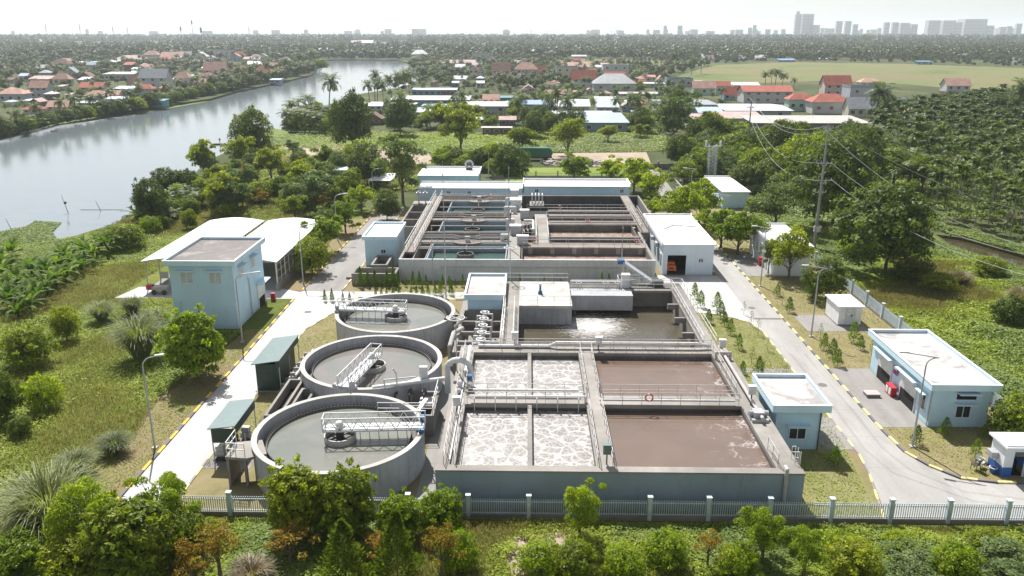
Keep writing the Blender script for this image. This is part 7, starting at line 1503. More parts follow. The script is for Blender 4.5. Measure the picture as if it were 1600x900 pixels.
    for q in range(st):
        for i in range(win):
            cx = -W / 2 + W * (i + .5) / win; ww = min(.9, W / win * .3); z = sh * q + sh * .35
            m = MB(); m.box(cx - ww, cx + ww, -.12, -.01, z, z + min(1.5, sh * .42)); wf = m.build('window', 'w_white', t, world=False)
            if s < .55: m = MB(); m.box(cx - ww * .8, cx + ww * .8, -.16, -.125, z + .12, z + min(1.5, sh * .42) - .12); m.build('pane', wm, wf, world=False)
    return t
H_, S_, B_ = 'house', 'shed', 'warehouse'
V = 'in the village across the river'
L_ = [
 (18, 160, 40, 13, 8, 'hip', 'w_grey', 'tile_salmon', H_, 'grey-walled house with salmon hip roof at far left ' + V), (62, 153, 28, 17, 9, 'gx', 'w_grey', 'tile_salmon', H_, 'tall grey narrow house with salmon gable roof ' + V), (62, 131, 32, 7, 5, 'shed', 'w_brown', 'tile_pink', H_, 'dark-walled house with flat pink sheet roof ' + V),
 (95, 132, 26, 8, 9, 'hip', 'w_cream', 'tile_salmon', H_, 'cream house with pale salmon hip roof ' + V), (134, 129, 26, 7, 8, 'gy', 'w_brown', 'tile_brown', H_, 'brown gabled house seen end-on ' + V), (142, 142, 36, 6, 7, 'gx', 'w_pink', 'tile_red', H_, 'long red-roofed house with white ridge ends ' + V),
 (150, 158, 34, 8, 8, 'hip', 'w_grey', 'tile_salmon', H_, 'low grey house with orange-red roof near the bank ' + V), (176, 154, 20, 6, 6, 'gx', 'w_pink', 'tile_salmon', H_, 'small salmon-roofed annex near the bank ' + V), (186, 126, 46, 10, 3, 'shed', 'w_grey', 'sheet_white', B_, 'long grey hall with white sheet roof ' + V),
 (240, 138, 42, 17, 12, 'gx', 'w_white', 'sheet_grey', H_, 'large white house with big grey gable roof ' + V), (211, 136, 20, 6, 12, 'gx', 'w_pink', 'tile_salmon', H_, 'salmon roof left of the large grey-roofed house ' + V), (226, 148, 24, 9, 7, 'hip', 'w_grey', 'tile_red', H_, 'small red-roofed grey house near the landing ' + V),
 (196, 146, 34, 7, 4, 'shed', 'w_blue', 'sheet_lightblue', S_, 'low shed with light blue sheet roof ' + V), (285, 134, 24, 12, 9, 'hip', 'w_cream', 'tile_salmon', H_, 'cream two-storey house with salmon hip roof above the palms ' + V), (336, 122, 34, 13, 11, 'gx', 'w_pink', 'tile_salmon', H_, 'tall pale pink house with broad salmon gable roof ' + V),
 (313, 134, 26, 6, 5, 'gx', 'w_pink', 'tile_salmon', H_, 'low salmon-roofed house at the waterside ' + V), (324, 124, 18, 5, 5, 'hip', 'w_pink', 'tile_magenta', H_, 'small dark red annex roof by the tall pink house ' + V), (373, 117, 24, 6, 7, 'hip', 'w_grey', 'tile_red', H_, 'dull red-roofed house right of the tall pink house ' + V),
 (411, 123, 27, 10, 9, 'hip', 'w_grey', 'tile_red', H_, 'grey house with red hip roof near the river bend ' + V), (434, 120, 18, 6, 8, 'gy', 'w_brown', 'tile_red', H_, 'brown gabled house beside the river bend ' + V), (90, 173, 32, 7, 8, 'gx', 'w_pink', 'tile_salmon', H_, 'long salmon roof just behind the bank palms ' + V),
 (48, 178, 26, 7, 7, 'hip', 'w_pink', 'tile_red', H_, 'red roof low behind the left bank palms ' + V), (115, 178, 18, 5, 4, 'shed', 'w_brown', 'tile_magenta', S_, 'dark red shed roof behind the bank palms ' + V), (178, 161, 28, 6, 4, 'shed', 'w_grey', 'sheet_grey', S_, 'grey sheet-roofed shed near the landing ' + V),
 (138, 166, 34, 5, 3, 'shed', 'w_grey', 'sheet_grey', S_, 'weathered grey shed between palms ' + V), (247, 168, 18, 10, 3, 'shed', 'w_teal', 'sheet_teal', S_, 'teal-walled hut standing at the water edge ' + V), (228, 167, 24, 6, 5, 'shed', 'w_white', 'sheet_grey', S_, 'grey and white boat shed at the water edge ' + V),
 (100, 105, 32, 7, 6, 'hip', 'w_pink', 'tile_salmon', H_, 'faded salmon house further inland on the left ' + V), (130, 101, 30, 3, 2, 'shed', 'w_white', 'sheet_white', S_, 'long white roof inland on the left ' + V), (172, 100, 26, 3, 3, 'shed', 'w_white', 'sheet_white', S_, 'second long white roof inland ' + V),
 (200, 98, 48, 5, 6, 'hip', 'w_pink', 'tile_pink', H_, 'long faded pink roof inland ' + V), (236, 94, 22, 8, 6, 'hip', 'w_cream', 'tile_salmon', H_, 'cream house with salmon roof beside the long pink one ' + V), (268, 94, 34, 5, 7, 'gx', 'w_pink', 'tile_salmon', H_, 'wide salmon gable roof inland ' + V), (289, 92, 20, 6, 5, 'gx', 'w_blue', 'sheet_grey', H_, 'blue-grey gabled house inland ' + V),
 (312, 93, 22, 5, 6, 'gy', 'w_white', 'sheet_white', H_, 'bright white gable roof inland ' + V), (348, 91, 28, 12, 3, 'flat', 'w_white', 'sheet_grey', H_, 'large white villa with dark arcade inland ' + V), (330, 84, 24, 5, 6, 'hip', 'w_cream', 'tile_pink', H_, 'pale pink roof behind the white villa ' + V), (372, 93, 22, 5, 7, 'hip', 'w_pink', 'tile_red', H_, 'red roof right of the white villa ' + V),
 (399, 104, 25, 4, 4, 'gx', 'w_cream', 'sheet_cream', H_, 'cream roof among inland palms ' + V), (392, 76, 20, 5, 2, 'flat', 'w_white', 'sheet_white', H_, 'small flat white building far inland ' + V), (446, 99, 12, 5, 5, 'hip', 'w_pink', 'tile_pink', H_, 'little pink roof near the bend trees ' + V), (456, 104, 14, 3, 2, 'shed', 'w_white', 'sheet_white', S_, 'little white roof near the bend trees ' + V),
 (110, 122, 20, 9, 7, 'gy', 'w_blue', 'sheet_grey', H_, 'blue-grey house among dark trees on the left ' + V), (95, 112, 26, 12, 7, 'hip', 'w_grey', 'tile_brown', H_, 'old brownish house behind the dark trees ' + V), (430, 131, 16, 6, 2, 'shed', 'w_blue', 'sheet_lightblue', S_, 'small blue hut on the bank by the bend ' + V),
 # near side of the river
 (587, 173, 20, 8, 5, 'gx', 'w_white', 'sheet_white', H_, 'tiny white house with pale gable by the riverside palms'), (566, 166, 18, 4, 2, 'shed', 'w_brown', 'sheet_grey', S_, 'low grey shed left of the tiny white house'), (583, 195, 26, 10, 7, 'gy', 'w_brown', 'tile_brown', H_, 'old brown-roofed house behind the dark tree'), (602, 194, 18, 9, 3, 'shed', 'w_brown', 'sheet_grey', S_, 'grey lean-to beside the old brown-roofed house'),
 (672, 165, 118, 9, 6, 'gx', 'w_blue', 'sheet_white', B_, 'very long blue-walled warehouse with white roof near the river', 22), (667, 151, 46, 10, 3, 'shed', 'w_blue', 'sheet_lightblue', B_, 'grey-blue shed behind the very long warehouse'), (701, 151, 24, 10, 3, 'shed', 'w_brown', 'sheet_lightblue', B_, 'smaller brownish shed with light roof behind the warehouse'),
 (684, 172, 48, 6, 3, 'shed', 'w_blue', 'sheet_blue', S_, 'low shed with deep blue roof edge'), (672, 186, 56, 11, 6, 'gx', 'w_blue', 'sheet_lightblue', S_, 'light blue double shed nearest the meadow trees', 10), (709, 184, 26, 17, 3, 'shed', 'w_grey', 'sheet_lightblue', S_, 'pale grey box-like shed with a small dark door'), (626, 172, 44, 8, 3, 'shed', 'w_white', 'sheet_white', S_, 'white shed end by the blue warehouse'),
 (760, 178, 66, 12, 7, 'gx', 'w_grey', 'sheet_palegreen', B_, 'wide pale green sheet roof right of the blue sheds', 20), (767, 159, 24, 4, 7, 'gx', 'w_pink', 'tile_salmon', H_, 'salmon roof peeping behind the pale green roof'), (791, 157, 18, 4, 3, 'shed', 'w_teal', 'sheet_teal', S_, 'small teal roof beside the salmon roof'), (793, 197, 24, 10, 5, 'gx', 'w_brown', 'tile_pink', H_, 'brown hut with pink roof beside the meadow'),
 (776, 211, 44, 11, 1, 'shed', 'w_brown', 'sheet_cream', S_, 'long low dark brown wall shed at the meadow edge', 3), (655, 93, 24, 8, 6, 'hip', 'w_cream', 'sheet_white', H_, 'white hip-roofed villa at the end of the river'), (754, 94, 32, 10, 2, 'flat', 'w_grey', 'sheet_grey', H_, 'plain grey block house beyond the palms'), (740, 124, 15, 15, 6, 'gy', 'w_pink', 'tile_red', H_, 'narrow tower house with red gable among palms'), (751, 123, 12, 12, 2, 'flat', 'w_grey', 'sheet_grey', H_, 'grey annex right of the narrow tower house'),
 (783, 125, 28, 15, 11, 'gx', 'w_cream', 'tile_salmon', H_, 'tall cream house with salmon gable roof'), (822, 124, 34, 15, 10, 'hip', 'w_pink', 'tile_salmon', H_, 'pink house with wide salmon roof, right of the tall cream house'), (842, 120, 22, 8, 8, 'gx', 'w_pink', 'tile_red', H_, 'red-roofed wing among palms'), (716, 102, 56, 4, 4, 'gx', 'w_brown', 'tile_pink', B_, 'long low pinkish roofs beyond the palms', 14), (720, 126, 20, 3, 4, 'gx', 'w_white', 'sheet_lightblue', S_, 'light blue roof under the tower house'),
 (836, 176, 54, 13, 6, 'gx', 'w_grey', 'sheet_blue', B_, 'shed with blue roof behind the lone tall palm', 14), (889, 180, 62, 14, 10, 'gx', 'w_grey', 'sheet_palegreen', B_, 'wide grey-green roof right of the lone tall palm', 18), (950, 178, 32, 10, 16, 'shed', 'w_grey', 'sheet_palegreen', B_, 'steep pale green roof behind the big blue-roofed shed', 16), (910, 187, 90, 9, 4, 'shed', 'w_grey', 'sheet_white', S_, 'long white strip roof behind the big blue-roofed shed', 8),
 (944, 207, 72, 15, 14, 'shed', 'w_blue', 'sheet_lightblue', B_, 'big shed with large light blue sheet roof beside the meadow', 26), (912, 138, 36, 15, 12, 'gx', 'w_white', 'tile_red', H_, 'white villa with steep red roof and dormer'), (960, 143, 64, 12, 14, 'hip', 'w_white', 'sheet_grey', H_, 'grand white villa with broad grey hip roof'), (886, 124, 34, 18, 2, 'flat', 'w_cream', 'sheet_palegreen', H_, 'modern flat-roofed house with upper glazing'), (899, 108, 42, 4, 6, 'gx', 'w_cream', 'tile_salmon', H_, 'wide salmon roof behind the modern flat house'),
 (962, 119, 40, 16, 2, 'flat', 'w_white', 'sheet_white', H_, 'white flat-topped house behind the grand villa'), (960, 124, 34, 4, 7, 'gx', 'w_white', 'tile_red', H_, 'red roof in front of the white flat-topped house'), (1062, 136, 40, 12, 2, 'flat', 'w_grey', 'sheet_grey', H_, 'long grey flat house at the field edge'), (1020, 137, 36, 6, 2, 'shed', 'w_grey', 'sheet_white', S_, 'white sheet roof left of the long grey house'), (1032, 132, 12, 6, 7, 'gy', 'w_white', 'tile_salmon', H_, 'small orange gable by the long grey house'),
 (1000, 134, 18, 4, 5, 'gx', 'w_white', 'tile_red', H_, 'small red roof right of the grand villa'), (868, 149, 32, 3, 5, 'gx', 'w_white', 'tile_salmon', H_, 'low white house with salmon roof among palms'), (1000, 150, 60, 3, 2, 'shed', 'w_grey', 'sheet_cream', S_, 'long cream low roof before the grand villa'),
 (1100, 149, 34, 12, 9, 'gx', 'w_mint', 'tile_salmon', H_, 'mint green house with orange gable roof'), (1129, 147, 22, 13, 6, 'gx', 'w_mint', 'tile_red', H_, 'mint wing with red roof'), (1159, 140, 52, 7, 4, 'gx', 'w_white', 'sheet_white', B_, 'white sheet roof behind the red gables'), (1146, 157, 30, 10, 10, 'gx', 'w_blue', 'tile_red', H_, 'pale blue house with red gable roof'),
 (1199, 161, 74, 18, 8, 'gx', 'w_white', 'tile_red', H_, 'long white house with red tiled roof and red shutters', 12), (1251, 174, 38, 18, 9, 'hip', 'w_mint', 'tile_red', H_, 'green-trimmed white house with twin red gables'), (1298, 178, 58, 18, 12, 'hip', 'w_white', 'tile_red', H_, 'white house with bright red roof and red shutters'), (1344, 184, 38, 16, 14, 'gx', 'w_cream', 'sheet_white', H_, 'cream house with white sloping roof beside the grove'),
 (1308, 150, 40, 18, 12, 'gx', 'w_pink', 'tile_red', H_, 'tall pink house with red gable roof standing before the field'), (1357, 162, 60, 24, 3, 'flat', 'w_grey', 'sheet_grey', H_, 'grey flat-roofed modern house with dark terrace'), (1360, 136, 30, 7, 6, 'hip', 'w_white', 'tile_salmon', H_, 'salmon roof peeping behind the modern house'),
 (1264, 226, 172, 33, 11, 'shed', 'w_warehouse', 'sheet_cream', B_, 'very long grey-blue warehouse wall with near-white roof', 15), (1185, 185, 100, 12, 8, 'gx', 'w_grey', 'sheet_white', B_, 'broad white warehouse roof under the white house', 30), (1155, 203, 70, 18, 10, 'gx', 'w_grey', 'tile_pink', B_, 'faded pink warehouse roofs left of the long grey wall', 24), (1107, 205, 44, 18, 8, 'gx', 'w_grey', 'tile_pink', B_, 'old reddish shed roofs at the left of the warehouses', 20),
 (1075, 180, 86, 16, 5, 'shed', 'w_grey', 'sheet_grey', B_, 'long grey-white roofs left of the pink warehouses', 20), (1110, 188, 36, 12, 8, 'gx', 'w_blue', 'sheet_lightblue', B_, 'light blue gabled roof between grey and pink roofs', 14), (1436, 188, 44, 9, 9, 'hip', 'w_pink', 'tile_salmon', H_, 'salmon roof sunk in the palm grove'), (1480, 178, 42, 8, 7, 'gx', 'w_pink', 'tile_salmon', H_, 'second salmon roof sunk in the palm grove'),
 (1420, 168, 26, 6, 6, 'hip', 'w_pink', 'tile_magenta', H_, 'magenta roof at the back of the palm grove'), (1392, 170, 60, 12, 2, 'flat', 'w_grey', 'sheet_grey', H_, 'grey flat roof with water tanks behind the grove'), (1497, 143, 36, 10, 9, 'gx', 'w_white', 'tile_salmon', H_, 'orange-roofed white house standing alone by the field'), (1489, 162, 28, 14, 3, 'flat', 'w_brown', 'tile_brown', H_, 'unfinished brick house behind the grove'), (1594, 203, 22, 7, 4, 'gx', 'w_white', 'tile_magenta', H_, 'pink roof at the right edge among palms'),
 (508, 83, 22, 4, 3, 'gx', 'w_white', 'sheet_white', B_, 'white roof on the far shore beyond the river end'), (590, 85, 18, 4, 2, 'gx', 'w_blue', 'sheet_lightblue', B_, 'light blue roof on the far shore of the river end'), (609, 82, 16, 5, 3, 'hip', 'w_pink', 'tile_pink', H_, 'pinkish house on the far shore of the river end'), (430, 70, 26, 5, 2, 'flat', 'w_grey', 'sheet_white', B_, 'grey hall in the distance above the river bend'),
 (1445, 101, 22, 4, 2, 'shed', 'w_teal', 'sheet_teal', S_, 'small teal shed at the far field edge'), (1230, 97, 24, 3, 2, 'shed', 'w_blue', 'sheet_blue', S_, 'small blue shed at the far field edge'), (1287, 94, 12, 2, 1, 'shed', 'w_white', 'sheet_white', S_, 'tiny white shed at the far field edge'), (835, 84, 24, 3, 3, 'hip', 'w_grey', 'sheet_grey', H_, 'grey roofed house between distant palms'), (864, 86, 14, 4, 3, 'hip', 'w_white', 'tile_salmon', H_, 'small salmon roofed house between distant palms'), (905, 91, 22, 3, 2, 'gx', 'w_grey', 'sheet_grey', H_, 'low grey roof at the edge of the far green field')]
for h in L_:
    far = h[1] < 96
    kw = {'depth': h[10]} if len(h) > 10 else {}
    big = h[2] > 44
    shut = 'tile_red' if 'red shutters' in h[9] else 'glass_dark'
    house(*h[:8], h[8], h[8], h[9], win=(0 if far else 5 if 'long' in h[9] and big else 3 if h[2] > 26 else 2), wm=shut, **kw)
# smaller infill houses
prng.seed(77); inf = []
for zone, cnt, desc in (([(0, 170), (0, 108), (200, 98), (470, 92), (470, 104), (300, 138), (120, 168)], 52, 'small infill houses across the river'), ([(660, 135), (670, 100), (760, 96), (880, 98), (1080, 130), (1180, 150), (1060, 168), (860, 152), (760, 140)], 34, 'small infill houses between the villas'), ([(580, 188), (640, 166), (1000, 170), (1000, 190), (620, 200)], 14, 'small sheds among the sheet-roofed halls')):
    got = []; tries = 0
    while len(got) < cnt and tries < 4000:
        tries += 1; px, py = prng.uniform(min(q[0] for q in zone), max(q[0] for q in zone)), prng.uniform(min(q[1] for q in zone), max(q[1] for q in zone))
        if not inpoly(np.array([px]), np.array([py]), zone)[0]: continue
        gx_, gy_ = G(px, py); w_ = prng.uniform(9, 15) * (5.2 / mpp(gy_) / 12 if False else 1); ww = w_ * mpp(gy_)
        if any(a - ww / 2 < gx_ < b + ww / 2 and gy_ + ww > c - 2 and gy_ < d for a, b, c, d in FOOT): continue
        if inpoly(np.array([gx_]), np.array([gy_]), RIVER)[0]: continue
        got.append((px, py, w_))
    for i, (px, py, w_) in enumerate(sorted(got)):
        rf, nm_ = prng.choice([('tile_salmon', 'salmon'), ('tile_red', 'red'), ('sheet_white', 'white'), ('sheet_grey', 'grey'), ('tile_brown', 'brown'), ('tile_pink', 'pink'), ('sheet_lightblue', 'light blue')]); k_ = prng.choice(['gx', 'hip', 'gy', 'shed'])
        e_ = prng.uniform(3.2, 6.0) / mpp(G(px, py)[1]); e_ = min(e_, w_ * .7)
        house(px, py, w_, e_, w_ * .28, k_, prng.choice(['w_white', 'w_grey', 'w_cream', 'w_pink', 'w_brown', 'w_blue']), rf, 'house', 'house', '%s-roofed one, %s from the left of the %s' % (nm_, ORD[i] if i < 20 else 'number %d' % (i + 1), desc), group=desc, win=2)
# tiny white roofs scattered over the distant plain
prng.seed(9)
tiny = [(12, 65), (28, 66), (45, 63), (62, 64), (78, 63), (205, 61), (200, 60), (255, 62), (285, 61), (300, 61), (380, 62), (418, 62), (445, 64), (470, 66), (548, 60), (556, 66), (572, 66), (600, 61), (620, 60), (630, 58), (692, 62), (700, 67), (745, 61), (752, 72), (795, 69), (802, 67), (815, 66), (840, 65), (850, 64), (880, 64), (925, 62), (950, 61), (985, 65), (1010, 66), (1030, 88), (1065, 88), (1100, 90), (1110, 92), (1135, 89), (1160, 92), (1190, 92), (1322, 83), (1370, 52), (1440, 63), (1480, 64), (1500, 63), (1545, 76), (1560, 76), (1590, 96), (1370, 82), (1510, 90), (1530, 76)]
for i, (px, py) in enumerate(tiny):
    x, y = G(px, py + 3); s = mpp(y); w = prng.uniform(7, 20) * s; t = thing('distant_shed', (x, y, 0), 'tiny pale roof far off among the trees of the plain', 'shed', 'tiny pale roofs scattered over the distant plain')
    m = MB(); m.box(-w / 2, w / 2, 0, w * .6, 0, 2.4 * s); m.build('wall', 'w_grey', t, world=False); m = MB(); slab(m, [(-w / 2 - 1, -1, 2.3 * s), (w / 2 + 1, -1, 2.3 * s), (w / 2 + 1, w * .6, 3.4 * s + 4), (-w / 2 - 1, w * .6, 3.4 * s + 4)], .4); m.build('roof', prng.choice(['sheet_white', 'sheet_white', 'sheet_cream', 'tile_pink']), t, world=False)
# ------------------------------------------------------------------ city towers on the skyline
YC = 4200.0
def tower(px, w, top, label, group=None, steps=1, dist=YC, cut=0):
    s = mpp(dist); x = (px - 825) * s; h = HZ(x, dist, top); W = w * s
    t = thing('city_tower', (x, dist, 0), label, 'tower', group)
    m = MB(); m.box(-W / 2, W / 2, 0, W * .7, 0, h); m.build('tower_body', 'w_white', t, world=False)
    m = MB(); n = max(2, int(W / 14)); k = max(2, int(h / 14))
    for i in range(n):
        for j in range(1, k): cx = -W / 2 + W * (i + .5) / n; m.box(cx - W / n * .3, cx + W / n * .3, -.4, -.05, h * j / k, h * j / k + 5)
    m.build('window_bands', 'w_grey', t, world=False)
    if cut: m = MB(); m.box(-W * .3, W * .1, W * .1, W * .5, h + .01, h + cut * s); m.build('roof_house', 'w_grey', t, world=False)
for a in ((1242, 9, 22, 'slim slab tower, left of the tallest skyline pair', None, 1, YC, 4), (1257, 17, 22, 'broad tower, right of the tallest skyline pair'), (1268, 16, 39, 'low block at the foot of the tallest pair'), (1306, 9, 33, 'left one of the two slim mid-height skyline towers'), (1319.5, 9, 33, 'right one of the two slim mid-height skyline towers'), (1331, 7, 38, 'short tower after the slim pair'),
          (1379, 8, 35, 'narrow tower left of the twin blocks'), (1392, 9, 35, 'left block of the joined twin towers'), (1407, 14, 36, 'right block of the joined twin towers'), (1421, 10, 38, 'lower block right of the joined twin towers'), (1451, 18, 32, 'square grey tower left of the stepped tower'), (1474, 19, 32, 'stepped wide skyline tower'), (1489, 9, 35, 'low wing right of the stepped wide tower'),
          (1514, 34, 30, 'widest skyline slab at the right'), (1538, 10, 40, 'small block right of the widest slab'), (1557, 9, 42, 'small block near the right end of the skyline'), (1567, 7, 41, 'thin block near the right end of the skyline'), (1581, 8, 37, 'last taller tower at the right end of the skyline'),
          (1061, 7, 40, 'slender pale tower left of centre on the skyline'), (1038, 5, 40, 'thinnest pale tower in the middle skyline'), (1169, 5, 43, 'small pale block in the skyline middle'), (1176, 5, 39, 'small pale tower in the skyline middle'), (648, 9, 45, 'faint small block over the river end')): tower(*a)
prng.seed(21)
for i in range(70):
    px = prng.choice([prng.uniform(820, 1240), prng.uniform(1200, 1600), prng.uniform(1200, 1600), prng.uniform(0, 820)]); tower(px, prng.uniform(4, 14), prng.uniform(44.5, 48.5) - (1.2 if px > 1200 else -.6), 'low faint city block along the horizon haze', 'low city blocks along the horizon', dist=prng.uniform(4300, 4900))
for i, px in enumerate((67, 121, 173, 196, 388)):      # distant pylons
    x, y = G(px, 54.5); y = 3000.0; s = mpp(y); x = (px - 825) * s; h = HZ(x, y, 36 + (i > 1) * 5); t = thing('pylon', (x, y, 0), 'faint lattice pylon, %s from the left on the left horizon' % ORD[i], 'pylon', 'pylons along the left horizon')
    m = MB(); m.beam((-4, 0, 0), (0, 0, h), 1.1); m.beam((4, 0, 0), (0, 0, h), 1.1); m.build('leg', 'rail_weathered', t, world=False); m = MB(); m.beam((-9, 0, h * .75), (9, 0, h * .75), 1); m.beam((-7, 0, h * .9), (7, 0, h * .9), 1); m.build('cross_arm', 'rail_weathered', t, world=False)
for i, px in enumerate((826, 833, 858, 871, 957, 965)):
    y = 4600.0; s = mpp(y); x = (px - 825) * s; t = thing('harbour_crane', (x, y, 0), 'faint harbour crane on the horizon left of centre, %s from the left' % ORD[i], 'crane', 'harbour cranes on the horizon')
    h = 36.0 + 6 * (i % 2); m = MB(); m.beam((-8, 0, 0), (-8, 0, h), 2); m.beam((8, 0, 0), (8, 0, h), 2); m.beam((-20, 0, h), (20, 0, h), 2); m.build('frame', 'w_grey', t, world=False); m = MB(); m.beam((-8, 0, h), (-24, 0, h + 22), 1.6); m.build('boom', 'w_grey', t, world=False)

# ------------------------------------------------------------------ trees of the village and the plain
FP = np.array(FOOT)
def clear(x, y, pad=0.0):
    k = np.ones(len(x), bool)
    for a, b, c, d in FP: k &= ~((x > a - pad) & (x < b + pad) & (y > c - pad) & (y < d + pad))
    return k & ~inpoly(x, y, RIVER)
FIELDS = [[G(1040, 128), G(1080, 112), G(1120, 101), G(1250, 97), G(1420, 100), G(1640, 108), G(1700, 140), G(1700, 175), G(1500, 165), G(1300, 160), G(1100, 152)],
          [G(800, 97), G(900, 92), G(1000, 93), G(1120, 100), G(1080, 104), G(940, 102)], [G(560, 66), G(640, 67), G(660, 73), G(520, 74)], [G(30, 68), G(250, 66), G(330, 72), G(60, 74)]]
def scatter(poly, n, pad=0):
    xs = [p[0] for p in poly]; ys = [p[1] for p in poly]; x = rng.uniform(min(xs), max(xs), n * 14); y = rng.uniform(min(ys), max(ys), n * 14); k = inpoly(x, y, poly) & clear(x, y, pad) & frustum(x, y)
    for F_ in FIELDS: k &= ~inpoly(x, y, F_)
    return x[k][:n], y[k][:n]
def wood(poly, keys, n, s0, s1, label, group, pad=0):
    x, y = scatter(poly, n, pad)
    for i in range(len(x)): plant(keys[i % len(keys)], x[i], y[i], rng.uniform(s0, s1), label, group)
bankline = [(0, 214), (30, 208), (62, 202), (96, 194), (122, 189), (150, 184), (178, 178), (200, 176), (222, 171), (262, 163), (285, 157), (310, 152), (332, 148), (352, 143), (375, 139), (398, 133), (420, 128), (445, 122), (468, 117), (488, 112)]
for i, (px, py) in enumerate(bankline):
    PT('coco', px, py - 2, 24 + (i < 9) * 5, 'coconut palm %s from the left along the far village bank' % ORD[i], 'coconut palms along the far village bank', .85)
    PT(('bushd', 'bush', 'dark')[i % 3], px + 14, py - 3, 26 + (i < 9) * 6, 'bushy tree %s from the left along the far village bank' % ORD[i], 'bushy trees along the far village bank', .8)
wood([G(0, 200), G(0, 112), G(200, 96), G(490, 90), G(490, 112), G(380, 134), G(230, 160), G(100, 184)], ['coco0', 'coco1', 'round0', 'dark1', 'coco0', 'pale1'], 110, .6, .95, 'palm or leafy tree standing among the houses of the far village', 'trees among the far village houses')
for i, (px, py) in enumerate([(448, 205), (462, 200), (476, 206), (488, 196), (500, 208), (512, 200), (470, 188), (515, 185), (455, 192), (486, 182)]):
    PT('coco', px, py, 44, 'coconut palm number %d of the clump on the near river point' % (i + 1), 'coconut palms of the near river point', .5 if i != 7 else 1.1)
    PT('bush', px + 8, py + 2, 34, 'green bush number %d at the foot of the river point palms' % (i + 1), 'bushes of the near river point', .9)
for i, (px, py) in enumerate([(590, 165), (600, 168), (612, 160), (625, 160), (634, 158), (640, 150), (578, 168), (586, 158)]):
    PT('coco', px, py, 30, 'coconut palm number %d of the group before the long blue warehouse' % (i + 1), 'coconut palms before the long blue warehouse', 1.0)
wood([G(650, 128), G(640, 95), G(740, 95), G(860, 110), G(850, 140), G(780, 150), G(660, 146)], ['coco0', 'coco1', 'coco0', 'pale0'], 100, .7, 1.05, 'coconut palm in the grove between the river end and the villas', 'palms between the river end and the villas')
wood([G(800, 155), G(860, 120), G(1090, 140), G(1040, 165), G(900, 172)], ['coco0', 'coco1', 'round1', 'dark0', 'pale2'], 80, .6, .95, 'palm or leafy tree between the villas and the sheet-roofed sheds', 'trees between villas and sheds')
wood([G(560, 205), G(600, 180), G(800, 175), G(1000, 185), G(1060, 205), G(1000, 215), G(700, 208)], ['banana0', 'banana1', 'round2', 'bush0', 'dark2', 'coco1', 'bush1'], 110, .8, 1.3, 'banana plant or bush in the hedge behind the meadow', 'plants in the hedge behind the meadow')
wood([G(1060, 300), G(1050, 240), G(1120, 215), G(1190, 225), G(1340, 235), G(1330, 300), G(1250, 320), G(1180, 300)], ['bush0', 'dark0', 'pale0', 'round1', 'dark1', 'bush1', 'bright1'], 120, .9, 1.5, 'leafy tree in the belt below the long warehouse', 'trees in the belt below the warehouse')
wood([G(1370, 178), G(1400, 166), G(1500, 167), G(1600, 176), G(1640, 192), G(1450, 198), G(1370, 200)], ['round0', 'coco0', 'pale0', 'areca0', 'dark1'], 80, .6, .9, 'tree or palm in the belt between the grove and the field', 'trees between the grove and the field')
wood([G(290, 320), G(330, 270), G(440, 240), G(560, 265), G(600, 262), G(650, 300), G(560, 300), G(540, 340), G(450, 350), G(340, 345)], ['bush0', 'bush1', 'bushd0', 'pale1', 'round0', 'bushb0', 'rust0'], 72, .8, 1.5, 'scrub bush on the slope between the sheds and the river bend', 'scrub bushes between the sheds and the river bend')
wood([G(650, 262), G(780, 250), G(790, 285), G(700, 268)], ['round1', 'dark0', 'bright0'], 14, .7, 1.0, 'leafy tree behind the left rear halls', 'leafy trees behind the left rear halls')
wood([G(205, 350), G(300, 285), G(330, 300), G(300, 350), G(240, 372)], ['bush0', 'bushd1', 'banana0', 'bushb1', 'low_palm'], 34, .8, 1.3, 'bush in the thicket between the left shed and the river', 'thicket between the left shed and the river')
wood([G(1130, 100), G(1560, 108), G(1560, 138), G(1200, 126)], ['coco0'], 0, 1, 1, 'x', 'x')
for i, (px, py, w) in enumerate([(1195, 140, 14), (1210, 141, 16), (1221, 140, 14), (1205, 133, 12), (1240, 140, 10), (1080, 118, 14), (1095, 116, 12), (1050, 112, 16)]): PT('coco', px, py, w * 1.6, 'lone palm number %d standing out in the green field' % (i + 1), 'palms standing in the green field', .8)
bx = []; 
for i in range(len(bankline) - 1):
    for k_ in range(16):
        u = rng.random(); px = bankline[i][0] * (1 - u) + bankline[i + 1][0] * u; py = bankline[i][1] * (1 - u) + bankline[i + 1][1] * u; bx.append(G(px, py - rng.uniform(-.5, 4)))
bx = np.array(bx); merge('bank_thicket', ['bushd0', 'bush0', 'bushd1', 'low_palm'], bx[:, 0], bx[:, 1], rng.uniform(1.0, 2.0, len(bx)), 'leaf_dark', 'continuous dark thicket along the far village bank', 'thicket', sub=(.35, 1.7))
x_, y_ = scatter([G(0, 200), G(0, 105), G(200, 92), G(490, 88), G(490, 112), G(380, 134), G(230, 160), G(100, 184)], 900)
merge('village_greenery', ['coco0', 'coco1', 'round0', 'pale1', 'bush0'], x_, y_, rng.uniform(.4, .8, len(x_)), 'leaf_palm', 'low mixed greenery filling the gardens of the far village', 'greenery', sub=(.3, 1.7))
x_, y_ = scatter([G(560, 200), G(640, 140), G(640, 92), G(900, 96), G(1090, 135), G(1190, 160), G(1060, 200), G(800, 200)], 700, -.5)
merge('village_greenery', ['coco0', 'round1', 'bush1', 'banana0', 'coco1'], x_, y_, rng.uniform(.45, .85, len(x_)), 'leaf_palm', 'low mixed greenery between the near village houses and sheds', 'greenery', sub=(.3, 1.7))
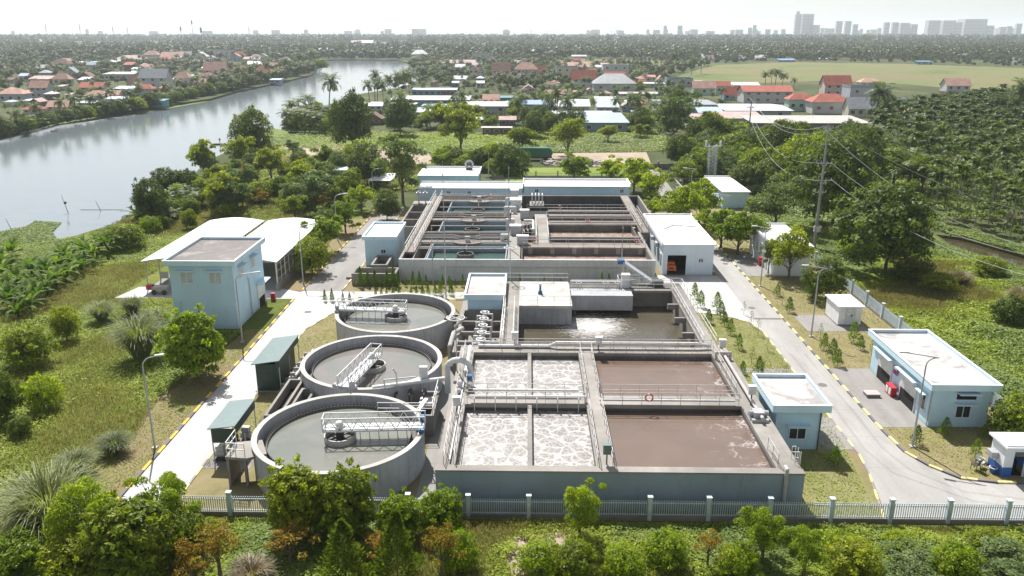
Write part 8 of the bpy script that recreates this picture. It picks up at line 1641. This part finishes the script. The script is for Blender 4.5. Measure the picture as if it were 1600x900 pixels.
# distant wood as one mass, in rings of growing clump size
def farwood(name, y0, y1, n, s0, s1, keys, sub, label, mat='leaf_far'):
    yy = np.exp(rng.uniform(np.log(y0), np.log(y1), n * 3)); hw = .66 * (yy * _cp + 10); x = rng.uniform(-1, 1, n * 3) * hw - yy * _sy; k = clear(x, yy, 4)
    for F_ in FIELDS: k &= ~inpoly(x, yy, F_)
    x, yy = x[k][:n], yy[k][:n]
    merge(name, keys, x, yy, rng.uniform(s0, s1, len(x)) * (yy / y0) ** .25, mat, label, 'far wood', sub=sub)
farwood('palm_wood', 460, 1100, 2600, .55, .95, ['coco0', 'coco1', 'round0', 'pale0'], (.09, 3.2), 'mixed palms and trees of the plain behind the villages')
farwood('far_wood', 1000, 2300, 4200, 1.3, 2.0, ['round1', 'dark1'], (.014, 8.0), 'hazy wood stretching over the plain')
farwood('horizon_wood', 2200, 4300, 5200, 2.2, 3.4, ['round2', 'dark2'], (.008, 10.0), 'pale wooded belt below the city skyline')
for i, (px, py, w) in enumerate([(490, 86, 26), (520, 84, 22), (534, 86, 28), (560, 77, 14), (676, 76, 22), (913, 72, 16), (1098, 78, 13), (1108, 79, 15), (1118, 78, 16), (1129, 79, 15), (1140, 78, 16), (1151, 79, 14), (1162, 77, 17), (1173, 79, 14), (1184, 75, 17), (1196, 78, 14), (1005, 88, 16), (30, 108, 26), (58, 118, 20), (97, 114, 26), (1266, 82, 20), (1420, 84, 22), (1430, 99, 20), (1350, 70, 26), (1560, 92, 24)]):
    PT('dark', px, py, w * .62, 'dark rounded tree standing out on the plain, number %d from the left bank round' % (i + 1), 'dark trees standing out on the plain', 1.0)

# ------------------------------------------------------------------ the air: one even, thin haze
m = MB(); m.box(-24500, 24500, -400, 26500, -3, 175); hz = m.build('haze', 'steel'); hz['kind'] = 'stuff'; hz['label'] = 'thin pale haze over the whole plain'
hm, n = nt('haze_air'); hz.data.materials.clear(); hz.data.materials.append(hm)
pv = node(n, 'ShaderNodeVolumePrincipled'); pv.inputs['Density'].default_value = HAZE; pv.inputs['Color'].default_value = (.86, .93, 1.0, 1); pv.inputs['Anisotropy'].default_value = 0.25
o = node(n, 'ShaderNodeOutputMaterial'); n.links.new(pv.outputs[0], o.inputs['Volume'])
